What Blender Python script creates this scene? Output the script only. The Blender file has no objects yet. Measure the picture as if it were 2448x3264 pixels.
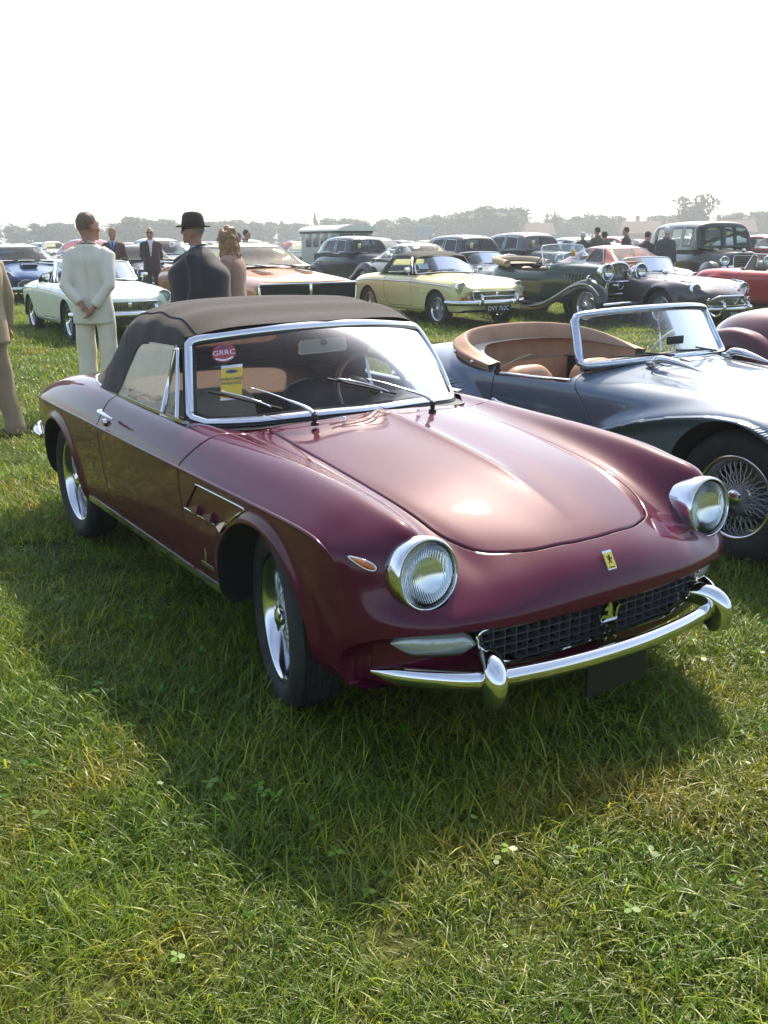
import bpy, bmesh, math, random
import numpy as np
from mathutils import Vector, Matrix

random.seed(7); RNG = np.random.default_rng(7)
SC = bpy.context.scene
COL = SC.collection
R = math.radians

# ------------------------------------------------------------------ camera
CAM_POS = np.array((2.720, -2.118, 1.570)); CAM_YAW, CAM_PITCH, CAM_ROLL = R(146.455), R(-16.05), R(-0.39)
cd = bpy.data.cameras.new('camera'); cam = bpy.data.objects.new('camera', cd); COL.objects.link(cam)
cd.sensor_fit = 'VERTICAL'; cd.sensor_height = 36.0; cd.lens = 36.0 * 2998.5 / 3264; cd.clip_start = 0.05; cd.clip_end = 6000
_fw = np.array((math.cos(CAM_YAW)*math.cos(CAM_PITCH), math.sin(CAM_YAW)*math.cos(CAM_PITCH), math.sin(CAM_PITCH)))
_r = np.array((math.sin(CAM_YAW), -math.cos(CAM_YAW), 0.0)); _u = np.cross(_r, _fw)
_r2 = _r*math.cos(CAM_ROLL) + _u*math.sin(CAM_ROLL); _u2 = -_r*math.sin(CAM_ROLL) + _u*math.cos(CAM_ROLL)
cam.matrix_world = Matrix(((_r2[0], _u2[0], -_fw[0], CAM_POS[0]), (_r2[1], _u2[1], -_fw[1], CAM_POS[1]), (_r2[2], _u2[2], -_fw[2], CAM_POS[2]), (0, 0, 0, 1)))
SC.camera = cam

# ------------------------------------------------------------------ sky, sun, exposure
SUN_AZ, SUN_EL = R(131.0), R(48.5)
world = bpy.data.worlds.new('World'); SC.world = world; world.use_nodes = True
wn = world.node_tree; wn.nodes.clear()
sky = wn.nodes.new('ShaderNodeTexSky'); sky.sky_type = 'NISHITA'; sky.sun_disc = False
sky.sun_elevation = SUN_EL; sky.sun_rotation = math.pi/2 - SUN_AZ
sky.air_density = 1.1; sky.dust_density = 1.8; sky.ozone_density = 1.2; sky.altitude = 30
# thin high cloud all over the sky, in the direction of the sky itself
tc = wn.nodes.new('ShaderNodeTexCoord')
mp = wn.nodes.new('ShaderNodeMapping'); mp.inputs['Scale'].default_value = (1.3, 2.6, 5.0)
nz = wn.nodes.new('ShaderNodeTexNoise'); nz.inputs['Scale'].default_value = 0.9; nz.inputs['Detail'].default_value = 4; nz.inputs['Roughness'].default_value = 0.45
rp = wn.nodes.new('ShaderNodeValToRGB'); rp.color_ramp.elements[0].position = 0.30; rp.color_ramp.elements[1].position = 0.85
rp.color_ramp.elements[0].color = (0.0, 0.0, 0.0, 1); rp.color_ramp.elements[1].color = (0.22, 0.22, 0.22, 1)
mx = wn.nodes.new('ShaderNodeMix'); mx.data_type = 'RGBA'
mx.inputs[7].default_value = (8.0, 7.8, 7.4, 1)
bg = wn.nodes.new('ShaderNodeBackground'); bg.inputs['Strength'].default_value = 0.15
wo = wn.nodes.new('ShaderNodeOutputWorld')
L = wn.links.new
L(tc.outputs['Generated'], mp.inputs['Vector']); L(mp.outputs[0], nz.inputs['Vector']); L(nz.outputs[0], rp.inputs[0])
L(rp.outputs[0], mx.inputs[0]); L(sky.outputs[0], mx.inputs[6]); L(mx.outputs[2], bg.inputs['Color']); L(bg.outputs[0], wo.inputs['Surface'])
sd = bpy.data.lights.new('sun', 'SUN'); sun = bpy.data.objects.new('sun', sd); COL.objects.link(sun)
sd.energy = 4.3; sd.angle = R(2.5); sd.color = (1.0, 0.88, 0.70)
_sv = Vector((math.cos(SUN_AZ)*math.cos(SUN_EL), math.sin(SUN_AZ)*math.cos(SUN_EL), math.sin(SUN_EL)))
sun.rotation_euler = _sv.to_track_quat('Z', 'Y').to_euler(); sun.location = (0, 0, 40)
SC.view_settings.view_transform = 'Standard'; SC.view_settings.look = 'None'
SC.view_settings.exposure = 0.85; SC.view_settings.gamma = 1.0; SC.view_settings.use_curve_mapping = False
SC.render.engine = 'CYCLES'
SC.cycles.max_bounces = 8; SC.cycles.transparent_max_bounces = 24; SC.cycles.volume_bounces = 1
SC.cycles.caustics_reflective = False; SC.cycles.caustics_refractive = False
SC.cycles.use_denoising = True; SC.cycles.sample_clamp_indirect = 6.0
# ------------------------------------------------------------------ materials
MAT = {}
def _new(name):
    m = bpy.data.materials.new(name); m.use_nodes = True; MAT[name] = m
    nt = m.node_tree; nt.nodes.clear(); out = nt.nodes.new('ShaderNodeOutputMaterial')
    return m, nt, out
def pbr(name, rgb, rough=0.5, metal=0.0, coat=0.0, coat_rough=0.03, noise=0.0, nscale=30.0, bump=0.0, bscale=200.0, spec=0.5, emit=None, sheen=0.0, trans=0.0, ior=1.45, nmap=None, rvar=0.0):
    """principled material; noise = how far the colour wanders, bump = fine relief"""
    if name in MAT: return MAT[name]
    m, nt, out = _new(name); b = nt.nodes.new('ShaderNodeBsdfPrincipled'); l = nt.links.new
    b.inputs['Base Color'].default_value = (*rgb, 1); b.inputs['Roughness'].default_value = rough; b.inputs['Metallic'].default_value = metal
    b.inputs['Coat Weight'].default_value = coat; b.inputs['Coat Roughness'].default_value = coat_rough
    b.inputs['Specular IOR Level'].default_value = spec; b.inputs['Sheen Weight'].default_value = sheen
    b.inputs['Transmission Weight'].default_value = trans; b.inputs['IOR'].default_value = ior
    if noise or bump or rvar:
        t = nt.nodes.new('ShaderNodeTexCoord')
    if noise or rvar:
        n = nt.nodes.new('ShaderNodeTexNoise'); n.inputs['Scale'].default_value = nscale; n.inputs['Detail'].default_value = 5
        l(t.outputs['Object'], n.inputs['Vector'])
    if noise:
        r = nt.nodes.new('ShaderNodeValToRGB'); r.color_ramp.elements[0].position = .3; r.color_ramp.elements[1].position = .7
        r.color_ramp.elements[0].color = (*[c*(1-noise) for c in rgb], 1); r.color_ramp.elements[1].color = (*[min(1, c*(1+noise)) for c in rgb], 1)
        l(n.outputs[0], r.inputs[0]); l(r.outputs[0], b.inputs['Base Color'])
    if rvar:
        q = nt.nodes.new('ShaderNodeMapRange'); q.inputs['To Min'].default_value = max(0, rough-rvar); q.inputs['To Max'].default_value = rough+rvar
        l(n.outputs[0], q.inputs[0]); l(q.outputs[0], b.inputs['Roughness'])
    if bump:
        n2 = nt.nodes.new('ShaderNodeTexNoise'); n2.inputs['Scale'].default_value = bscale; n2.inputs['Detail'].default_value = 3
        l(t.outputs['Object'], n2.inputs['Vector']); bp = nt.nodes.new('ShaderNodeBump'); bp.inputs['Strength'].default_value = bump; bp.inputs['Distance'].default_value = 0.004
        l(n2.outputs[0], bp.inputs['Height']); l(bp.outputs[0], b.inputs['Normal'])
    if emit: b.inputs['Emission Color'].default_value = (*emit[:3], 1); b.inputs['Emission Strength'].default_value = emit[3]
    l(b.outputs[0], out.inputs[0]); return m
def paint(name, rgb, metal=0.25, rough=0.35, dust=0.12, cior=1.5):
    """car paint: coloured metallic base under clear lacquer, a film of dust here and there"""
    if name in MAT: return MAT[name]
    m = pbr(name, rgb, rough, metal, coat=1.0, coat_rough=0.025, spec=0.06)
    nt = m.node_tree; b = next(n for n in nt.nodes if n.type == 'BSDF_PRINCIPLED'); l = nt.links.new; b.inputs['Coat IOR'].default_value = cior
    t = nt.nodes.new('ShaderNodeTexCoord'); n = nt.nodes.new('ShaderNodeTexNoise'); n.inputs['Scale'].default_value = 2.2; n.inputs['Detail'].default_value = 8; n.inputs['Roughness'].default_value = .65
    l(t.outputs['Object'], n.inputs['Vector'])
    q = nt.nodes.new('ShaderNodeMapRange'); q.inputs['From Min'].default_value = .35; q.inputs['From Max'].default_value = .75; q.inputs['To Min'].default_value = .015; q.inputs['To Max'].default_value = .015+dust*.7
    l(n.outputs[0], q.inputs[0]); l(q.outputs[0], b.inputs['Coat Roughness'])
    f = nt.nodes.new('ShaderNodeTexNoise'); f.inputs['Scale'].default_value = 900; l(t.outputs['Object'], f.inputs['Vector'])
    r = nt.nodes.new('ShaderNodeValToRGB'); r.color_ramp.elements[0].position = .35; r.color_ramp.elements[1].position = .65
    r.color_ramp.elements[0].color = (*[c*.85 for c in rgb], 1); r.color_ramp.elements[1].color = (*[min(1, c*1.15) for c in rgb], 1)
    l(f.outputs[0], r.inputs[0]); l(r.outputs[0], b.inputs['Base Color'])
    return m
def glass(name, tint=(0.93, 0.96, 0.95), dust=0.05, film_col=(0.75, 0.72, 0.66), ior=1.5, transl=0.0):
    """a pane: clear with mirror reflection by angle, and a thin scattering film: dust, on two panes painted glare"""
    if name in MAT: return MAT[name]
    m, nt, out = _new(name); l = nt.links.new
    tr = nt.nodes.new('ShaderNodeBsdfTransparent'); tr.inputs[0].default_value = (*tint, 1)
    gl = nt.nodes.new('ShaderNodeBsdfGlossy'); gl.inputs['Roughness'].default_value = 0.01
    fr = nt.nodes.new('ShaderNodeFresnel'); fr.inputs[0].default_value = ior
    ms = nt.nodes.new('ShaderNodeMixShader'); l(fr.outputs[0], ms.inputs[0])
    df = nt.nodes.new('ShaderNodeBsdfDiffuse'); df.inputs[0].default_value = (*film_col, 1)
    tl = nt.nodes.new('ShaderNodeBsdfTranslucent'); tl.inputs[0].default_value = (*film_col, 1)
    m3 = nt.nodes.new('ShaderNodeMixShader'); m3.inputs[0].default_value = .55; l(df.outputs[0], m3.inputs[1]); l(tl.outputs[0], m3.inputs[2])
    m2 = nt.nodes.new('ShaderNodeMixShader')
    t = nt.nodes.new('ShaderNodeTexCoord'); n = nt.nodes.new('ShaderNodeTexNoise'); n.inputs['Scale'].default_value = 5; n.inputs['Detail'].default_value = 6
    l(t.outputs['Object'], n.inputs['Vector']); q = nt.nodes.new('ShaderNodeMapRange'); q.inputs['To Min'].default_value = dust*.5; q.inputs['To Max'].default_value = dust*1.5
    l(n.outputs[0], q.inputs[0]); l(q.outputs[0], m2.inputs[0]); l(tr.outputs[0], m2.inputs[1]); l(m3.outputs[0], m2.inputs[2])
    l(m2.outputs[0], ms.inputs[1]); l(gl.outputs[0], ms.inputs[2]); l(ms.outputs[0], out.inputs[0]); return m
CHROME = pbr('chrome', (0.72, 0.73, 0.75), 0.05, 1.0, noise=.03, nscale=6)
CHROME_S = pbr('satin_chrome', (0.62, 0.63, 0.66), 0.16, 1.0, noise=.06, nscale=12)
RUBBER = pbr('tyre_rubber', (0.022, 0.022, 0.023), 0.72, noise=.35, nscale=14, bump=.25, bscale=120)
BLACK = pbr('black_plastic', (0.012, 0.012, 0.013), 0.45)
GAP = pbr('shut_line_black', (0.004, 0.004, 0.004), 0.9)
WELL = pbr('wheel_well', (0.010, 0.010, 0.010), 0.95, noise=.4, nscale=9)
GLASS = glass('window_glass')
LENS = glass('lamp_lens', (0.96, 0.97, 0.96), dust=.03, ior=1.55)
MIRROR = pbr('reflector', (0.80, 0.81, 0.82), 0.10, 1.0)
AMBER = pbr('amber_lens', (0.75, 0.16, 0.02), 0.12, coat=1.0, trans=.3)
CLEARLENS = pbr('ribbed_clear_lens', (0.42, 0.46, 0.46), 0.18, metal=.35, coat=1.0, bump=.5, bscale=60)
REDLENS = pbr('red_lens', (0.45, 0.02, 0.02), 0.12, coat=1.0)

# ------------------------------------------------------------------ objects
def tag(o, label, cat, group=None, kind=None):
    if label: o['label'] = label
    if cat: o['category'] = cat
    if group: o['group'] = group
    if kind: o['kind'] = kind
    return o
KIDS = {}
def adopt(o, parent): o.parent = parent; KIDS.setdefault(parent.as_pointer(), []).append(o)
def kids(o): return KIDS.get(o.as_pointer(), [])
def empty(name, loc=(0, 0, 0), rz=0.0, parent=None):
    o = bpy.data.objects.new(name, None); COL.objects.link(o); o.location = loc; o.rotation_euler = (0, 0, rz); o.empty_display_size = .1
    if parent: adopt(o, parent)
    return o
def mobj(name, V, F, mat, parent=None, smooth=True, N=None, sharp=None):
    """one mesh object; F: (n,3) or (n,4) int array, or a list of index tuples"""
    me = bpy.data.meshes.new(name); V = np.asarray(V, dtype=np.float32)
    if isinstance(F, np.ndarray) and F.ndim == 2 and len(F):
        n, k = F.shape; me.vertices.add(len(V)); me.vertices.foreach_set('co', V.ravel())
        me.loops.add(n*k); me.loops.foreach_set('vertex_index', F.astype(np.int32).ravel())
        me.polygons.add(n); me.polygons.foreach_set('loop_start', np.arange(0, n*k, k, dtype=np.int32)); me.update(calc_edges=True)
    else:
        me.from_pydata([tuple(map(float, v)) for v in V], [], [tuple(int(i) for i in f) for f in F]); me.update()
    me.validate()
    if smooth:
        me.polygons.foreach_set('use_smooth', np.ones(len(me.polygons), dtype=bool))
        if sharp is not None: me.set_sharp_from_angle(angle=R(sharp))
    if N is not None and len(me.vertices) == len(N): me.normals_split_custom_set_from_vertices([tuple(map(float, n)) for n in N])
    if mat is not None: me.materials.append(mat)
    o = bpy.data.objects.new(name, me); COL.objects.link(o)
    if parent: adopt(o, parent)
    return o
class MB:
    """collects several shapes into one mesh (one part)"""
    def __init__(s): s.V = []; s.F = []; s.n = 0
    def add(s, VF):
        V, F = VF; V = np.asarray(V, float); s.V.append(V); s.F += [tuple(int(i)+s.n for i in f) for f in F]; s.n += len(V); return s
    def build(s, name, mat, parent=None, smooth=True, sharp=40):
        return mobj(name, np.concatenate(s.V), s.F, mat, parent, smooth, sharp=sharp)
def copy_tree(o, parent=None):
    c = o.copy(); COL.objects.link(c)
    if parent: adopt(c, parent)
    for ch in list(kids(o)): copy_tree(ch, c)
    return c
def xf(VF, loc=(0, 0, 0), rz=0.0, rx=0.0, ry=0.0, s=1.0):
    V, F = VF; M = Matrix.Translation(loc) @ Matrix.Rotation(rz, 4, 'Z') @ Matrix.Rotation(ry, 4, 'Y') @ Matrix.Rotation(rx, 4, 'X')
    A = np.array(M); s = np.asarray(s, float); V = np.asarray(V, float)*s
    return V @ A[:3, :3].T + A[:3, 3], F
def flipy(VF):
    V, F = VF; V = np.array(V, float); V[:, 1] *= -1; return V, [tuple(f)[::-1] for f in F]

# ------------------------------------------------------------------ shapes: return (V, F)
def box(sx, sy, sz, bev=0.0, c=(0, 0, 0)):
    bm = bmesh.new(); bmesh.ops.create_cube(bm, size=1.0); bmesh.ops.scale(bm, vec=(sx, sy, sz), verts=bm.verts)
    if bev: bmesh.ops.bevel(bm, geom=list(bm.edges), offset=bev, segments=2, affect='EDGES', profile=.6)
    V = np.array([v.co[:] for v in bm.verts]) + np.array(c); F = [tuple(v.index for v in f.verts) for f in bm.faces]; bm.free(); return V, F
def grid(P, close_u=False, close_v=False):
    P = np.asarray(P, float); n, m = P.shape[:2]; idx = np.arange(n*m).reshape(n, m)
    if close_u: idx = np.concatenate([idx, idx[:1]], 0)
    if close_v: idx = np.concatenate([idx, idx[:, :1]], 1)
    F = np.stack([idx[:-1, :-1], idx[1:, :-1], idx[1:, 1:], idx[:-1, 1:]], -1).reshape(-1, 4); return P.reshape(-1, 3), F
def lathe(prof, n=32, axis='y', a0=0.0, a1=2*math.pi):
    """prof: (r, h) pairs turned about an axis; h runs along the axis"""
    full = abs(a1-a0-2*math.pi) < 1e-6; A = np.linspace(a0, a1, n, endpoint=not full); prof = np.asarray(prof, float); P = np.zeros((len(prof), n, 3))
    r, h = prof[:, 0][:, None], prof[:, 1][:, None]; c, s = np.cos(A)[None], np.sin(A)[None]
    if axis == 'y': P[..., 0] = r*c; P[..., 2] = r*s; P[..., 1] = -h; 
    elif axis == 'x': P[..., 1] = r*c; P[..., 2] = r*s; P[..., 0] = h
    else: P[..., 0] = r*c; P[..., 1] = r*s; P[..., 2] = h
    V, F = grid(P, close_v=full); return V, [tuple(f) for f in F]
def frames(path):
    p = np.asarray(path, float); t = np.gradient(p, axis=0); t /= np.linalg.norm(t, axis=1, keepdims=True)+1e-12; return p, t
def tube(path, rad, n=8, caps=True, up=(0, 0, 1), flat=1.0, closed=False):
    """round (or flattened) bar along a path; rad: number or one per point"""
    p = np.asarray(path, float)
    if closed: t = np.roll(p, -1, 0)-np.roll(p, 1, 0); t /= np.linalg.norm(t, axis=1, keepdims=True)
    else: p, t = frames(p)
    rad = np.broadcast_to(np.asarray(rad, float), (len(p),)); up = np.asarray(up, float)
    s = np.cross(t, up); ln = np.linalg.norm(s, axis=1, keepdims=True); s = np.where(ln < 1e-3, np.cross(t, (1, 0, 0.01)), s); s /= np.linalg.norm(s, axis=1, keepdims=True)
    if flat == 1.0 and not closed:
        for i in range(1, len(p)): q = s[i-1]-t[i]*(s[i-1]@t[i]); s[i] = q/(np.linalg.norm(q)+1e-12)
    w = np.cross(s, t); A = np.linspace(0, 2*math.pi, n, endpoint=False)
    P = p[:, None] + rad[:, None, None]*(np.cos(A)[None, :, None]*s[:, None] + flat*np.sin(A)[None, :, None]*w[:, None])
    V, F = grid(P, close_u=closed, close_v=True); F = [tuple(f) for f in F]
    if caps and not closed: F += [tuple(range(n))[::-1], tuple(range((len(p)-1)*n, len(p)*n))]
    return V, F
def sweep(path, prof, up=(0, 0, 1), closed_prof=True, scale=None, closed=False):
    """profile (side, up) swept along a path, held upright"""
    p = np.asarray(path, float)
    if closed: t = np.roll(p, -1, 0)-np.roll(p, 1, 0); t /= np.linalg.norm(t, axis=1, keepdims=True)
    else: p, t = frames(p)
    up = np.asarray(up, float); s = np.cross(t, up); s /= np.linalg.norm(s, axis=1, keepdims=True)+1e-12; w = np.cross(s, t)
    pr = np.asarray(prof, float); sc = np.ones(len(p)) if scale is None else np.asarray(scale, float)
    P = p[:, None] + sc[:, None, None]*(pr[None, :, 0, None]*s[:, None] + pr[None, :, 1, None]*w[:, None])
    V, F = grid(P, close_u=closed, close_v=closed_prof); F = [tuple(f) for f in F]
    if closed_prof and not closed: k = len(pr); F += [tuple(range(k))[::-1], tuple(range((len(p)-1)*k, len(p)*k))]
    return V, F
def plate(poly, th, axis='x'):
    """flat outline (list of 2D points) given a thickness; outline in (y,z) for axis x, (x,z) for y, (x,y) for z; concave outlines allowed"""
    n = len(poly); P = np.asarray(poly, float); a = np.zeros((2*n, 3)); k = {'x': (1, 2, 0), 'y': (0, 2, 1), 'z': (0, 1, 2)}[axis]
    for q, off in ((0, -th/2), (1, th/2)): a[q*n:(q+1)*n, k[0]] = P[:, 0]; a[q*n:(q+1)*n, k[1]] = P[:, 1]; a[q*n:(q+1)*n, k[2]] = off
    from mathutils.geometry import tessellate_polygon
    T = [tuple(t) for t in tessellate_polygon([[Vector((p[0], p[1], 0)) for p in P]])]
    F = [t[::-1] for t in T] + [tuple(i+n for i in t) for t in T] + [(i, (i+1) % n, (i+1) % n+n, i+n) for i in range(n)]
    return a, F
def spl(knots, n=None, t=None, closed=False):
    """smooth curve through points (centripetal Catmull-Rom)"""
    K = np.asarray(knots, float)
    if closed: K = np.concatenate([K[-1:], K, K[:2]])
    else: K = np.concatenate([2*K[:1]-K[1:2], K, 2*K[-1:]-K[-2:-1]])
    d = np.maximum(np.linalg.norm(np.diff(K, axis=0), axis=1), 1e-9)**.5; T = np.concatenate([[0], np.cumsum(d)]); m = len(K)-3
    if n: u = np.linspace(T[1], T[-2], n, endpoint=not closed)
    else: u = T[1]+(T[-2]-T[1])*np.asarray(t)
    i = np.clip(np.searchsorted(T, u, side='right')-1, 1, m); t0, t1, t2, t3 = (T[i+q][:, None] for q in (-1, 0, 1, 2)); p0, p1, p2, p3 = (K[i+q] for q in (-1, 0, 1, 2)); u = u[:, None]
    A1 = (t1-u)/(t1-t0)*p0+(u-t0)/(t1-t0)*p1; A2 = (t2-u)/(t2-t1)*p1+(u-t1)/(t2-t1)*p2; A3 = (t3-u)/(t3-t2)*p2+(u-t2)/(t3-t2)*p3
    B1 = (t2-u)/(t2-t0)*A1+(u-t0)/(t2-t0)*A2; B2 = (t3-u)/(t3-t1)*A2+(u-t1)/(t3-t1)*A3
    return (t2-u)/(t2-t1)*B1+(u-t1)/(t2-t1)*B2
def fillet(poly, rad, n=6):
    """round the corners of a 2D outline; rad: number or one per corner"""
    P = np.asarray(poly, float); m = len(P); out = []; rad = np.broadcast_to(np.asarray(rad, float), (m,))
    for i in range(m):
        a, b, c = P[i-1], P[i], P[(i+1) % m]; u, v = a-b, c-b; lu, lv = np.linalg.norm(u), np.linalg.norm(v); r = min(rad[i], .49*lu, .49*lv)
        if r < 1e-5: out.append(b); continue
        p, q = b+u/lu*r, b+v/lv*r
        for k in np.linspace(0, 1, n): out.append((1-k)**2*p+2*k*(1-k)*b+k*k*q)
    return np.array(out)
def natural(K, t, axis=0):
    """C2 spline through K (first axis) at chord-uniform knots 0..n-1"""
    K = np.asarray(K, float); n = len(K); A = np.zeros((n, n)); B = np.zeros_like(K)
    A[0, 0] = A[-1, -1] = 1
    for i in range(1, n-1): A[i, i-1] = A[i, i+1] = 1; A[i, i] = 4; B[i] = 6*(K[i+1]-2*K[i]+K[i-1])
    Mm = np.linalg.solve(A, B.reshape(n, -1)).reshape(K.shape); i = np.clip(np.floor(t).astype(int), 0, n-2); f = (np.asarray(t)-i).reshape((-1,)+(1,)*(K.ndim-1)); g = 1-f
    return g*K[i]+f*K[i+1]+((g**3-g)*Mm[i]+(f**3-f)*Mm[i+1])/6
def catmull_uniform(K, t):
    K = np.asarray(K, float); n = len(K); t = np.asarray(t, float); i = np.clip(np.floor(t).astype(int), 0, n-2); f = (t-i).reshape((-1,)+(1,)*(K.ndim-1))
    E = np.concatenate([2*K[:1]-K[1:2], K, 2*K[-1:]-K[-2:-1]]); p0, p1, p2, p3 = E[i], E[i+1], E[i+2], E[i+3]
    return .5*((2*p1)+(-p0+p2)*f+(2*p0-5*p1+4*p2-p3)*f**2+(-p0+3*p1-3*p2+p3)*f**3)
def net_surface(net, nu, nv, crease=None, smooth_u=0.0, smooth_v=0.0):
    """net[row, col, 3] -> smooth dense patch; crease: column kept sharp"""
    net = np.asarray(net, float); nr, nc = net.shape[:2]
    tu = np.linspace(0, nr-1, nu); A = catmull_uniform(net, tu)               # nu, nc, 3
    tv = np.linspace(0, nc-1, nv)
    if crease is not None: tv[np.argmin(abs(tv-crease))] = crease
    B = np.swapaxes(A, 0, 1)
    if crease is None: S = catmull_uniform(B, tv)
    else:
        a, b = tv <= crease, tv > crease
        S = np.concatenate([catmull_uniform(B[:crease+1], tv[a]), catmull_uniform(B[crease:], tv[b]-crease)])
    S = np.swapaxes(S, 0, 1)
    def gs(S, ax, sig, lock=None):
        if sig <= 0: return S
        k = int(3*sig)+1; w = np.exp(-.5*(np.arange(-k, k+1)/sig)**2); w /= w.sum(); out = np.zeros_like(S)
        n = S.shape[ax]; f0, f1 = np.take(S, [0], ax), np.take(S, [n-1], ax)
        pre = 2*f0-np.flip(np.take(S, range(1, k+1), ax), ax); post = 2*f1-np.flip(np.take(S, range(n-1-k, n-1), ax), ax)
        E = np.concatenate([pre, S, post], ax)
        for q in range(2*k+1): out += w[q]*np.take(E, range(q, q+n), ax)
        return out
    S = gs(S, 0, smooth_u)
    if smooth_v:
        if crease is None: S = gs(S, 1, smooth_v)
        else:
            ci = int(np.where(tv <= crease)[0][-1]); S = np.concatenate([gs(S[:, :ci+1], 1, smooth_v), gs(S[:, ci:], 1, smooth_v)[:, 1:]], 1)
    return S, tv
def surf_normals(P):
    du = np.gradient(P, axis=0); dv = np.gradient(P, axis=1); n = np.cross(du, dv); n /= np.linalg.norm(n, axis=2, keepdims=True)+1e-12; return n
def tri_grid(P, flip=False):
    V, F = grid(P); T = np.concatenate([F[:, [0, 1, 2]], F[:, [0, 2, 3]]]); return V, (T[:, ::-1] if flip else T)
def polysdf(Q, poly):
    """signed distance of 2D points to a closed outline (negative inside)"""
    Q = np.asarray(Q, float); P = np.asarray(poly, float); lo, hi = P.min(0)-.04, P.max(0)+.04; m = ((Q > lo) & (Q < hi)).all(1)
    if len(Q) > 400 and not m.all():
        o = np.full(len(Q), 1.0)
        if m.any(): o[m] = polysdf(Q[m], P)
        return o
    A, B = P, np.roll(P, -1, 0); d = np.full(len(Q), 1e9); ins = np.zeros(len(Q), bool)
    for a, b in zip(A, B):
        e = b-a; w = Q-a; t = np.clip((w@e)/(e@e+1e-15), 0, 1); d = np.minimum(d, np.linalg.norm(w-t[:, None]*e, axis=1))
        c = (a[1] <= Q[:, 1]) != (b[1] <= Q[:, 1])
        if abs(e[1]) > 1e-12: ins ^= c & (Q[:, 0] < a[0]+(Q[:, 1]-a[1])*e[0]/e[1])
    return np.where(ins, -d, d)
class Tri:
    """triangle mesh with per-vertex normals that can be cut along the zero line of any function"""
    def __init__(s, V, T, N=None): s.V = np.asarray(V, float); s.T = np.asarray(T, int); s.N = np.zeros_like(s.V) if N is None else np.asarray(N, float)
    def cut(s, g):
        """-> (part with g<0, part with g>0)"""
        g = np.where(abs(g) < 1e-7, 1e-7, g); T = s.T; sg = g[T] > 0; k = sg.sum(1); neg = T[k == 0]; pos = T[k == 3]; mix = T[(k > 0) & (k < 3)]
        nv = []; nn = []; cache = {}; base = len(s.V); an, ap = [], []
        def ev(i, j):
            key = (i, j) if i < j else (j, i)
            if key not in cache:
                t = g[i]/(g[i]-g[j]); cache[key] = base+len(nv); nv.append(s.V[i]+(s.V[j]-s.V[i])*t); m = s.N[i]+(s.N[j]-s.N[i])*t; nn.append(m)
            return cache[key]
        for t in mix:
            a, b, c = (int(q) for q in t); ga, gb, gc = g[a] > 0, g[b] > 0, g[c] > 0
            while not (ga != gb and ga != gc): a, b, c = b, c, a; ga, gb, gc = gb, gc, ga
            p, q = ev(a, b), ev(a, c); one, two = [(a, p, q)], [(p, b, c), (p, c, q)]
            (ap if ga else an).extend(one); (an if ga else ap).extend(two)
        V = np.concatenate([s.V, np.array(nv)]) if nv else s.V; N = np.concatenate([s.N, np.array(nn)]) if nn else s.N
        st = lambda x, y: np.concatenate([x, np.array(y, int).reshape(-1, 3)])
        return Tri(V, st(neg, an), N).clean(), Tri(V, st(pos, ap), N).clean()
    def clean(s):
        u, inv = np.unique(s.T, return_inverse=True); return Tri(s.V[u], inv.reshape(-1, 3), s.N[u])
    def join(s, o): return Tri(np.concatenate([s.V, o.V]), np.concatenate([s.T, o.T+len(s.V)]), np.concatenate([s.N, o.N]))
    def mirror(s): return Tri(s.V*(1, -1, 1), s.T[:, ::-1], s.N*(1, -1, 1))
    def build(s, name, mat, parent=None, usen=True): return mobj(name, s.V, s.T, mat, parent, True, s.N if usen else None)
def panel_gap(t, gfun, w=0.0018, roll=0.006, depth=0.004):
    """split a skin along an outline into (inside panel, outside), each with a rolled edge"""
    out = []
    i, o = t.cut(gfun(t.V))
    for part, sgn in ((i, -1), (o, 1)):
        _, keep = part.cut(sgn*gfun(part.V)-w)
        near, far = keep.cut(sgn*gfun(keep.V)-w-roll)
        d = sgn*gfun(near.V)-w; f = np.clip(1-d/roll, 0, 1)**2
        near.V = near.V-near.N*(depth*f)[:, None]
        e = 1e-4; gr = np.stack([(gfun(near.V+np.eye(3)[k]*e)-gfun(near.V-np.eye(3)[k]*e))/(2*e) for k in range(3)], 1)*(-sgn)
        nn = near.N+gr*(1.1*f)[:, None]; near.N = nn/np.linalg.norm(nn, axis=1, keepdims=True)
        out.append(far.join(near))
    return out
def gap_backing(t, gfun, width=0.012, depth=0.012):
    n, _ = t.cut(abs(gfun(t.V))-width); n.V = n.V-n.N*depth; return n
BENCH = bpy.data.scenes.new('bench')
def bench(o):
    """evaluate one object on an empty side scene"""
    BENCH.collection.objects.link(o); vl = BENCH.view_layers[0]; vl.update(); return o.evaluated_get(vl.depsgraph)
def text(body, size, mat, parent, name='lettering', ext=0.0005, M=None, sx=1.0):
    c = bpy.data.curves.new(name, 'FONT'); c.body = body; c.size = size; c.extrude = ext; c.align_x = 'CENTER'; c.align_y = 'CENTER'; c.resolution_u = 3
    tmp = bpy.data.objects.new(name, c); me = bpy.data.meshes.new_from_object(bench(tmp)); bpy.data.objects.remove(tmp)
    o = bpy.data.objects.new(name, me); COL.objects.link(o); me.materials.clear(); me.materials.append(mat); adopt(o, parent)
    if M is not None: o.matrix_local = M @ Matrix.Diagonal((sx, 1, 1, 1))
    return o
def basis(loc, xd, yd):
    """matrix with local x and y along the given directions"""
    x = Vector(xd).normalized(); y = Vector(yd); y = (y-x*y.dot(x)).normalized(); z = x.cross(y); M = Matrix((x, y, z)).transposed().to_4x4(); M.translation = Vector(loc); return M
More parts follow.
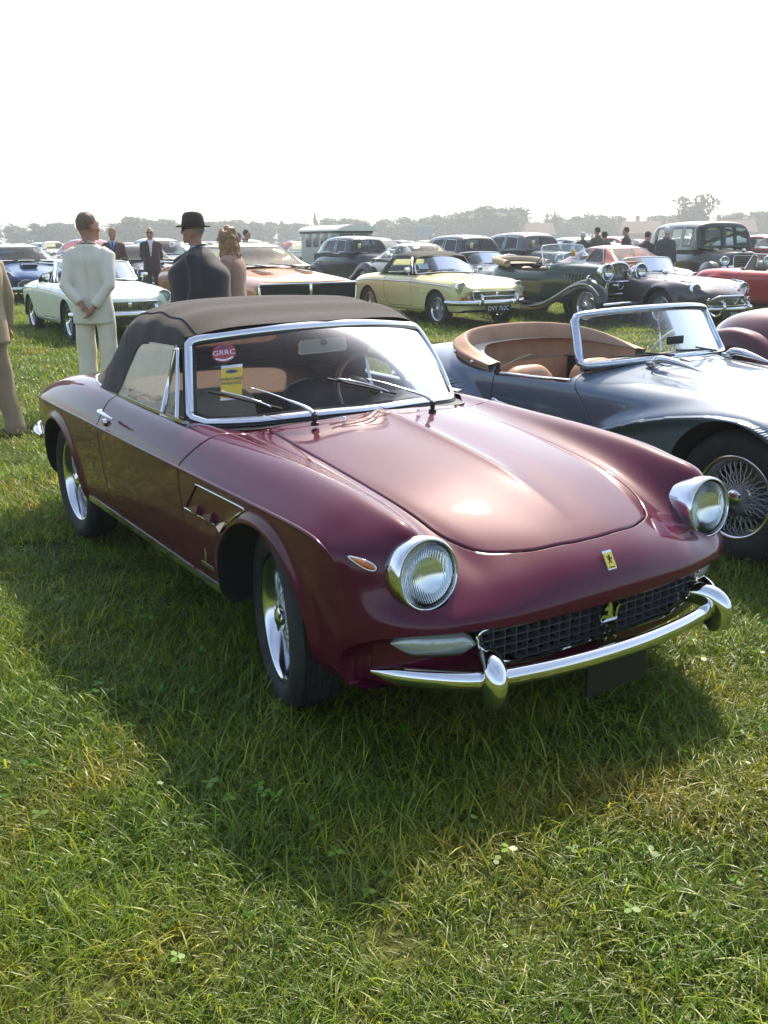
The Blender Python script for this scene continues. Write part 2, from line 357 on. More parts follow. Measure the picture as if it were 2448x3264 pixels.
# ------------------------------------------------------------------ wheels
def tyre_prof(r, w, rim):
    h = w/2; p = [(rim, h*.62), (rim+.012, h*.85), (rim+(r-rim)*.45, h*1.0), (rim+(r-rim)*.78, h*.96), (r-.012, h*.80), (r-.003, h*.62)]
    for q in (.50, .30, .10): p += [(r-.001, h*(q+.07)), (r-.008, h*(q+.05)), (r-.008, h*(q-.03)), (r, h*(q-.05))]
    return p + [(a, -b) for a, b in p[::-1]]
def make_wheel(parent, loc, side, steer=0.0, r=.32, w=.185, rim=.19, style='wire', hubmat=None, n=40, camber=0.0, tread=True, rimmat=None):
    """side -1: outer face towards -y; +1: towards +y. parts: tyre, rim, spokes, hub"""
    e = empty('wheel', loc, steer+(math.pi if side > 0 else 0), parent); rimmat = rimmat or CHROME
    pr = tyre_prof(r, w, rim) if tread else [(rim, w*.3), (rim+.02, w*.46), (r-.03, w*.48), (r-.005, w*.38), (r, w*.2), (r, -w*.2), (r-.005, -w*.4), (rim, -w*.4)]
    V, F = lathe(pr, n); mobj('tyre', V, F, RUBBER, e, sharp=50)
    h = w/2
    if style in ('wire', 'borrani'):
        rp = [(rim-.004, h*.55), (rim+.008, h*.66), (rim+.010, h*.74), (rim+.004, h*.79), (rim-.006, h*.74), (rim-.014, h*.55), (rim-.022, h*.30), (rim-.026, -h*.1), (rim-.026, -h*.6), (rim-.005, -h*.7)]
        V, F = lathe(rp, n); mobj('rim', V, F, rimmat, e, sharp=60)
        mb = MB(); k = 30 if style == 'wire' else 24
        for i in range(k):
            for (r0, h0, hb, d) in ((rim-.024, h*.15, h*.50, 1), (rim-.026, -h*.30, -h*.45, 1)):
                for sg in (-1, 1):
                    a = 2*math.pi*(i+.25*sg)/k; b = a+sg*d*.75; rh = .038
                    mb.add(tube([(r0*math.cos(a), -h0, r0*math.sin(a)), (rh*math.cos(b), -hb, rh*math.sin(b))], .0026 if style == 'borrani' else .0017, 4, caps=False))
        mb.build('spokes', CHROME_S, e, sharp=None)
        m = MB().add(lathe([(.001, -h*.6), (.052, -h*.55), (.05, -h*.4), (.036, -h*.25), (.034, h*.45), (.042, h*.55), (.040, h*.68), (.022, h*.80), (.0, h*.84)], 20))
        for i in range(3 if style == 'borrani' else 2):
            a = 2*math.pi*i/(3 if style == 'borrani' else 2)+.5
            m.add(tube([(.02*math.cos(a), -h*.66, .02*math.sin(a)), (.034*math.cos(a), -h*.70, .034*math.sin(a)), (.048*math.cos(a), -h*.70, .048*math.sin(a))], [.014, .010, .006], 8, flat=.5, up=(0, 1, 0)))
        m.build('hub', CHROME, e)
        V, F = lathe([(.0, -h*.5), (.135, -h*.5), (.14, -h*.9), (.0, -h*.9)], 20); mobj('brake_drum', V, F, pbr('drum_grey', (.10, .10, .105), .5, metal=.6), e, sharp=30)
    elif style == 'disc':
        rp = [(rim+.004, h*.6), (rim+.008, h*.72), (rim-.004, h*.72), (rim-.014, h*.5), (rim-.03, h*.3), (rim*.55, h*.42), (rim*.5, h*.5)]
        V, F = lathe(rp, n); mobj('rim', V, F, rimmat, e, sharp=60)
        V, F = lathe([(rim*.56, h*.46), (rim*.52, h*.62), (rim*.3, h*.78), (0, h*.84)], 20); mobj('hub', V, F, hubmat or CHROME, e)
    return e

def horse_outline():
    """rearing horse as a flat outline, about 1 high, centred on x"""
    return [(-.02, .50), (.05, .47), (.09, .40), (.17, .35), (.19, .30), (.13, .29), (.08, .31), (.06, .24), (.11, .17), (.24, .20), (.32, .14), (.30, .05), (.27, .06), (.27, .12), (.20, .13), (.13, .09),
            (.24, .05), (.28, -.03), (.20, -.09), (.18, -.06), (.22, -.02), (.18, .01), (.08, .02), (.02, -.06), (.05, -.14), (.12, -.20), (.10, -.30), (.13, -.42), (.20, -.46), (.18, -.50), (.09, -.48), (.04, -.32), (.05, -.22),
            (-.04, -.18), (-.06, -.28), (-.15, -.36), (-.24, -.44), (-.20, -.48), (-.28, -.50), (-.31, -.44), (-.22, -.33), (-.14, -.24), (-.16, -.12), (-.20, -.02), (-.26, .06), (-.25, .18), (-.30, .28), (-.36, .34), (-.30, .38),
            (-.22, .30), (-.19, .16), (-.18, .07), (-.12, .10), (-.08, .20), (-.08, .32), (-.05, .42)]

def fluted():
    """lamp mirror seen through a moulded, fluted glass"""
    if 'fluted_reflector' in MAT: return MAT['fluted_reflector']
    m = pbr('fluted_reflector', (.84, .86, .88), .06, 1.0); nt = m.node_tree; b = next(n for n in nt.nodes if n.type == 'BSDF_PRINCIPLED'); t = nt.nodes.new('ShaderNodeTexCoord'); w = nt.nodes.new('ShaderNodeTexWave'); w.bands_direction = 'Y'; w.inputs['Scale'].default_value = 42; w.inputs['Distortion'].default_value = .4; w.inputs['Detail'].default_value = 1
    bp = nt.nodes.new('ShaderNodeBump'); bp.inputs['Strength'].default_value = .12; bp.inputs['Distance'].default_value = .003; nt.links.new(t.outputs['Object'], w.inputs['Vector']); nt.links.new(w.outputs[1], bp.inputs['Height']); nt.links.new(bp.outputs[0], b.inputs['Normal']); return m
# ------------------------------------------------------------------ the maroon convertible
def build_maroon():
    root = empty('parked_convertible'); tag(root, 'maroon metallic convertible with closed brown soft top and round chrome headlights, nearest the camera', 'car', 'cars parked on the grass')
    PAINT = paint('maroon_metallic', (0.074, 0.0018, 0.0190), metal=.05, rough=.42, dust=.075, cior=1.42)
    xs = [None]*16
    def row(x, cz, c1, c2, c3, c4, c5, c6, c7, c8, c9, c10, c11, c12): return [(x, 0, cz)]+[(x, a, b) for a, b in (c1, c2, c3, c4, c5, c6, c7, c8, c9, c10, c11, c12)]
    lo = lambda z9: ((.823, z9), (.815, .47), (.797, .34), (.757, .262))
    net = [
        [(.838, 0, .492), (.835, .16, .492), (.820, .34, .493), (.800, .45, .494), (.775, .54, .496), (.748, .62, .497), (.700, .70, .492), (.635, .755, .474), (.565, .785, .44), (.505, .797, .40), (.478, .795, .345), (.462, .78, .295), (.45, .74, .262)],
        [(.834, 0, .538), (.830, .16, .538), (.812, .34, .537), (.790, .45, .536), (.763, .545, .533), (.733, .628, .533), (.685, .708, .530), (.618, .765, .520), (.550, .797, .50), (.490, .808, .45), (.462, .805, .38), (.450, .79, .31), (.44, .75, .262)],
        [(.790, 0, .611), (.785, .16, .607), (.755, .34, .598), (.722, .45, .588), (.700, .535, .580), (.694, .617, .584), (.645, .705, .596), (.570, .772, .600), (.512, .803, .600), (.46, .814, .52), (.435, .81, .42), (.425, .795, .32), (.42, .755, .262)],
        [(.700, 0, .665), (.695, .16, .662), (.655, .34, .648), (.622, .44, .636), (.628, .515, .650), (.632, .615, .766), (.600, .705, .733), (.530, .777, .695), (.475, .808, .680), (.43, .818, .56), (.41, .812, .43), (.40, .797, .325), (.40, .757, .262)],
        [(.550, 0, .722), (.545, .17, .718), (.52, .36, .703), (.49, .46, .695), (.47, .53, .730), (.46, .62, .806), (.45, .71, .780), (.43, .787, .732), (.41, .817, .714), (.385, .822, .59), (.375, .814, .45), (.37, .797, .335), (.37, .757, .262)],
        row(.30, .790, (.19, .786), (.40, .765), (.475, .752), (.540, .775), (.627, .830), (.717, .808), (.792, .758), (.822, .732), *lo(.62)),
        row(.0, .838, (.20, .833), (.42, .807), (.49, .797), (.553, .810), (.637, .849), (.723, .825), (.796, .766), (.824, .736), *lo(.62)),
        row(-.3, .876, (.21, .871), (.43, .842), (.50, .830), (.563, .835), (.648, .858), (.732, .832), (.799, .770), (.825, .737), *lo(.62)),
        row(-.65, .900, (.21, .896), (.44, .870), (.52, .856), (.585, .854), (.665, .866), (.742, .840), (.802, .774), (.825, .737), *lo(.62)),
        row(-1.1, .903, (.22, .900), (.45, .878), (.54, .866), (.61, .863), (.682, .868), (.75, .842), (.804, .777), (.825, .737), *lo(.62)),
        row(-1.6, .905, (.22, .903), (.45, .888), (.54, .880), (.61, .876), (.685, .874), (.752, .849), (.804, .782), (.825, .739), *lo(.62)),
        row(-2.0, .906, (.22, .905), (.44, .901), (.52, .899), (.60, .897), (.678, .891), (.748, .860), (.804, .787), (.824, .741), *lo(.62)),
        row(-2.4, .898, (.22, .896), (.43, .891), (.51, .889), (.585, .887), (.663, .880), (.738, .849), (.798, .783), (.820, .740), *lo(.62)),
        row(-2.8, .860, (.22, .858), (.42, .852), (.49, .849), (.56, .846), (.64, .837), (.722, .808), (.783, .762), (.805, .733), (.806, .62), (.797, .47), (.78, .36), (.74, .29)),
        [(-3.16, 0, .79), (-3.15, .22, .787), (-3.13, .40, .78), (-3.12, .46, .775), (-3.105, .52, .772), (-3.09, .59, .760), (-3.07, .665, .738), (-3.05, .722, .708), (-3.04, .743, .688), (-3.04, .745, .58), (-3.04, .738, .47), (-3.04, .715, .38), (-3.04, .68, .32)],
        [(-3.37, 0, .69), (-3.36, .22, .688), (-3.33, .38, .68), (-3.31, .43, .675), (-3.29, .48, .67), (-3.265, .545, .655), (-3.23, .605, .63), (-3.20, .65, .60), (-3.19, .665, .58), (-3.18, .665, .50), (-3.18, .66, .43), (-3.18, .64, .38), (-3.18, .61, .34)],
        [(-3.40, 0, .52), (-3.39, .20, .52), (-3.37, .34, .52), (-3.35, .38, .52), (-3.33, .42, .515), (-3.30, .47, .51), (-3.27, .52, .50), (-3.24, .55, .49), (-3.23, .56, .48), (-3.22, .56, .46), (-3.22, .56, .44), (-3.22, .55, .42), (-3.22, .53, .40)],
    ]
    S, tv = net_surface(net, 330, 150, crease=8, smooth_u=5.0, smooth_v=2.0)
    # flared lips round the wheel arches
    ARCH = ((0.0, .325, .345), (-2.4, .325, .345))
    for ax, az, ar in ARCH:
        d = np.hypot(S[..., 0]-ax, S[..., 2]-az); wgt = np.where(S[..., 1] > .6, 1, 0)*np.clip((S[..., 2]-.20)/.12, 0, 1)
        S[..., 1] += wgt*.020*np.exp(-((np.maximum(d-ar, 0))/.032)**2)
    # slight ridge down the middle of the bonnet
    rid = np.clip((.62-S[..., 0])/.35, 0, 1)*np.clip((S[..., 0]+.75)/.3, 0, 1); S[..., 2] += rid*.017*np.exp(-np.abs(S[..., 1])/.045)
    Nn = surf_normals(S); Nn[:, 0, 1] = 0; Nn /= np.linalg.norm(Nn, axis=2, keepdims=True)
    ci = int(np.argmin(abs(tv-8)))
    if Nn[160, 40, 2] < 0: Nn = -Nn; flip = True
    else: flip = False
    # sharp crease: two patches with their own normals at the shared line
    def patch(P):
        N = surf_normals(P); N = -N if flip else N
        V, T = tri_grid(P, flip=not flip); return Tri(V, T, N.reshape(-1, 3))
    up, low = patch(S[:, :ci+1]), patch(S[:, ci:]); 
    nu = up.N.reshape(S.shape[0], -1, 3); nu[:, 0, 1] = 0; nu[:, 0] /= np.linalg.norm(nu[:, 0], axis=1, keepdims=True); up.N = nu.reshape(-1, 3)
    fa = np.cross(up.V[up.T[0, 1]]-up.V[up.T[0, 0]], up.V[up.T[0, 2]]-up.V[up.T[0, 0]])
    if fa@up.N[up.T[0, 0]] < 0: up.T = up.T[:, ::-1]; low.T = low.T[:, ::-1]
    skin = up.join(low); _pts = skin.V.copy()
    def ysf(x, z): k = np.argmin((_pts[:, 0]-x)**2+(_pts[:, 2]-z)**2+np.where(_pts[:, 1] > .55, 0, 9)); return _pts[k, 1]
    # cuts ---------------------------------------------------------------
    for ax, az, ar in ARCH:
        _, skin = skin.cut(np.where(skin.V[:, 1] > .55, np.hypot(skin.V[:, 0]-ax, skin.V[:, 2]-az)-ar, 1.0))
    cock = np.array([(-.50, 0), (-.52, .24), (-.58, .44), (-.67, .57), (-.80, .655), (-1.0, .665), (-1.6, .672), (-1.95, .668), (-2.22, .60), (-2.34, .40), (-2.37, 0), (-2.37, -.3), (-.5, -.3)])
    _, skin = skin.cut(np.where(skin.V[:, 2] > .80, polysdf(skin.V[:, :2], cock), 1.0))
    # headlight bucket hole
    HC = np.array((.68, .617, .655)); HA = np.array((math.cos(R(7)), 0.0, math.sin(R(7))))
    rel = skin.V-HC; along = rel@HA; _, skin = skin.cut(np.where(along > -.12, np.linalg.norm(rel-along[:, None]*HA, axis=1)-.100, 1.0))
    hood = fillet([(.708, -.3), (.708, .05), (.690, .22), (.62, .375), (.50, .44), (.25, .468), (-.2, .482), (-.60, .475), (-.53, .42), (-.46, .25), (-.415, .02), (-.40, -.3)], [0, .05, .06, .06, .05, .1, .2, .035, .03, .1, .1, 0], 7)
    gh = lambda V: np.where(V[:, 2] > .6, polysdf(V[:, :2], hood), 1.0)
    hood_t, skin = panel_gap(skin, gh, w=.0022, roll=.007, depth=.006)
    back = gap_backing(up, gh, .010, .016)
    doorp = spl([(-.585, .875), (-.60, .84), (-.665, .75), (-.672, .70), (-.66, .55), (-.63, .36), (-.66, .318), (-1.2, .31), (-1.50, .318), (-1.60, .40), (-1.655, .55), (-1.68, .72), (-1.685, .80), (-1.70, .88), (-1.70, .95), (-1.2, .98), (-.62, .95)], 160, closed=True)
    gd = lambda V: np.where(V[:, 1] > .5, polysdf(V[:, [0, 2]], doorp), 1.0)
    door_t, skin = panel_gap(skin, gd, w=.0018, roll=.006, depth=.005)
    back2 = gap_backing(up.join(low), gd, .010, .016)
    trunkp = fillet([(-2.46, -.3), (-2.46, .44), (-2.75, .47), (-3.1, .44), (-3.25, .36), (-3.30, -.3)], [0, .06, .2, .1, .05, 0], 6)
    gt = lambda V: np.where(V[:, 2] > .6, polysdf(V[:, :2], trunkp), 1.0)
    boot_t, skin = panel_gap(skin, gt)
    # side vent recess (the panel steps in behind the front wheel)
    vent = fillet([(-.068, .708), (-.495, .706), (-.628, .584), (-.262, .588)], .012, 4)
    gv = lambda V: np.where(V[:, 1] > .6, polysdf(V[:, [0, 2]], vent), 1.0)
    ventp, skin = skin.cut(gv(skin.V))
    # parts --------------------------------------------------------------
    body = skin.join(skin.mirror()).build('body', PAINT, root)
    hood_t.join(hood_t.mirror()).build('bonnet', PAINT, root)
    boot_t.join(boot_t.mirror()).build('boot_lid', PAINT, root)
    gb = back.join(back.mirror()).join(back2).join(back2.mirror()); gb.build('shut_line', GAP, root)
    for sg in (-1, 1):
        d = door_t if sg > 0 else door_t.mirror(); do = d.build('door', PAINT, root)
        hp = np.array([(-1.585, .838, .829), (-1.54, .846, .831), (-1.45, .846, .826), (-1.37, .842, .822)])*(1, sg, 1)
        hb = MB().add(tube(spl(hp, 12), np.interp(np.linspace(0, 1, 12), [0, .12, .6, 1], [.006, .012, .010, .004]), 10, flat=.75)).add(tube([(-1.565, .828*sg, .829), (-1.565, .845*sg, .830)], .009, 10)).build('handle', CHROME, do)
        V, F = lathe([(0, .006), (.012, .006), (.016, .003), (.017, -.01)], 16); mobj('lock', *xf((V, F), (-1.574, -.822 if sg < 0 else .822, .774), rz=0 if sg < 0 else math.pi), CHROME_S, do, sharp=30)
        # recessed vent: sunken floor, three slanted fins, bright surround
        vp = ventp if sg > 0 else ventp.mirror(); rec = Tri(vp.V-vp.N*.005, vp.T, vp.N); rec.build('side_vent', PAINT, body)
        for k in range(3):
            x0 = -.600+k*.128; q3 = [(x0, .591), (x0+.118, .592), (x0+.110, .624)]
            A = np.array([(x, ysf(x, z)-.006, z) for x, z in q3]+[(x, ysf(x, z)+o, z) for (x, z), o in zip(q3, (.004, .018, .003))]); A[:, 1] *= sg
            mobj('vent_fin', A, [(0, 1, 2), (3, 5, 4), (0, 3, 4, 1), (1, 4, 5, 2), (2, 5, 3, 0)], PAINT, body, smooth=False)
        q = fillet([(-.628, .584), (-.262, .588), (-.068, .708), (-.495, .706)], [.0, .014, .014, .0], 5)
        den = np.concatenate([np.linspace(q[i], q[i+1], 14, endpoint=False) for i in range(len(q)-1)]+[q[-1:]])
        mobj('vent_trim', *tube([(x, sg*(ysf(x, z)+.002), z) for x, z in den], .0042, 6), CHROME, body)
        # raised bead along the waist crease
        cr = S[:, ci]; cr = cr[(cr[:, 0] < .46) & (cr[:, 0] > -2.95)][::3]*(1, sg, 1); te = np.linspace(0, 1, len(cr)); mobj('waist_bead', *tube(cr, .0080*np.minimum(1, .2+np.minimum(te, 1-te)*8), 8), PAINT, body)
    # wheel wells
    for ax, az, ar in ARCH:
        for sg in (-1, 1):
            A = np.linspace(R(-9), R(189), 40); yo = [ysf(ax+ar*math.cos(a), az+ar*math.sin(a)) for a in A]; P = np.stack([[(ax+rr*math.cos(a), sg*(y-dy if dy < .2 else .84-dy), az+rr*math.sin(a)) for a, y in zip(A, yo)] for dy, rr in ((.002, ar), (.012, ar-.004), (.04, ar+.004), (.39, ar+.03), (.40, .02))])
            V, F = grid(P); mobj('wheel_well', V, F, WELL, body)
    P = np.array([[(x, y, .265) for y in np.linspace(-.50, .50, 6)] for x in np.linspace(.5, -3.1, 8)]); V, F = grid(P); mobj('underbody', V, F, WELL, body)
    # nose below the lip
    lip = S[0]; n0 = np.zeros_like(lip); tg = np.gradient(lip, axis=0); n0[:, 0] = tg[:, 1]; n0[:, 1] = -tg[:, 0]; n0 /= np.linalg.norm(n0[:, :2], axis=1, keepdims=True)+1e-9
    rows = []
    for off, fr in ((0, 0), (-.006, .035), (.0, .0), ): pass
    prof = [(0, 0), (.003, .018), (.018, .030), (.045, .045), (.060, .09), (.066, .25), (.066, .55), (.068, .75), (.085, .93), (.16, 1.0), (.35, 1.02)]
    pr = spl(np.array(prof), 40)
    for off, fr in pr: q = lip-n0*off*np.clip((lip[:, 2:3]-.26)/.15, 0, 1); q[:, 2] = lip[:, 2]-(lip[:, 2]-.275)*fr*(lip[:, 2] > .275); rows.append(q)
    LF = np.array(rows); LN = surf_normals(LF); 
    if LN[10, 5, 0] < 0: LN = -LN
    V, T = tri_grid(LF); lf = Tri(V, T, LN.reshape(-1, 3)); fa = np.cross(V[T[500, 1]]-V[T[500, 0]], V[T[500, 2]]-V[T[500, 0]])
    if fa@lf.N[T[500, 0]] < 0: lf.T = lf.T[:, ::-1]
    gr = fillet([(-.2, .476), (.430, .480), (.497, .470), (.478, .395), (.36, .345), (-.2, .322)], [0, .03, .03, .04, .06, 0], 8)
    _, lf = lf.cut(np.where((lf.V[:, 0] > .5) & (LF.reshape(-1, 3)[:, 0] > .5), polysdf(lf.V[:, 1:], gr), 1.0))
    lf.join(lf.mirror()).build('front_valance', PAINT, root)
    # grille: dark mouth, egg-crate bars, bright surround, horse
    xg = lambda y: .785-.12*abs(y)**2.2
    g = empty('grille', parent=root); GBAR = pbr('grille_alloy', (.20, .20, .22), .42, metal=.7)
    full = np.concatenate([gr[:-1][gr[:-1, 0] > 0], (gr[:-1][gr[:-1, 0] > 0]*(-1, 1))[::-1]])
    out3 = np.array([(xg(y)-.005, y, z) for y, z in full])
    mb = MB().add(tube(out3, .0052, 8, closed=True)); mb.build('grille_surround', CHROME, g)
    Y = np.linspace(-.52, .52, 30); P = np.array([[(xg(y)-.12, y, z) for y in Y] for z in (.30, .50)]); V, F = grid(P); mobj('grille_back', V, F, GAP, g)
    P = np.array([[(xg(y)-o, y, z) for y in Y] for o, z in ((.0, .486), (.12, .486))]); V, F = grid(P); mobj('grille_roof', V, F, GAP, g)
    inside = lambda y, z: polysdf(np.array([(abs(y), z)]), gr)[0] < -.004
    for z in (.350, .377, .404, .431, .458):
        ys = [y for y in np.linspace(-.48, .48, 60) if inside(y, z)]
        if len(ys) > 2: mobj('grille_bar', *sweep([(xg(y)-.030, y, z) for y in ys], [(-.013, -.0012), (.013, -.0012), (.013, .0012), (-.013, .0012)]), GBAR, g, smooth=False)
    for k in range(-11, 12):
        y = k*.0425; zs = [z for z in np.linspace(.315, .48, 44) if inside(y, z)]
        if len(zs) > 1: mobj('grille_bar', *box(.026, .0024, zs[-1]-zs[0], c=(xg(y)-.030, y, (zs[0]+zs[-1])/2)), GBAR, g, smooth=False)
    ho = np.array(horse_outline())*(.130, .140)*(-1, 1); V, F = plate(ho, .012, 'x'); V[:, 0] += .806; V[:, 2] += .410; mobj('horse_emblem', V, F, CHROME, g, smooth=False)
    # bonnet badge
    bM = basis((.7925, 0, .6105), (0, 1, 0), (-.52, 0, .86)); bd = empty('badge', parent=root); 
    def rect(w, h, t, r, z=0.0):
        V, F = plate(fillet([(-w/2, -h/2), (w/2, -h/2), (w/2, h/2), (-w/2, h/2)], r, 4), t, 'z'); V[:, 2] += z; return V, F
    def tr(VF, M): V, F = VF; A = np.array(M); return V@A[:3, :3].T+A[:3, 3], F
    mobj('badge_frame', *tr(rect(.040, .062, .005, .003), bM), CHROME, bd, smooth=False)
    mobj('badge_field', *tr(rect(.036, .052, .003, .002, .003), bM @ Matrix.Translation((0, -.003, 0))), pbr('badge_yellow', (.80, .62, .04), .3, coat=1.0), bd, smooth=False)
    V, F = plate(np.array(horse_outline())*.030, .001, 'z'); V[:, 2] += .0055; V[:, 1] += .002; mobj('badge_horse', *tr((V, F), bM), BLACK, bd, smooth=False)
    text('Ferrari', .0085, BLACK, bd, M=bM @ Matrix.Translation((0, -.0235, .0052)))
    # headlights
    for sg in (-1, 1):
        M = basis((HC[0], sg*HC[1], HC[2]), (HA[0], 0, HA[2]), (0, 1, 0)); h = empty('headlight', parent=root)
        mobj('bezel', *tr(lathe([(.101, -.10), (.1085, -.055), (.1105, -.03), (.1105, -.010), (.108, .002), (.1035, .008), (.0995, .008), (.098, .003), (.0975, -.006)], 48, 'x'), M), CHROME, h)
        mobj('reflector', *tr(lathe([(.0975, -.003), (.088, -.014), (.07, -.026), (.045, -.036), (.022, -.041), (0, -.042)], 40, 'x'), M), fluted(), h)
        mobj('lens', *tr(lathe([(0, .022), (.03, .021), (.055, .018), (.078, .012), (.092, .006), (.0975, -.001)], 40, 'x'), M), glass('headlight_glass', (.93, .96, .95), dust=.04, ior=1.5), h)
    # indicators under the headlights
    for sg in (-1, 1):
        k0, k1 = np.argmin(abs(LF[20][:, 1]-.485)), np.argmin(abs(LF[20][:, 1]-.690)); c = LF[18, k0:k1+1]*(1, sg, 1); nn = n0[k0:k1+1]*(1, sg, 1); m = len(c); t = np.linspace(0, 1, m)
        hh = .041*np.minimum(1, (t/.12+.02))**.5*np.minimum(1, ((1-t)/.26+.02))**.5; zc = .432+.014*t
        def shell(o, kk, sc): return np.stack([np.stack([c[:, 0]+nn[:, 0]*(o*math.cos(a)), c[:, 1]+nn[:, 1]*(o*math.cos(a)), zc+sc*hh*math.sin(a)], 1) for a in np.linspace(-math.pi/2, math.pi/2, kk)], 0)
        il = empty('indicator', parent=root); V, F = grid(shell(.026, 9, .88)); mobj('lens', V, F, CLEARLENS, il); V, F = grid(shell(.014, 7, 1.08)); mobj('surround', V, F, CHROME, il)
        # amber repeater on the wing
        c0, c1 = np.array((.524, .777, .696)), np.array((.588, .727, .667)); ax_ = c1-c0; nrm = np.array((.52, .80, .30)); vv = np.cross(nrm, ax_); vv /= np.linalg.norm(vv); mid = (c0+c1)/2; ring = []; n_ = 28
        for a in np.linspace(0, 2*math.pi, n_, endpoint=False): ring.append(mid+ax_*.52*math.cos(a)+vv*(.010+.005*math.cos(a))*math.sin(a)+nrm*.016)
        ring = np.array(ring); ctr_ = ring.mean(0); mids = ctr_+(ring-ctr_)*.62+nrm*.006; V = np.concatenate([ring, mids, [ctr_+nrm*.009]])*(1, sg, 1)
        F = [(i, (i+1) % n_, (i+1) % n_+n_, i+n_) for i in range(n_)]+[(i+n_, (i+1) % n_+n_, 2*n_) for i in range(n_)]
        rpt = mobj('repeater_light', V, F, AMBER, root); mobj('repeater_trim', *tube(ring*(1, sg, 1), .0032, 6, closed=True), CHROME, rpt)
    # front bumper with overriders
    bz = .347; bp = [(.55, -.728, bz-.016), (.62, -.706, bz-.008), (.72, -.64, bz), (.812, -.53, bz), (.862, -.35, bz), (.888, -.15, bz), (.894, 0, bz)]
    bp = np.array(bp); bp = np.concatenate([bp, (bp[:-1]*(1, -1, 1))[::-1]]); bpth = spl(bp, 90)
    A = np.linspace(-1.45, 1.45, 12); bpr = [(.026*math.cos(a)-.012, .030*math.sin(a)) for a in A]; bpr += [(-.016, .027), (-.016, -.027)]
    te = np.linspace(0, 1, 90); sc = np.minimum(1, .35+np.minimum(te, 1-te)*9)
    V, F = sweep(bpth, bpr, scale=sc); bo = empty('front_bumper', parent=root); mobj('blade', V, F, CHROME, bo, sharp=50)
    for sg in (-1, 1):
        ctr = np.array((.826, sg*.490, bz)); d = np.array((.90, sg*.43, 0)); 
        pth = spl([ctr+d*-.115+(0, 0, .040), ctr+d*-.06+(0, 0, .046), ctr+d*.000+(0, 0, .036), ctr+d*.028+(0, 0, .004), ctr+d*.018+(0, 0, -.038), ctr+d*-.01+(0, 0, -.066)], 26)
        rr = np.interp(np.linspace(0, 1, 26), [0, .15, .5, .85, 1], [.030, .042, .048, .042, .024]); mobj('overrider', *tube(pth, rr, 16, flat=.8, up=(0, 1, .2)), CHROME, bo)
    mobj('number_plate_blank', *box(.012, .26, .11, .003, c=(.86, -.01, .262)), BLACK, root, smooth=False)
    # rear bumper
    rb = np.array([(-2.98, -.775, .475), (-3.10, -.77, .475), (-3.25, -.72, .475), (-3.36, -.6, .475), (-3.44, -.3, .475), (-3.46, 0, .475)]); rb = np.concatenate([rb, (rb[:-1]*(1, -1, 1))[::-1]])
    te = np.linspace(0, 1, 60); mobj('rear_bumper', *sweep(spl(rb, 60)[::-1], [(1.6*a, 1.5*b) for a, b in bpr], scale=np.minimum(1, .3+np.minimum(te, 1-te)*9)), CHROME, root, sharp=50)
    # sill strips and coachbuilder badge
    for sg in (-1, 1):
        mobj('sill_trim', *sweep([(x, sg*(.786+.004), .312) for x in np.linspace(-.375, -2.02, 12)][::(1 if sg < 0 else -1)], [(-.006, -.013), (.013, -.012), (.013, -.009), (.003, .012), (-.006, .013)]), CHROME, root, sharp=40)
        mobj('wing_badge', *box(.115, .004, .016, .001, c=(-.475, sg*.806, .388)), CHROME_S, root, smooth=False); mobj('wing_crest', *box(.016, .004, .05, .001, c=(-.475, sg*.812, .432)), CHROME_S, root, smooth=False)
    # wheels
    for x in (0, -2.4):
        for sg in (-1, 1): make_wheel(root, (x, sg*.69, .318), sg, R(-14) if x == 0 else 0, .320, .175, .222, 'borrani', rimmat=pbr('polished_alloy', (.66, .68, .72), .14, metal=1.0))
    return root, PAINT
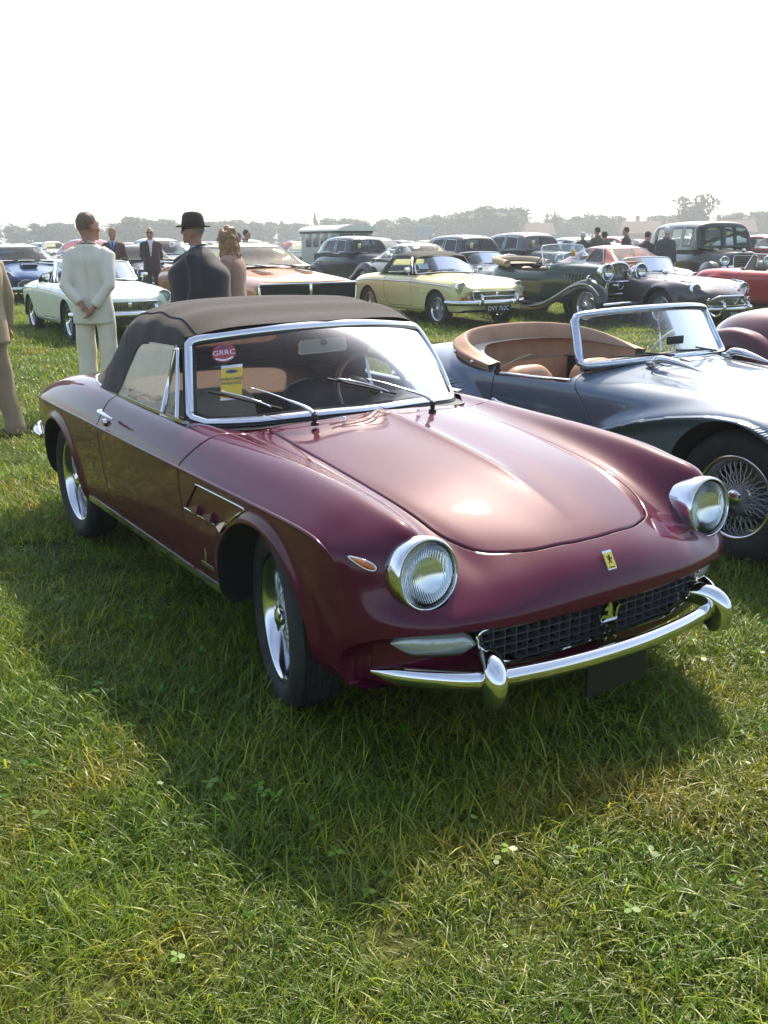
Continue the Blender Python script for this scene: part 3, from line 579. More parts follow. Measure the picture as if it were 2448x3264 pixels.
def build_maroon_top(root, PAINT):
    CLOTH = pbr('soft_top_cloth', (.025, .0160, .0130), .9, noise=.22, nscale=40, bump=.35, bscale=900, sheen=.15)
    LIN = pbr('soft_top_lining', (.060, .045, .040), .9)
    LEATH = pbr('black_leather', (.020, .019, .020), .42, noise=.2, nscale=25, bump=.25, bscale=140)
    LEATHC = pbr('black_leather_sunlit', (.36, .29, .21), .45, noise=.12, nscale=20, bump=.2, bscale=140)  # near seat back only: sun and glare painted into the leather colour
    # ---- windscreen
    base = lambda y: np.array((-.55-.055*(abs(y)/.3)**1.6*(abs(y) < 9)-.145*max(0, (abs(y)-.45)/.23)**1.8, y, .890-.036*(abs(y)/.68)**2.2))
    head = lambda y: np.array((-.925-.155*(abs(y)/.59)**2.4, y, 1.226-.048*(abs(y)/.59)**2.3))
    def W(u, v, off=0.0):
        a, b = base(.68*u), head(.592*u); p = a+(b-a)*v; bow = .018*4*v*(1-v); n = np.array((.66-.1*abs(u), .30*u, .70)); n /= np.linalg.norm(n); return p+n*(bow+off)
    def Wn(u): n = np.array((.66-.15*abs(u)**2, .42*u*abs(u), .70)); return n/np.linalg.norm(n)
    ws = empty('windscreen', parent=root)
    U = np.linspace(-1, 1, 41); Vv = np.linspace(0, 1, 15)
    P = np.array([[W(u*.985, .02+.955*v) for u in U] for v in Vv]); Vx, F = grid(P); mobj('pane', Vx, F, glass('windscreen_glass', (.92, .95, .94), dust=.06, film_col=(.80, .66, .60), ior=1.2), ws)  # warm film paints the glare veil over the cabin
    bord = [(u, 0.0) for u in np.linspace(-.93, .93, 40)]+[(.985, .045), (1, .09)]+[(1, v) for v in np.linspace(.12, .88, 14)]+[(1, .93), (.975, .985)]+[(u, 1.0) for u in np.linspace(.93, -.93, 40)]+[(-.975, .985), (-1, .93)]+[(-1, v) for v in np.linspace(.88, .12, 14)]+[(-1, .09), (-.985, .045)]
    pth = np.array([W(u, v) for u, v in bord]); ups = np.array([Wn(u) for u, v in bord])
    cen = pth.mean(0); tt = np.roll(pth, -1, 0)-np.roll(pth, 1, 0); sd = np.cross(tt, ups); sg = np.sign(np.einsum('ij,ij->i', sd, pth-cen).mean())
    mobj('frame', *sweep(pth, [(sg*-.030, .000), (sg*-.026, .009), (sg*-.010, .014), (sg*.004, .011), (sg*.008, 0.0), (sg*.006, -.008), (sg*-.030, -.006)], up=ups, closed=True), CHROME, ws, sharp=50)
    mobj('rubber_seal', *sweep(pth, [(sg*-.042, -.002), (sg*-.040, .005), (sg*-.030, .006), (sg*-.030, -.006)], up=ups, closed=True), BLACK, ws, sharp=50)
    mobj('gasket', *sweep(pth, [(sg*.006, -.010), (sg*.007, .005), (sg*.016, .003), (sg*.020, -.012)], up=ups, closed=True), BLACK, ws, sharp=50)
    # ---- soft top
    R0 = [(-.915, 0, 1.238), (-.945, .28, 1.234), (-1.0, .46, 1.220), (-1.065, .565, 1.195), (-1.085, .598, 1.170), (-.98, .655, 1.02), (-.88, .70, .875)]
    net = [R0,
        [(-1.18, 0, 1.288), (-1.18, .28, 1.283), (-1.18, .45, 1.270), (-1.18, .562, 1.232), (-1.18, .610, 1.168), (-1.12, .658, 1.02), (-1.05, .70, .875)],
        [(-1.42, 0, 1.314), (-1.42, .28, 1.308), (-1.41, .45, 1.292), (-1.40, .565, 1.252), (-1.38, .620, 1.160), (-1.32, .660, 1.02), (-1.28, .70, .875)],
        [(-1.68, 0, 1.308), (-1.67, .28, 1.302), (-1.65, .45, 1.286), (-1.62, .568, 1.245), (-1.58, .628, 1.150), (-1.52, .664, 1.02), (-1.48, .70, .875)],
        [(-1.93, 0, 1.262), (-1.92, .28, 1.256), (-1.88, .45, 1.238), (-1.82, .578, 1.195), (-1.73, .636, 1.110), (-1.66, .668, 1.0), (-1.62, .702, .875)],
        [(-2.10, 0, 1.150), (-2.09, .28, 1.145), (-2.05, .45, 1.128), (-1.96, .588, 1.090), (-1.85, .648, 1.030), (-1.78, .675, .955), (-1.74, .704, .877)],
        [(-2.24, 0, 1.020), (-2.23, .28, 1.015), (-2.20, .46, 1.000), (-2.12, .600, .975), (-1.98, .660, .940), (-1.89, .684, .910), (-1.84, .706, .880)],
        [(-2.385, 0, .905), (-2.38, .28, .903), (-2.35, .46, .900), (-2.28, .612, .897), (-2.12, .674, .893), (-2.00, .694, .888), (-1.95, .708, .884)]]
    S, tv = net_surface(net, 150, 90, smooth_u=2.2, smooth_v=1.5)
    bowm = 0.006*np.cos(S[..., 0]*26)*np.clip((S[..., 2]-1.18)/.1, 0, 1); S[..., 2] += bowm
    rg = np.sin(S[..., 0]*31+S[..., 2]*17)*np.sin(S[..., 2]*9)*.0025*np.clip((S[..., 1]-.45)/.1, 0, 1); S[..., 1] += rg
    N = surf_normals(S); s0 = -1 if N[20, 5, 2] < 0 else 1; N *= s0; Vx, T = tri_grid(S, flip=s0 < 0); t = Tri(Vx, T, N.reshape(-1, 3))
    win = fillet([(-.86, 1.150), (-1.10, 1.148), (-1.555, 1.128), (-1.635, .98), (-1.775, .80), (-.70, .80), (-.80, .95)], [.01, .02, .07, .2, .0, 0, 0], 6)
    gw = lambda V: np.where(V[:, 1] > .55, polysdf(V[:, [0, 2]], win), 1.0)
    rw = fillet([(-.47, 1.185), (.47, 1.185), (.52, .945), (-.52, .945)], .06, 6)
    grw = lambda V: np.where(V[:, 0] < -1.85, polysdf(V[:, 1:], rw), 1.0)
    _, t = t.cut(gw(t.V)); rwp, t = t.cut(grw(t.V))
    full = t.join(t.mirror()); st = full.build('soft_top', CLOTH, root)
    inn = Tri(full.V-full.N*.012, full.T[:, ::-1], -full.N); inn.build('lining', LIN, st)
    rwf = rwp.join(rwp.mirror()); rwf.build('rear_window', glass('plastic_rear_window', (.9, .9, .85), dust=.03), st)
    # seam welts over the bow and along the side, base strip
    for sg2 in (-1, 1):
        j = int(np.argmin(abs(tv-3))); seam = S[2:-3:2, j-2]*(1, sg2, 1); seam[:, 2] += .002
        mobj('seam', *tube(seam, .0035, 6), CLOTH, st)
        wl = np.concatenate([win[(win[:, 1] > .85) & (win[:, 0] < -1.05)]]); 
    ib = int(.565*150); mobj('seam', *tube(np.concatenate([S[ib, :int(np.argmin(abs(tv-4.2)))][::-1]*(1, -1, 1), S[ib, 1:int(np.argmin(abs(tv-4.2)))]]), .003, 6), CLOTH, st)
    edge = S[-1, :][::2]; eb = np.concatenate([edge[::-1]*(1, -1, 1), edge[1:]]); eb[:, 2] -= .004
    mobj('base_strip', *sweep(eb, [(-.003, -.012), (.010, -.010), (.012, .004), (.004, .012), (-.004, .012)]), CHROME, st, sharp=50)
    # ---- side glass, quarter lights, waist strip
    def side(x, z): return .70-(z-.875)*.27
    for sg2 in (-1, 1):
        sw = empty('side_window', parent=root)
        ol = [(-1.125, .860), (-1.105, 1.150), (-1.56, 1.140), (-1.655, .98), (-1.785, .862)]
        ol = fillet(ol, [0, 0, .06, .1, 0], 5); g2 = [(x, sg2*side(x, z), z) for x, z in ol]; mobj('pane', g2, [tuple(range(len(g2)))], (glass('veiled_side_glass', (.90, .89, .84), dust=.50, film_col=(1.0, .92, .78), ior=2.0) if sg2 < 0 else glass('clear_side_glass', (.92, .94, .92), dust=.04)), sw, smooth=False)  # milky reflection painted into the near pane as a heavy cream film
        ql = [(-.955, .865), (-1.075, 1.140), (-1.103, 1.142), (-1.125, .865)]; g3 = [(x, sg2*side(x, z), z) for x, z in ql]; mobj('quarter_pane', g3, [(0, 1, 2, 3)], glass('quarter_glass', (.90, .93, .92), dust=.14), sw, smooth=False)
        q2 = fillet(ql, .015, 4); mobj('quarter_frame', *tube([(x, sg2*(side(x, z)+.004), z) for x, z in q2], .0085, 8, closed=True, flat=.8), CHROME, sw)
        mobj('divider', *tube([(-1.122, sg2*(side(0, .86)+.003), .86), (-1.104, sg2*(side(0, 1.155)+.003), 1.155)], .009, 8), CHROME, sw)
        mobj('waist_strip', *sweep([(x, sg2*(.705+.004*math.sin((x+.9)*2.)), .868+(x+.9)*-.006) for x in np.linspace(-.86, -1.84, 16)][::(1 if sg2 < 0 else -1)], [(-.010, -.004), (.014, -.006), (.016, .002), (.006, .009), (-.010, .009)]), CHROME, sw, sharp=50)
    # ---- wipers
    for y0, x0, tip, mid in ((-.335, -.455, (-.60, -.82), None), (.215, -.425, (-.66, -.30), None)):
        w = empty('wiper', parent=root)
        piv = np.array((x0, y0, .900)); 
        MB().add(lathe([(.0, .0), (.016, 0), (.016, .012), (.010, .014), (.010, .03), (.014, .032), (.012, .045), (0, .047)], 14, 'z')).build('spindle', BLACK, w).location = piv-Vector((0, 0, .02))
        tipu = -.70 if y0 < 0 else .02; end = W(tipu, .30 if y0 < 0 else .28, .028); a = piv+np.array((0, 0, .028))
        m1 = a+(end-a)*.42+np.array((.004, 0, .010)); arm = np.array([a, a+(m1-a)*.3+np.array((0, 0, .006)), m1, a+(end-a)*.72+np.array((.002, 0, .008)), end])
        mobj('arm', *tube(spl(arm, 18), np.interp(np.linspace(0, 1, 18), [0, .1, .40, .45, 1], [.012, .013, .009, .005, .004]), 8, flat=.6), CHROME_S, w)
        u0, u1 = (-.905, -.555) if y0 < 0 else (-.225, .215); b0, b1 = (.315, .085) if y0 < 0 else (.335, .115)
        bl = np.array([W(u, v, .008) for u, v in zip(np.linspace(u0, u1, 16), np.linspace(b0, b1, 16))]); mobj('blade', *sweep(bl, [(-.003, 0), (.003, 0), (.004, .010), (-.004, .010)], up=Wn(tipu)), BLACK, w, smooth=False)
        br = np.array([W(u, v, .020+.010*math.sin(math.pi*q)) for u, v, q in zip(np.linspace(u0+.06, u1-.06, 16), np.linspace(b0-.02, b1+.02, 16), np.linspace(0, 1, 16))]); mobj('bridge', *tube(br, .0042, 6), CHROME_S, w)
    for y0, x0 in ((-.21, -.44), (.13, -.405)): mobj('washer_jet', *lathe([(.009, 0), (.007, .010), (0, .013)], 10, 'z'), CHROME, root).location = (x0, y0, .893)
    # ---- stickers inside the screen
    ST = empty('windscreen_stickers', parent=root)
    def wplane(u, v): a = W(u+.02, v)-W(u-.02, v); b = W(u, v+.04)-W(u, v-.04); M = basis(W(u, v, -.006), a, b); return M
    M1 = wplane(-.79, .77); RED = pbr('sticker_red', (.42, .03, .05), .5); WHT = pbr('print_white', (.75, .76, .80), .5); YEL = pbr('sticker_yellow', (.78, .52, .04), .5); NAVY = pbr('print_navy', (.04, .06, .16), .5)
    disc = [(.050*math.cos(a), .050*math.sin(a)) for a in np.linspace(0, 2*math.pi, 32, endpoint=False)]
    def put(VF, M, name, mat): V, F = VF; A = np.array(M); mobj(name, V@A[:3, :3].T+A[:3, 3], F, mat, ST, smooth=False)
    put(plate(disc, .001, 'z'), M1, 'round_sticker', RED)
    text('GRRC', .036, WHT, ST, M=M1 @ Matrix.Translation((0, 0, .0015)))
    arc = [(-.036+.072*t, -.022-.012*math.sin(math.pi*t)) for t in np.linspace(0, 1, 12)]; rib = arc+[(x, y-.009) for x, y in arc[::-1]]; put(plate(rib, .001, 'z'), M1 @ Matrix.Translation((0, 0, .001)), 'sticker_ribbon', WHT)
    crown = [(-.016, .022), (.016, .022), (.020, .038), (.010, .030), (0, .040), (-.010, .030), (-.020, .038)]; put(plate(crown, .001, 'z'), M1 @ Matrix.Translation((0, 0, .001)), 'sticker_crown', NAVY)
    M2 = wplane(-.785, .43) @ Matrix.Diagonal((1.06, 1.22, 1, 1)); yr = [(-.042, -.063), (.042, -.063), (.042, .066), (.0, .060), (-.042, .064)]
    put(plate([(-.042, -.063), (.042, -.063), (.042, .064), (-.042, .064)], .001, 'z'), M2, 'parking_pass', YEL)
    put(plate([(-.042, .056), (.042, .056), (.042, .068), (-.042, .066)], .001, 'z'), M2 @ Matrix.Translation((0, 0, .001)), 'pass_header', WHT); put(plate([(-.042, -.068), (.042, -.068), (.042, -.060), (-.042, -.060)], .001, 'z'), M2 @ Matrix.Translation((0, 0, .001)), 'pass_footer', WHT)
    put(plate([(.024*math.cos(a), .042+.007*math.sin(a)) for a in np.linspace(0, 2*math.pi, 20, endpoint=False)], .001, 'z'), M2 @ Matrix.Translation((0, 0, .001)), 'pass_emblem', NAVY)
    text('FORWARD', .0165, NAVY, ST, M=M2 @ Matrix.Translation((0, .012, .0015)), sx=1.15); text('PARKING', .0165, NAVY, ST, M=M2 @ Matrix.Translation((0, -.004, .0015)), sx=1.15)
    # ---- cabin
    cab = empty('cabin', parent=root)
    D = [[(-.56-.02*abs(y)*3-.16*max(0, (abs(y)-.45)/.2)**2, y, .880-.035*(abs(y)/.68)**2), (-.80, y, .872-.03*(abs(y)/.68)**2), (-.93, y, .855), (-.955, y, .82), (-.94, y, .68), (-.85, y, .5)] for y in np.linspace(-.655, .655, 25)]
    bp_ = np.array(D); bp_[..., 2] += (np.exp(-((bp_[..., 1]-.36)/.17)**2)*np.exp(-((bp_[..., 0]+.95)/.12)**2))*.045; V, F = grid(bp_); mobj('dashboard', V, F, LEATH, cab)
    sw = np.array([(-1.10, .36, .865)]); tilt = R(28); ring = np.array([(0, .198*math.cos(a), .198*math.sin(a)) for a in np.linspace(0, 2*math.pi, 48, endpoint=False)]); c_, s_ = math.cos(-tilt), math.sin(-tilt)
    rot = lambda P: np.stack([P[:, 0]*c_-P[:, 2]*s_*-1, P[:, 1], P[:, 0]*s_*-1+P[:, 2]*c_], 1); rg = rot(ring)*(1, 1, 1)+sw
    stw = empty('steering_wheel', parent=cab); mobj('rim', *tube(rg, .012, 10, closed=True), pbr('wood_rim', (.16, .06, .02), .3, coat=.8, noise=.3, nscale=40), stw)
    mb = MB()
    for a in (R(90), R(210), R(330)): mb.add(tube(rot(np.array([(0, .03*math.cos(a), .03*math.sin(a)), (.012, .19*math.cos(a), .19*math.sin(a))]))+sw, .009, 8, flat=.4))
    mb.add(tube([sw[0], sw[0]+np.array((.24, 0, -.10))], .03, 12)).build('spokes', CHROME_S, stw)
    # seats with fluted backs
    for sg2 in (-1, 1):
        for nm, pts, wd in (('seat_back', [(-1.36, .50), (-1.395, .62), (-1.44, .74), (-1.475, .84), (-1.50, .885), (-1.54, .895), (-1.575, .86), (-1.56, .70), (-1.52, .48)], .25), ('seat_cushion', [(-1.40, .50), (-1.25, .53), (-1.0, .53), (-.93, .51), (-.92, .45), (-1.0, .40), (-1.4, .40)], .24)):
            pp = spl(np.array(pts), 26); ys = np.linspace(-1, 1, 41); P = []
            for q in ys:
                sh = (1-abs(q)**5*.55); c0 = pp.mean(0); rib = 1+.014*abs(math.cos(q*math.pi*4.5))*(abs(q) < .75)+.03*(abs(q) > .8); P.append([(c0[0]+(x-c0[0])*(.35+.65*sh)*rib, sg2*.345+q*wd, c0[1]+(z-c0[1])*(.45+.55*sh)*(rib if z > .6 else 1)) for x, z in pp])
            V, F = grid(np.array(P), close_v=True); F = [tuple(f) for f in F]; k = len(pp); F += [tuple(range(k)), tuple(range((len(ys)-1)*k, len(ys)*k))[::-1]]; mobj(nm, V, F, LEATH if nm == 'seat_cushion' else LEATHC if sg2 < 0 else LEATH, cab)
    P = np.array([[(-1.9, y, .80), (-1.72, y, .80), (-1.70, y, .45)] for y in (-.62, .62)]); V, F = grid(P); mobj('rear_shelf', V, F, pbr('tan_carpet', (.10, .050, .036), .9, noise=.2), cab)
    P = np.array([[(-2.33, y, .88), (-1.9, y, .80)] for y in (-.62, 0, .62)]); V, F = grid(P); mobj('rear_shelf', V, F, pbr('tan_carpet', (.10, .050, .036), .9), cab)
    P = np.array([[(x, y, .30) for y in (-.70, .70)] for x in (-.6, -1.75)]); V, F = grid(P); mobj('floor_mat', V, F, LEATH, cab)
    for sg2 in (-1, 1): P = np.array([[(x, sg2*.665, z) for z in (.28, .6, .86)] for x in (-.7, -1.2, -1.75)]); V, F = grid(P); mobj('door_card', V, F, LEATH, cab)
    mir = empty('rear_view_mirror', parent=cab); mpl = fillet([(-.118, -.030), (.118, -.030), (.115, .033), (-.115, .033)], .015, 4)
    Mm = basis((-.985, .012, 1.122), (.12, 1, .04), (.10, 0, 1)); A = np.array(Mm); V, F = plate(mpl, .014, 'z'); mobj('housing', V@A[:3, :3].T+A[:3, 3], F, CHROME_S, mir, smooth=False); mobj('stem', *tube([(-.985, .012, 1.15), (-.955, 0, 1.21)], .007, 8), BLACK, mir)
    V, F = plate(mpl*.9, .002, 'z'); V[:, 2] += .008; mobj('back_plate', V@A[:3, :3].T+A[:3, 3], F, pbr('mirror_back_grey', (.35, .35, .34), .5), mir, smooth=False); mobj('mount', *xf(lathe([(.0, .0), (.016, 0), (.012, .015), (0, .018)], 12, 'x'), (-.975, .012, 1.14)), BLACK, mir)

FERRARI, F_PAINT = build_maroon(); build_maroon_top(FERRARI, F_PAINT)
# ------------------------------------------------------------------ kit for the other cars (origin: front axle on the ground, x forward, y left)
def gz(x, y):
    """height of the field: flat near the camera, rising a hand's breadth behind"""
    d = np.hypot(np.asarray(x, float)-2.7, np.asarray(y, float)+2.1); t = np.clip((d-9)/15, 0, 1); return .20*t*t*(3-2*t)
LEATHER_T = pbr('tan_leather', (.38, .22, .13), .5, noise=.15, nscale=14, bump=.2, bscale=120)
LEATHER_K = pbr('dark_trim', (.018, .017, .018), .55, noise=.2, nscale=20)
LEATHER_R = pbr('red_leather', (.22, .03, .025), .5, noise=.15, nscale=14)
CANVAS = pbr('black_canvas', (.030, .030, .032), .85, noise=.2, nscale=30, bump=.3, bscale=600)
DGLASS = glass('car_glass', (.80, .88, .85), dust=.04, ior=1.42)
PLATE_K = pbr('plate_black', (.012, .012, .012), .35); PLATE_W = pbr('plate_silver_letters', (.65, .65, .66), .3)
def body_net(st, bow=.2, tail=.15, cols=None):
    """stations (x, half width, centre z, bonnet edge z, wing crown z, shoulder z, sill z) -> control net"""
    cols = cols or (.30, .58, .78, .93); net = []; x1 = st[0][0]; xn = st[-1][0]
    for x, w, zc, ze, zr, zs, zb in st:
        zm = zs*.55+zb*.45
        r = [(0, zc), (cols[0]*w, zc-(zc-ze)*.25), (cols[1]*w, ze), (cols[2]*w, zr), (cols[3]*w, zr*.45+zs*.55), (w, zs-.04), (w*1.0, zm), (w*.97, zb+.06), (w*.92, zb)]
        f = np.clip((x-(x1-.7))/.7, 0, 1)**1.5; g = np.clip(((xn+.6)-x)/.6, 0, 1)**1.5
        net.append([(x-bow*f*(y/max(w, .01))**2+tail*g*(y/max(w, .01))**2, y, z) for y, z in r])
    return np.array(net)
def skin_of(net, nu=110, nv=56, su=2.0, sv=1.2):
    S, tv = net_surface(net, nu, nv, smooth_u=su, smooth_v=sv); N = surf_normals(S); s = -1 if N[nu//2, 3, 2] < 0 else 1; N *= s
    N[:, 0, 1] = 0; N /= np.linalg.norm(N, axis=2, keepdims=True)+1e-9; V, T = tri_grid(S); t = Tri(V, T, N.reshape(-1, 3)); k = len(T)//2
    if np.cross(V[T[k, 1]]-V[T[k, 0]], V[T[k, 2]]-V[T[k, 0]])@t.N[T[k, 0]] < 0: t.T = t.T[:, ::-1]
    return t, S
def end_cap(S, i, name, mat, root):
    P = S[i]; ring = np.concatenate([P[::-1]*(1, -1, 1), P[1:]]); c = ring.mean(0); V = np.concatenate([ring, [c]]); n = len(ring)
    F = [(k, k+1, n) for k in range(n-1)]+[(n-1, 0, n)]; mobj(name, V, F if i else [f[::-1] for f in F], mat, root, smooth=False)
def arches(t, arch, S=None):
    for ax, az, ar in arch: _, t = t.cut(np.where(t.V[:, 1] > .35, np.hypot(t.V[:, 0]-ax, t.V[:, 2]-az)-ar, 1.0))
    return t
def flare(S, arch, amt, wid):
    for ax, az, ar in arch:
        d = np.hypot(S[..., 0]-ax, S[..., 2]-az); S[..., 1] += np.where(S[..., 1] > .5, 1, 0)*amt*np.exp(-((d-ar)/wid)**2)*np.clip((S[..., 2]-.15)/.15, 0, 1)
def wells(root, arch, w):
    for ax, az, ar in arch:
        for sg in (-1, 1):
            A = np.linspace(R(-8), R(188), 24); P = np.stack([[(ax+rr*math.cos(a), sg*yy, az+rr*math.sin(a)) for a in A] for yy, rr in ((w-.012, ar+.002), (w-.32, ar+.02), (w-.33, .02))]); V, F = grid(P); mobj('wheel_well', V, F, WELL, root)
def car_wheels(root, xs, yw, r, w, rim, style='wire', steer=0., n=28, **k):
    for x in xs:
        for sg in (-1, 1): make_wheel(root, (x, sg*yw, r-.005), sg, steer if x == xs[0] else 0, r, w, rim, style, n=n, tread=False, **k)
def lamp(root, loc, r=.09, tilt=4, name='headlight', pod=0.0, mat=None, rim=None):
    h = empty(name, parent=root); M = basis(loc, (math.cos(R(tilt)), 0, math.sin(R(tilt))), (0, 1, 0)); A = np.array(M); tr = lambda VF: (VF[0]@A[:3, :3].T+A[:3, 3], VF[1])
    back = [(.0, -pod-.02), (r*.5, -pod), (r*.85, -pod*.6), (r*1.08, -pod*.2)] if pod else [(r*1.05, -.08)]
    mobj('bezel', *tr(lathe(back+[(r*1.16, -.02), (r*1.16, 0), (r*1.06, .012), (r, .008)], 24, 'x')), rim or CHROME, h)
    mobj('reflector', *tr(lathe([(r, .0), (r*.7, -r*.22), (r*.3, -r*.34), (0, -r*.36)], 20, 'x')), mat or MIRROR, h)
    mobj('lens', *tr(lathe([(0, r*.22), (r*.5, r*.18), (r*.85, r*.08), (r*1.0, 0)], 20, 'x')), LENS, h); return h
def blade(root, pts, h=.05, d=.03, name='bumper', mat=None, mirror=True, n=40):
    p = np.array(pts, float)
    if mirror: p = np.concatenate([p, (p[:-1]*(1, -1, 1))[::-1]])
    A = np.linspace(-1.4, 1.4, 8); pr = [(d*math.cos(a)-d*.4, h*math.sin(a)) for a in A]+[(-d*.5, h*.8), (-d*.5, -h*.8)]
    return mobj(name, *sweep(spl(p, n), pr), mat or CHROME, root, sharp=50)
def overriders(root, x, y, z, h=.10):
    for sg in (-1, 1): mobj('overrider', *tube([(x-.05, sg*y, z-h*.55), (x, sg*y, z-h*.4), (x+.02, sg*y, z), (x+.005, sg*y, z+h*.6), (x-.03, sg*y, z+h*.8)], [.014, .024, .028, .022, .008], 10), CHROME, root)
def grille_of(root, outline, x, mat=None, bars='v', n=24, surround=.010, depth=.002, barmat=None, xf_=None):
    g = empty('grille', parent=root); P = np.array(outline); xf_ = xf_ or (lambda y: x); V, F = plate(P, .004, 'x'); V[:, 0] += np.array([xf_(y) for y in V[:, 1]])-depth; mobj('back', V, F, GAP, g, smooth=False)
    mobj('surround', *tube([(xf_(y)+.010, y, z) for y, z in P], surround, 8, closed=True), CHROME, g); mb = MB(); y0, y1, z0, z1 = P[:, 0].min(), P[:, 0].max(), P[:, 1].min(), P[:, 1].max()
    for k in range(1, n):
        if bars == 'v':
            y = y0+(y1-y0)*k/n; zz = [z for z in np.linspace(z0, z1, 40) if polysdf(np.array([(y, z)]), P)[0] < -.004]
            if len(zz) > 2: mb.add(box(.012, (y1-y0)/n*.30, zz[-1]-zz[0], c=(xf_(y)+.007, y, (zz[0]+zz[-1])/2)))
        else:
            z = z0+(z1-z0)*k/n; yy = [y for y in np.linspace(y0, y1, 60) if polysdf(np.array([(y, z)]), P)[0] < -.004]
            if len(yy) > 2: mb.add(sweep([(xf_(y)+.009, y, z) for y in yy[::4]+yy[-1:]], [(-.008, -.003), (.008, -.003), (.008, .003), (-.008, .003)]))
    if mb.n: mb.build('slats', barmat or CHROME_S, g, smooth=False)
    return g
def plate_of(root, loc, body, w=.52, h=.11, tilt=0.0, white=False):
    p = mobj('number_plate', *xf(box(.012, w, h, .003), loc, ry=-tilt), PLATE_K, root, smooth=False)
    if body: text(body, h*.95, PLATE_W, p, M=basis(Vector(loc)+Vector((.008, 0, 0)), (0, 1, 0), (0, 0, 1)), sx=.95)
    return p
def screen(root, bx, bw, bz, tx, tw, tz, bow=.10, fr=.016, mat=None, pillar=True, gl=None):
    """open-car windscreen: curved pane in a frame"""
    e = empty('windscreen', parent=root); U = np.linspace(-1, 1, 21)
    f = lambda u, v: np.array((bx-bow*abs(u)**2.2, bw*u, bz-.03*u*u))*(1-v)+np.array((tx-bow*.8*abs(u)**2.2, tw*u, tz-.03*abs(u)**2.5))*v
    P = np.array([[f(u*.98, v) for u in U] for v in np.linspace(.02, .98, 5)]); V, F = grid(P); mobj('pane', V, F, gl or DGLASS, e)
    b = [(u, 0) for u in np.linspace(-.96, .96, 16)]+[(1, .06)]+[(1, v) for v in (.3, .6, .9)]+[(.975, .98)]+[(u, 1) for u in np.linspace(.92, -.92, 16)]+[(-.975, .98)]+[(-1, v) for v in (.9, .6, .3)]+[(-1, .06)]
    mobj('frame', *tube([f(u, v) for u, v in b], fr, 8, closed=True, flat=.8), mat or CHROME, e); return e, f
def seats(root, x, w, z, mat, h=.42, wd=.23, n=2):
    for sg in ((-1, 1) if n == 2 else (0,)):
        pts = spl(np.array([(x+.10, z), (x+.06, z+.12), (x, z+h*.6), (x-.05, z+h*.93), (x-.10, z+h), (x-.15, z+h*.93), (x-.13, z+h*.5), (x-.06, z)]), 18); P = []
        for q in np.linspace(-1, 1, 13):
            s = 1-abs(q)**4*.35; c = pts.mean(0); P.append([(c[0]+(a-c[0])*(.5+.5*s), sg*w+q*wd, z+(b-z)*s) for a, b in pts])
        V, F = grid(np.array(P), close_v=True); F = [tuple(f) for f in F]; k = len(pts); F += [tuple(range(k)), tuple(range(12*k, 13*k))[::-1]]; mobj('seat', V, F, mat, root)
def tub(root, x0, x1, w, z0, z1, mat):
    mb = MB().add(grid(np.array([[(x, y, z0) for y in (-w, w)] for x in (x0, x1)])))
    for sg in (-1, 1): mb.add(grid(np.array([[(x, sg*w, z) for z in (z0, z1)] for x in (x0, x1)])))
    for x in (x0, x1): mb.add(grid(np.array([[(x, y, z) for z in (z0, z1)] for y in (-w, w)])))
    mb.build('cabin_trim', mat, root, smooth=False)
def steering(root, c, r=.19, tilt=28, mat=None):
    e = empty('steering_wheel', parent=root); c = np.array(c); ct, st_ = math.cos(R(tilt)), math.sin(R(tilt))
    ring = np.array([c+np.array((r*math.sin(a)*st_, r*math.cos(a), r*math.sin(a)*ct)) for a in np.linspace(0, 2*math.pi, 28, endpoint=False)]); mobj('rim', *tube(ring, .011, 6, closed=True), mat or BLACK, e)
    mb = MB()
    for k in (0, 9, 19): mb.add(tube([c, ring[k]], .006, 5))
    mb.add(tube([c, c+np.array((.3, 0, -.15))], .02, 6)).build('spokes', CHROME_S, e, sharp=None)
def shell_top(root, st, belt, wins, front, rear, mat, glassmat=None, nu=80, nv=40, name='roof', xh=None, xr=None, line=True, frame=None):
    """closed cabin: stations (x, roof z, roof half width, belt z, belt half width); windows cut out and glazed"""
    net = []
    for x, zt, wt, zb, wb in st:
        h = max(zt-zb, .01); net.append([(x, 0, zt), (x, wt*.45, zt-.008*min(1, h*4)), (x, wt*.82, zt-.10*h*.6-.01), (x, wt, zt-.24*h), (x, wt*.55+wb*.45, zb+h*.40), (x, wb, zb)])
    t, S = skin_of(np.array(net), nu, nv, 1.6, .8); gl = glassmat or DGLASS; panes = []
    for wpoly in wins: p, t = t.cut(np.where(abs(t.V[:, 1]) > .25, polysdf(t.V[:, [0, 2]], np.array(wpoly)), 1.0)); panes.append(('side_window', p))
    if front is not None: p, t = t.cut(np.where(t.V[:, 0] > (xh if xh is not None else 9), polysdf(t.V[:, 1:], np.array(front)), 1.0)); panes.append(('windscreen', p))
    if rear is not None: p, t = t.cut(np.where(t.V[:, 0] < (xr if xr is not None else -99), polysdf(t.V[:, 1:], np.array(rear)), 1.0)); panes.append(('rear_window', p))
    full = t.join(t.mirror()); o = full.build(name, mat, root)
    if line: Tri(full.V-full.N*.01, full.T[:, ::-1], -full.N).build('headlining', LEATHER_K, o)
    for nm, p in panes:
        if not len(p.T): continue
        if nm == 'side_window':
            for q in (p, p.mirror()): Tri(q.V-q.N*.006, q.T, q.N).build(nm, gl, root)
        else: q = p.join(p.mirror()); Tri(q.V-q.N*.006, q.T, q.N).build(nm, gl, root)
    if frame is not None:
        for wpoly in wins:
            for sg in (-1, 1):
                P = fillet(wpoly, .02, 3); ys = [np.interp(z, [st[2][3], st[2][1]], [st[2][4], st[2][2]]) for _, z in P]; mobj('window_frame', *tube([(x, sg*(y+.002), z) for (x, z), y in zip(P, ys)], .008, 6, closed=True), frame, root)
    return o
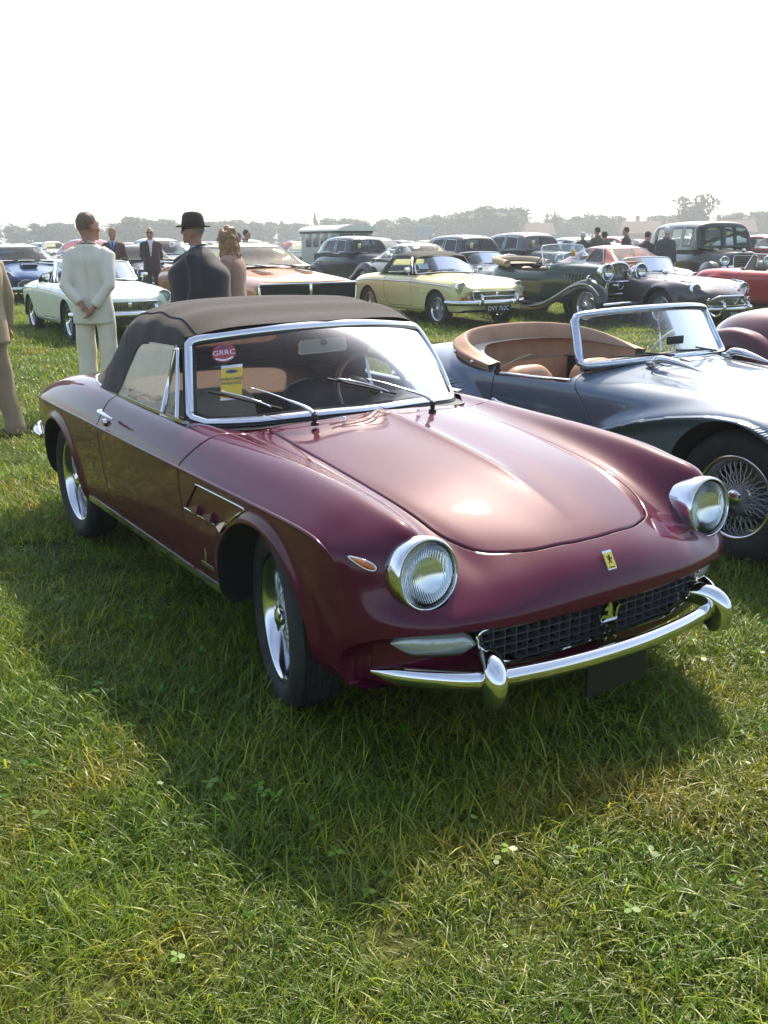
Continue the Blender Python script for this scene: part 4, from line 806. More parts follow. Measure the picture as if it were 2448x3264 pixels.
def wipers2(root, f, us=(-.45, .25), v=.10):
    for u in us:
        w = empty('wiper', parent=root); a = f(u+.25, -.02)+np.array((.03, 0, .02)); b = f(u-.1, v)+np.array((.02, 0, .02)); mobj('arm', *tube([a, b], .006, 6), BLACK, w); mobj('blade', *tube([f(u-.38, v)+np.array((.012, 0, .012)), f(u+.2, v*.4)+np.array((.012, 0, .012))], .006, 6), BLACK, w)
def fender(root, pts, yc, w, drop=.10, mat=None, name='wing', n=26, inner=.03, side=None):
    """separate wing: a curved strip over the wheel with a rolled outer edge"""
    p = spl(np.array(pts, float), n); tg = np.gradient(p, axis=0); tg /= np.linalg.norm(tg, axis=1, keepdims=True); nr = np.stack([-tg[:, 1], tg[:, 0]], 1); nr *= np.where(nr[n//2, 1] < 0, -1, 1)
    for sg in ((-1, 1) if side is None else (side,)):
        rows = []
        for k in np.linspace(-1, 1, 9):
            lift = (1-abs(k)**2.4)*.07-.07-(drop if k > .99 else 0)*.6; q = p+nr*lift; rows.append([(a, sg*(yc+k*w/2), b) for a, b in q])
        q = p+nr*(-.07-drop); rows.append([(a, sg*(yc+w/2*.97), b) for a, b in q]); V, F = grid(np.array(rows)); mobj(name, V, F if sg < 0 else F[:, ::-1], mat, root)
def place(root, x, y, head=0.0, dz=None, s=1.0):
    root.location = (x, y, float(gz(x, y)) if dz is None else dz); root.rotation_euler = (0, 0, R(head)); root.scale = (s, s, s); return root
# ------------------------------------------------------------------ grey-blue open roadster beside the maroon car
def build_grey():
    root = empty('open_roadster'); tag(root, 'grey-blue open roadster with tan folded hood and wire wheels, beside the maroon car', 'car', 'cars parked on the grass')
    PT = paint('grey_blue_metallic', (.120, .155, .205), metal=.2, rough=.34, dust=.08)
    st = [(1.02, .42, .52, .51, .50, .44, .30), (.93, .58, .62, .60, .60, .52, .28), (.75, .69, .70, .675, .71, .62, .26), (.5, .735, .755, .72, .775, .67, .25), (.15, .745, .805, .762, .800, .70, .24), (-.25, .745, .842, .790, .800, .70, .24), (-.6, .745, .868, .822, .808, .715, .23),
          (-.95, .745, .892, .855, .822, .735, .23), (-1.3, .745, .895, .862, .830, .745, .23), (-1.8, .75, .895, .868, .830, .745, .23), (-2.34, .755, .890, .872, .842, .75, .25), (-2.75, .735, .865, .852, .830, .73, .28), (-3.1, .69, .80, .79, .785, .68, .32), (-3.25, .60, .70, .69, .68, .60, .38)]
    net = body_net(st, .22, .15, cols=(.30, .58, .80, .95)); AR = ((0, .34, .385), (-2.34, .34, .385))
    S, tv = net_surface(net, 260, 190, smooth_u=4, smooth_v=2.5)
    # rolled eyebrow over each wheel that runs back into the door
    for ax, ar, back in ((0, .385, .55), (-2.34, .385, .15)):
        dx = S[..., 0]-ax; zt = .735-.9*np.maximum(0, dx)**2-np.where(dx < 0, .42*np.maximum(0, -dx-.05)**1.6/(1+back), 0)
        side = np.where((S[..., 1] > .60), 1, 0); fade = np.clip((dx+.95)/.35, 0, 1)*np.clip((.62-dx)/.2, 0, 1)
        S[..., 1] += side*fade*.050*np.exp(-((S[..., 2]-zt)/.042)**2)+side*fade*.040*np.where(S[..., 2] < zt, np.exp(-((S[..., 2]-zt)/.25)**2), 0)*np.clip((np.hypot(dx, S[..., 2]-.34)-.2)/.1, 0, 1)
    N = surf_normals(S); s = -1 if N[130, 6, 2] < 0 else 1; N *= s; N[:, 0, 1] = 0; V, T = tri_grid(S); t = Tri(V, T, N.reshape(-1, 3)/(np.linalg.norm(N.reshape(-1, 3), axis=1, keepdims=True)+1e-9))
    k = len(T)//2
    if np.cross(V[T[k, 1]]-V[T[k, 0]], V[T[k, 2]]-V[T[k, 0]])@t.N[T[k, 0]] < 0: t.T = t.T[:, ::-1]
    base = Tri(t.V.copy(), t.T.copy(), t.N.copy()); t = arches(t, AR)
    cock = fillet([(-.93, -.3), (-.97, .30), (-1.10, .60), (-1.25, .635), (-1.85, .64), (-2.10, .56), (-2.30, .35), (-2.33, -.3)], [0, .1, .08, .1, .1, .1, .1, 0], 6)
    _, t = t.cut(np.where(t.V[:, 2] > .70, polysdf(t.V[:, :2], cock), 1.0))
    _, t = t.cut(np.where((t.V[:, 1] > .5), polysdf(t.V[:, [0, 2]], fillet([(-1.16, .772), (-1.78, .752), (-1.90, .90), (-1.1, .95)], .02, 4)), 1.0))
    hood = fillet([(.70, -.3), (.68, .20), (.50, .36), (.10, .43), (-.40, .44), (-.80, .435), (-.84, .30), (-.80, -.3)], [0, .1, .12, .1, .1, .05, .05, 0], 6)
    gh = lambda V: np.where(V[:, 2] > .5, polysdf(V[:, :2], hood), 1.0); bon, t = panel_gap(t, gh)
    door = spl([(-1.12, .86), (-1.12, .80), (-1.03, .70), (-.95, .60), (-.93, .45), (-.98, .30), (-1.3, .28), (-1.65, .29), (-1.77, .40), (-1.785, .60), (-1.775, .75), (-1.78, .9), (-1.4, .95)], 120, closed=True)
    gd = lambda V: np.where(V[:, 1] > .4, polysdf(V[:, [0, 2]], door), 1.0); dr, t = panel_gap(t, gd)
    t.join(t.mirror()).build('body', PT, root); bon.join(bon.mirror()).build('bonnet', PT, root); b1 = gap_backing(base, gh); b2 = gap_backing(base, gd); b1.join(b1.mirror()).join(b2).join(b2.mirror()).build('shut_line', GAP, root)
    for sg in (-1, 1):
        d = (dr if sg > 0 else dr.mirror()).build('door', PT, root); mobj('handle', *tube([(-1.72, sg*.775, .600), (-1.66, sg*.800, .602), (-1.52, sg*.797, .590)], [.014, .011, .006], 8), CHROME, d); mobj('lock', *xf(lathe([(0, .012), (.014, .01), (.016, 0)], 12), (-1.735, sg*.775, .603), rz=0 if sg < 0 else math.pi), CHROME_S, d)
        mobj('door_top_trim', *tube([(-1.15, sg*.70, .785), (-1.45, sg*.705, .772), (-1.76, sg*.70, .762)], .010, 8), CHROME, d)
    end_cap(S, 0, 'nose_panel', PT, root); end_cap(S, -1, 'tail_panel', PT, root); wells(root, AR, .76)
    P = np.array([[(x, y, .25) for y in (-.7, .7)] for x in (.9, -3.1)]); V, F = grid(P); mobj('underbody', V, F, WELL, root)
    e, f = screen(root, -.955, .655, .893, -1.12, .595, 1.172, bow=.165, gl=glass('roadster_glass', (.92, .95, .94), dust=.03, ior=1.2), fr=.027, mat=pbr('screen_frame_steel', (.55, .60, .66), .16, metal=1.0, noise=.05)); wipers2(root, f, (-.36, .36), .09)
    mobj('dash_rail', *tube([(-1.02-.12*abs(u)**2, u*.62, .885-.03*u*u) for u in np.linspace(-1, 1, 15)], .03, 8), LEATHER_K, root)
    # scuttle vents and streamlined sidelamps on the wings
    v = empty('scuttle_vent', parent=root)
    for k in (-1, 0, 1): mobj('mesh', *xf(box(.07, .155, .008, .002), (-.845, k*.175, .886-.012*abs(k)), ry=R(8)), pbr('vent_mesh', (.25, .25, .25), .4, metal=.8, bump=1.0, bscale=420), v, smooth=False)
    mobj('surround', *tube(np.array([(x, y, .890-.02*(abs(y)/.27)**2+.012*(x < -.85)) for x, y in fillet([(-.80, -.27), (-.80, .27), (-.895, .27), (-.895, -.27)], .02, 4)]), .006, 6, closed=True), CHROME, v)
    for sg in (-1, 1):
        mobj('bonnet_hinge', *tube(spl(np.array([(-.86, sg*.345, .895), (-.80, sg*.34, .912), (-.68, sg*.33, .900), (-.53, sg*.32, .868)]), 14), np.interp(np.linspace(0, 1, 14), [0, .15, .5, 1], [.012, .024, .020, .003]), 10), CHROME, root)
        mobj('bonnet_hinge_base', *box(.06, .04, .03, .006, c=(-.86, sg*.345, .882)), CHROME_S, root)
        lamp(root, (.72, sg*.545, .665), .085, 5)
    mobj('rear_view_mirror', *box(.012, .15, .05, .006, c=(-1.0, .02, .985)), BLACK, root); mobj('mirror_stem', *tube([(-1.0, .02, .96), (-1.0, .02, .895)], .006, 6), CHROME, root)
    mobj('badge_bar', *tube([(-1.03, -.12, 1.14), (-1.0, -.10, .93)], .005, 6), CHROME, root)
    car_wheels(root, (0, -2.34), .645, .335, .16, .205, 'wire', n=40)
    blade(root, [(.85, -.66, .42), (1.0, -.55, .42), (1.08, -.25, .42), (1.1, 0, .42)], .045); blade(root, [(-3.1, -.68, .45), (-3.3, -.4, .45), (-3.34, 0, .45)], .045, name='rear_bumper')
    tub(root, -.98, -2.30, .63, .28, .74, LEATHER_T); seats(root, -1.82, .32, .42, LEATHER_T, .35, .22); steering(root, (-1.26, .30, .86), .20, 30, pbr('cream_wheel', (.55, .5, .42), .4))
    # folded hood under a tan cover: a soft roll round the back of the cockpit, buttoned down
    ht = empty('folded_hood', parent=root); path = spl(np.array([(-1.83, .70, .80), (-2.0, .705, .83), (-2.2, .66, .87), (-2.38, .52, .905), (-2.47, .28, .925), (-2.50, 0, .93)]), 40); path = np.concatenate([path, (path[:-1]*(1, -1, 1))[::-1]]); n = len(path); te = np.linspace(-1, 1, n)
    rows = []
    for i, p in enumerate(path):
        tng = path[min(i+1, n-1)]-path[max(i-1, 0)]; o = np.array((tng[1], -tng[0], 0)); o /= np.linalg.norm(o); o *= 1 if o@np.array((p[0]+1.9, p[1]*1.0, 0)) > 0 else -1
        h = .022+.040*(1-abs(te[i])**3); wv = .003*math.sin(i*.45)
        rows.append([p+o*.035+(0, 0, -.035), p+o*.045+(0, 0, .008), p+o*(.012+wv)+(0, 0, h*.62), p-o*.030+(0, 0, h), p-o*.045+(0, 0, h*.98), p-o*.058+(0, 0, h*.45), p-o*(.070-wv)+(0, 0, -.08), p-o*.085+(0, 0, -.25)])
    Sx, _ = net_surface(np.array(rows), 130, 36, smooth_u=1.0); V, F = grid(Sx); mobj('cover', V, F, pbr('tan_cover', (.40, .235, .15), .55, noise=.12, nscale=9, bump=.3, bscale=60), ht)
    mb = MB()
    for q in (6, 14, 22, 30, 38): 
        for i in (q, n-1-q): mb.add(xf(lathe([(.0, .012), (.010, .008), (.014, 0)], 10), rows[i][1]+(0, 0, -.018), rz=0 if rows[i][1][1] < 0 else math.pi))
    mb.build('stud', CHROME, ht); mobj('boot_handle', *tube([(-2.62, .28, .90), (-2.70, .28, .915), (-2.85, .28, .89)], [.012, .02, .004], 8), CHROME, root)
    place(root, -.10, 2.535, 1.0, dz=0.0); return root
GREY = build_grey()
# ------------------------------------------------------------------ background cars
def open_tub(t, cock, zmin=.6): return t.cut(np.where(t.V[:, 2] > zmin, polysdf(t.V[:, :2], np.array(cock)), 1.0))[1]
def door_lines(base, t, polys):
    parts = []; back = None
    for P in polys:
        g = lambda V, P=P: np.where(V[:, 1] > .3, polysdf(V[:, [0, 2]], P), 1.0); d, t = panel_gap(t, g, w=.004, roll=.008); b = gap_backing(base, g); parts.append(d); back = b if back is None else back.join(b)
    return parts, t, back
def sports_b(name, label, rgb, top=None, scoop=False, trim=LEATHER_K, plate='', style='wire', seat=LEATHER_K):
    """small two-seat sports car with a full-width chrome grille"""
    root = empty(name); tag(root, label, 'car', 'cars parked on the grass'); PT = paint(name+'_paint', rgb, metal=.0, rough=.4, dust=.12)
    st = [(.70, .60, .60, .595, .60, .54, .30), (.64, .70, .665, .655, .69, .60, .28), (.48, .745, .725, .705, .765, .66, .27), (.2, .758, .775, .75, .795, .70, .26), (-.2, .762, .82, .79, .815, .725, .25), (-.7, .762, .872, .84, .838, .745, .24), (-1.3, .762, .875, .855, .845, .75, .24), (-1.9, .762, .872, .858, .848, .75, .24), (-2.31, .757, .862, .852, .842, .74, .27), (-2.8, .725, .82, .812, .80, .70, .30), (-3.1, .665, .76, .75, .74, .64, .34), (-3.19, .58, .66, .65, .64, .56, .40)]
    AR = ((0, .30, .335), (-2.31, .30, .325)); t, S = skin_of(body_net(st, .14, .12), 150, 80)
    if scoop:
        m = np.clip((.30-abs(t.V[:, 0]+.02))/.10, 0, 1)*np.clip((.33-abs(t.V[:, 1]))/.06, 0, 1)*(t.V[:, 2] > .6); t.V[:, 2] += .035*m
    base = Tri(t.V.copy(), t.T, t.N); t = arches(t, AR)
    if scoop: t.N = np.where((np.abs(t.V[:, :1]) < .5) & (t.V[:, 1:2] < .45), 0, t.N); 
    t = open_tub(t, fillet([(-.66, -.3), (-.70, .40), (-.80, .60), (-1.0, .64), (-1.7, .64), (-1.86, .5), (-1.9, -.3)], .08, 5))
    dd, t, bk = door_lines(base, t, [spl([(-.78, .9), (-.80, .75), (-.76, .55), (-.78, .34), (-1.1, .31), (-1.55, .33), (-1.68, .45), (-1.70, .70), (-1.70, .9), (-1.2, 1.0)], 80, closed=True)])
    t.join(t.mirror()).build('body', PT, root, usen=not scoop); bk.join(bk.mirror()).build('shut_line', GAP, root)
    for sg in (-1, 1):
        d = (dd[0] if sg > 0 else dd[0].mirror()).build('door', PT, root); mobj('handle', *tube([(-1.62, sg*.775, .76), (-1.56, sg*.795, .765), (-1.47, sg*.79, .755)], .010, 6), CHROME, d)
        mobj('side_strip', *tube([(x, sg*(np.interp(x, [-3.1, -2.8, -2.3, .2, .48], [.672, .728, .765, .766, .748])), np.interp(x, [-3.1, -2.3, -.7, .3, .5], [.66, .735, .735, .695, .67])) for x in np.linspace(-3.05, .45, 40)], .0085, 6), CHROME, root)
        lamp(root, (.545, sg*.595, .655), .088, 4); il = mobj('indicator', *xf(box(.05, .09, .055, .012), (.60, sg*.585, .50), rz=-sg*R(18)), AMBER, root); mobj('indicator_lens', *xf(box(.05, .07, .055, .012), (.625, sg*.505, .50), rz=-sg*R(14)), CLEARLENS, root)
        mobj('door_mirror', *xf(box(.05, .11, .075, .02), (-.85, sg*.78, .93)), CHROME, root); mobj('mirror_stem', *tube([(-.86, sg*.74, .84), (-.85, sg*.77, .91)], .007, 6), CHROME, root)
    wells(root, AR, .765); end_cap(S, 0, 'nose_panel', PT, root); end_cap(S, -1, 'tail_panel', PT, root); mobj('underbody', *grid(np.array([[(x, y, .26) for y in (-.7, .7)] for x in (.6, -3.0)])), WELL, root)
    gx = lambda y: .70-.13*(abs(y)/.6)**2+.012; grille_of(root, fillet([(-.43, .46), (.43, .46), (.45, .60), (-.45, .60)], [.05, .05, .03, .03], 5), .7, n=34, xf_=gx, surround=.012); mobj('grille_badge', *box(.02, .05, .07, .004, c=(.725, 0, .555)), CHROME, root)
    blade(root, [(.34, -.79, .42), (.50, -.755, .42), (.66, -.62, .42), (.75, -.3, .42), (.77, 0, .42)], .040); overriders(root, .80, .36, .46, .13)
    if not scoop: mobj('badge_bar', *tube([(.80, -.34, .53), (.82, 0, .53), (.80, .34, .53)], .008, 6), CHROME, root)
    plate_of(root, (.775, .0, .325), plate); car_wheels(root, (0, -2.31), .655, .30, .155, .19, style)
    tub(root, -.74, -1.88, .63, .28, .82, trim); seats(root, -1.62, .32, .42, seat, .46, .22); steering(root, (-1.08, -.30, .86), .19)
    e, f = screen(root, -.70, .63, .885, -.92, .555, 1.165, bow=.10, fr=.014); wipers2(root, f, (-.5, .1), .12)
    for sg in (-1, 1): mobj('quarter_light', *tube([(-.86, sg*.66, .86), (-1.02, sg*.575, 1.13), (-1.07, sg*.66, .86)], .007, 6), CHROME, root)
    if top:
        stt = [(-.90, 1.175, .56, .90, .64), (-1.05, 1.215, .57, .875, .66), (-1.35, 1.245, .575, .865, .67), (-1.65, 1.215, .575, .86, .67), (-1.88, 1.08, .57, .86, .665), (-2.05, .93, .56, .86, .65), (-2.12, .88, .55, .86, .64)]
        shell_top(root, stt, .86, [[(-.95, .875), (-.97, 1.12), (-1.62, 1.13), (-1.72, .98), (-1.74, .875)]], None, [(-.42, .94), (-.42, 1.1), (.42, 1.1), (.42, .94)], top, name='soft_top', xr=-1.7)
    else:
        P = spl(np.array([(-1.76, .62, .84), (-1.9, .52, .90), (-1.96, .25, .92), (-1.97, 0, .92)]), 16); P = np.concatenate([P, (P[:-1]*(1, -1, 1))[::-1]]); mobj('folded_hood', *tube(P, .065+.012*np.sin(np.arange(len(P))*1.7), 10), CANVAS, root)
    return root
def coupe(name, label, rgb, st, AR, yw, wh, roof, wins, front, rear, xh, xr, roofmat=None, metal=.1, style='disc', group='cars parked on the grass', rimmat=None, trimframe=None, lod=1, front_kit=None, glassmat=None, cols=None, bow=.18, tail=.15, dust=.12):
    """closed car: lower body, cabin with glazed openings, wheels, lamps"""
    root = empty(name); tag(root, label, 'car', group); PT = paint(name+'_paint', rgb, metal=metal, rough=.38, dust=dust)
    nu, nv = (120, 60) if lod else (70, 36); t, S = skin_of(body_net(st, bow, tail, cols), nu, nv); t = arches(t, AR); t.join(t.mirror()).build('body', PT, root); wells(root, AR, max(s[1] for s in st)-.005)
    end_cap(S, 0, 'nose_panel', PT, root); end_cap(S, -1, 'tail_panel', PT, root); x0, x1 = st[0][0], st[-1][0]; mobj('underbody', *grid(np.array([[(x, y, st[3][6]+.02) for y in (-.65, .65)] for x in (x0-.1, x1+.1)])), WELL, root)
    shell_top(root, roof, None, wins, front, rear, roofmat or PT, glassmat=glassmat, xh=xh, xr=xr, frame=trimframe)
    xs = [a[0] for a in AR]; car_wheels(root, xs, yw, wh[0], wh[1], wh[2], style, n=24, rimmat=rimmat)
    zb = roof[2][3]; tub(root, roof[0][0]-.1, roof[-1][0]+.2, roof[2][4]-.04, .35, zb-.03, LEATHER_K); seats(root, (roof[1][0]+roof[-2][0])/2, .35, .42, LEATHER_K, .55, .24)
    steering(root, (roof[1][0]-.25, -.34, zb), .19)
    if front_kit: front_kit(root, PT)
    return root
def build_background_cars():
    Y = sports_b('yellow_sports_car', 'pale yellow sports car with black soft top, registration DVY 752C', (.70, .63, .30), top=CANVAS, plate='DVY 752C'); place(Y, -10.75, 8.72, -3.0, s=1.03)
    mobj('paper_pass', *xf(plate([(-.10, -.05), (.10, -.05), (.10, .06), (-.10, .06)], .003, 'x'), (-.86, -.44, .98), ry=R(-32)), pbr('white_paper', (.55, .60, .75), .6), Y, smooth=False)
    Wt = sports_b('white_sports_car', 'white open sports car with bulged bonnet behind the man in the cream suit', (.66, .72, .64), top=None, scoop=True); place(Wt, -12.35, 2.78, -1.0, s=1.04)
    # ---- bronze muscle car
    def kit(root, PT):
        o = fillet([(-.90, .455), (.90, .455), (.92, .735), (-.92, .735)], .05, 5); gx = lambda y: 1.02-.055*(abs(y)/.93)**2; g = grille_of(root, o, 1.0, n=9, bars='h', xf_=gx, surround=.022, depth=-.012, barmat=pbr('matt_black_bar', (.02, .02, .02), .5)); mobj('grille_divider', *box(.06, .05, .27, .008, c=(1.03, 0, .595)), CHROME, g)
        blade(root, [(.55, -.99, .40), (.85, -.97, .40), (1.0, -.8, .40), (1.06, -.3, .40), (1.07, 0, .40)], .06); text('', .1, CHROME, root) if False else None
        for sg in (-1, 1): mobj('bonnet_scoop', *xf(box(.42, .16, .02, .008), (-.02, sg*.40, .912), ry=R(4)), pbr('scoop_black', (.02, .02, .02), .5), root); mobj('bonnet_scoop_lip', *xf(box(.50, .22, .012, .005), (-.02, sg*.40, .903), ry=R(4)), PT, root)
        for sg in (-1, 1): mobj('side_marker', *box(.16, .012, .05, .006, c=(.60, sg*.968, .63)), CHROME_S, root)
        for u in (-.35, .25): mobj('wiper', *tube([(-.52, u+.25, .985), (-.66, u-.25, 1.03)], .010, 6), BLACK, root)
        mobj('screen_trim', *tube([(-.60-.10*(abs(u))**2, u*.76, .985) for u in np.linspace(-1, 1, 15)], .014, 6), CHROME, root)
    st = [(1.0, .945, .765, .765, .76, .66, .34), (.93, .965, .80, .80, .79, .70, .33), (.6, .975, .84, .835, .82, .72, .30), (0, .985, .90, .885, .86, .75, .28), (-.55, .985, .955, .935, .90, .78, .27), (-1.3, .985, .965, .945, .915, .79, .27), (-2.3, .985, .975, .955, .925, .80, .27), (-3.0, .985, 1.0, .98, .96, .82, .29), (-4.0, .96, .98, .97, .95, .80, .34), (-4.3, .90, .85, .84, .83, .70, .45)]
    C_ = coupe('bronze_muscle_car', 'wide bronze muscle car with cream roof and full-width black grille', (.46, .20, .095), st, ((0, .34, .38), (-2.97, .34, .38)), .80, (.34, .2, .19),
        [(-.55, .99, .80, .965, .90), (-.80, 1.12, .72, .96, .90), (-1.10, 1.31, .64, .955, .90), (-1.3, 1.372, .62, .955, .90), (-1.9, 1.395, .62, .955, .90), (-2.5, 1.34, .62, .96, .88), (-3.1, 1.12, .60, .975, .85), (-3.4, 1.0, .58, .985, .82)],
        [[(-1.02, .985), (-1.36, 1.31), (-2.1, 1.33), (-2.35, 1.25), (-2.5, 1.0)]], [(-.70, 1.0), (-.585, 1.325), (.585, 1.325), (.70, 1.0)], [(-.45, 1.05), (-.45, 1.3), (.45, 1.3), (.45, 1.05)], -1.28, -2.6, roofmat=pbr('cream_vinyl', (.62, .56, .46), .5, bump=.2, bscale=300), metal=.45, front_kit=kit, bow=.05, tail=.1, glassmat=glass('teal_tint', (.55, .80, .76), dust=.06, film_col=(.55, .75, .72)))
    place(C_, -12.95, 6.12, -2.5, s=1.03)
    # ---- blue grand tourer at the picture's edge
    def kit2(root, PT):
        grille_of(root, fillet([(-.38, .36), (.38, .36), (.42, .46), (.30, .55), (-.30, .55), (-.42, .46)], .04, 5), .78, n=7, bars='h', xf_=lambda y: .80-.1*(abs(y)/.4)**2); blade(root, [(.35, -.85, .36), (.62, -.78, .36), (.80, -.5, .36), (.86, 0, .36)], .04); overriders(root, .86, .3, .38)
        for sg in (-1, 1): lamp(root, (.60, sg*.60, .63), .095, 6)
        mobj('bonnet_scoop', *xf(box(.30, .36, .07, .025), (.02, 0, .855), ry=R(5)), PT, root); mobj('scoop_mesh', *box(.01, .30, .045, .004, c=(.175, 0, .855)), GAP, root)
        for u in (-.3, .2): mobj('wiper', *tube([(-.58, u+.2, .955), (-.74, u-.22, .99)], .009, 6), BLACK, root)
    st2 = [(.80, .52, .56, .55, .53, .46, .30), (.72, .68, .645, .62, .64, .54, .28), (.5, .79, .73, .70, .73, .62, .27), (.1, .825, .80, .765, .78, .67, .26), (-.5, .835, .91, .86, .83, .71, .25), (-1.2, .835, .92, .88, .85, .73, .25), (-2.0, .835, .92, .89, .86, .74, .26), (-2.5, .83, .915, .89, .86, .73, .27), (-3.1, .77, .86, .84, .82, .68, .33), (-3.5, .62, .70, .69, .68, .56, .40)]
    rf2 = [(-.60, .955, .66, .90, .76), (-.80, 1.09, .60, .895, .76), (-1.05, 1.25, .565, .89, .76), (-1.3, 1.315, .55, .89, .76), (-1.8, 1.32, .54, .895, .76), (-2.3, 1.20, .52, .90, .74), (-2.75, 1.02, .48, .905, .70), (-2.95, .93, .45, .90, .66)]
    w2 = [[(-.98, .915), (-1.22, 1.235), (-1.55, 1.26), (-1.62, .915)], [(-1.68, .915), (-1.62, 1.25), (-2.0, 1.20), (-2.28, .98), (-2.3, .92)]]; f2 = [(-.60, .965), (-.50, 1.255), (.50, 1.255), (.60, .965)]; b2 = [(-.40, 1.0), (-.38, 1.17), (.38, 1.17), (.40, 1.0)]
    G = coupe('blue_grand_tourer', 'blue grand tourer with bonnet scoop at the left edge', (.035, .085, .19), st2, ((0, .33, .37), (-2.49, .33, .37)), .69, (.33, .17, .2), rf2, w2, f2, b2, -1.2, -2.2, front_kit=kit2, style='wire', trimframe=CHROME, metal=.3, roofmat=paint('sky_pale_roof', (.45, .48, .50), .2)); place(G, -21.2, 3.65, -2.0, s=1.03)  # pale roof colour stands for sky reflected on the blue roof
    # ---- more closed cars, same kit in other shapes and colours
    K = copy_car(G, 'dark_coupe', 'black coupe behind the man in sunglasses', paint('black_coupe_paint', (.02, .02, .024), .1), roof=True); place(K, -22.0, 7.1, -2)
    GT = copy_car(G, 'white_fastback', 'cream fastback coupe behind the yellow sports car', paint('cream_fastback_paint', (.62, .60, .50), .0), roof=True); place(GT, -17.4, 13.25, -4)
    st3 = [(.62, .45, .56, .55, .54, .48, .30), (.55, .66, .64, .63, .64, .55, .28), (.3, .77, .73, .71, .75, .63, .27), (-.1, .80, .80, .775, .79, .68, .26), (-.6, .81, .89, .86, .84, .71, .25), (-1.3, .81, .90, .87, .85, .72, .25), (-2.1, .81, .90, .875, .855, .72, .26), (-2.5, .80, .89, .87, .85, .71, .28), (-3.1, .72, .83, .82, .80, .66, .33), (-3.3, .62, .72, .71, .70, .58, .4)]
    rf3 = [(-.62, .93, .66, .885, .745), (-.95, 1.12, .58, .88, .745), (-1.25, 1.245, .54, .88, .745), (-1.6, 1.275, .53, .88, .745), (-2.0, 1.245, .52, .885, .74), (-2.5, 1.11, .50, .89, .72), (-2.95, .94, .46, .89, .66), (-3.05, .88, .44, .87, .62)]
    O = coupe('orange_coupe', 'rust-orange fastback coupe beyond the vintage green tourer', (.42, .115, .06), st3, ((0, .32, .36), (-2.3, .32, .36)), .67, (.32, .17, .18), rf3, [[(-1.02, .905), (-1.24, 1.19), (-1.62, 1.215), (-1.72, .91)], [(-1.78, .91), (-1.70, 1.21), (-2.02, 1.18), (-2.40, .96)]], [(-.58, .94), (-.48, 1.20), (.48, 1.20), (.58, .94)], [(-.40, .98), (-.38, 1.17), (.38, 1.17), (.40, .98)], -1.3, -2.3, trimframe=CHROME, front_kit=lambda r, p: [lamp(r, (.42, s*.60, .62), .085) for s in (-1, 1)]+[blade(r, [(.2, -.82, .42), (.5, -.7, .42), (.66, 0, .42)], .04)]); place(O, -11.2, 14.2, -10)
    # light blue saloon
    st4 = [(.75, .70, .72, .71, .70, .60, .32), (.65, .78, .80, .79, .80, .68, .30), (.2, .81, .90, .88, .89, .74, .27), (-.5, .82, .97, .95, .94, .78, .26), (-1.2, .82, .98, .96, .94, .79, .26), (-2.2, .82, .98, .96, .94, .79, .26), (-3.0, .80, .97, .95, .93, .77, .30), (-3.5, .72, .84, .83, .82, .68, .36)]
    rf4 = [(-.50, 1.0, .70, .955, .76), (-.75, 1.20, .64, .95, .76), (-1.0, 1.40, .60, .95, .76), (-1.5, 1.47, .58, .95, .76), (-2.1, 1.45, .58, .95, .76), (-2.5, 1.30, .58, .955, .74), (-2.85, 1.05, .56, .96, .72), (-2.95, .98, .55, .96, .70)]
    w4 = [[(-.92, .98), (-1.05, 1.34), (-1.52, 1.38), (-1.55, .98)], [(-1.63, .98), (-1.60, 1.38), (-2.1, 1.36), (-2.42, 1.05), (-2.42, .98)]]; f4 = [(-.60, 1.02), (-.53, 1.385), (.53, 1.385), (.60, 1.02)]; b4 = [(-.45, 1.06), (-.43, 1.34), (.43, 1.34), (.45, 1.06)]
    Sa = coupe('light_blue_saloon', 'light blue saloon glimpsed through the tourer windscreen', (.38, .50, .55), st4, ((0, .32, .37), (-2.5, .32, .37)), .68, (.32, .16, .18), rf4, w4, f4, b4, -1.05, -2.3, trimframe=CHROME, front_kit=lambda r, p: [lamp(r, (.60, s*.58, .70), .085) for s in (-1, 1)]+[blade(r, [(.4, -.8, .45), (.7, -.6, .45), (.82, 0, .45)], .05), grille_of(r, fillet([(-.4, .50), (.4, .50), (.4, .64), (-.4, .64)], .03, 3), .75, n=6, bars='h')]); place(Sa, -20.8, 22.6, -6)
    return dict(yellow=Y, white=Wt, charger=C_, gt=G, coupe=K, cream=GT, orange=O, saloon=Sa)
def copy_car(src, name, label, mat, roof=False, group=None, old=None):
    """another car of the same shape: copies of the thing and of each part, in its own paint"""
    c = copy_tree(src); c.name = name; c['label'] = label
    if group: c['group'] = group
    cache = {}
    def rec(o):
        if o.type == 'MESH' and len(o.data.materials) and o.data.materials[0] is not None:
            nm = o.data.materials[0].name
            if nm.endswith('_paint') or (roof and nm in ('sky_pale_roof', 'cream_vinyl')):
                key = o.data.name
                if key not in cache:
                    cache[key] = o.data.copy(); cache[key].materials.clear(); cache[key].materials.append(mat)
                o.data = cache[key]
        for ch in kids(o): rec(ch)
    rec(c); return c
CARS = build_background_cars()
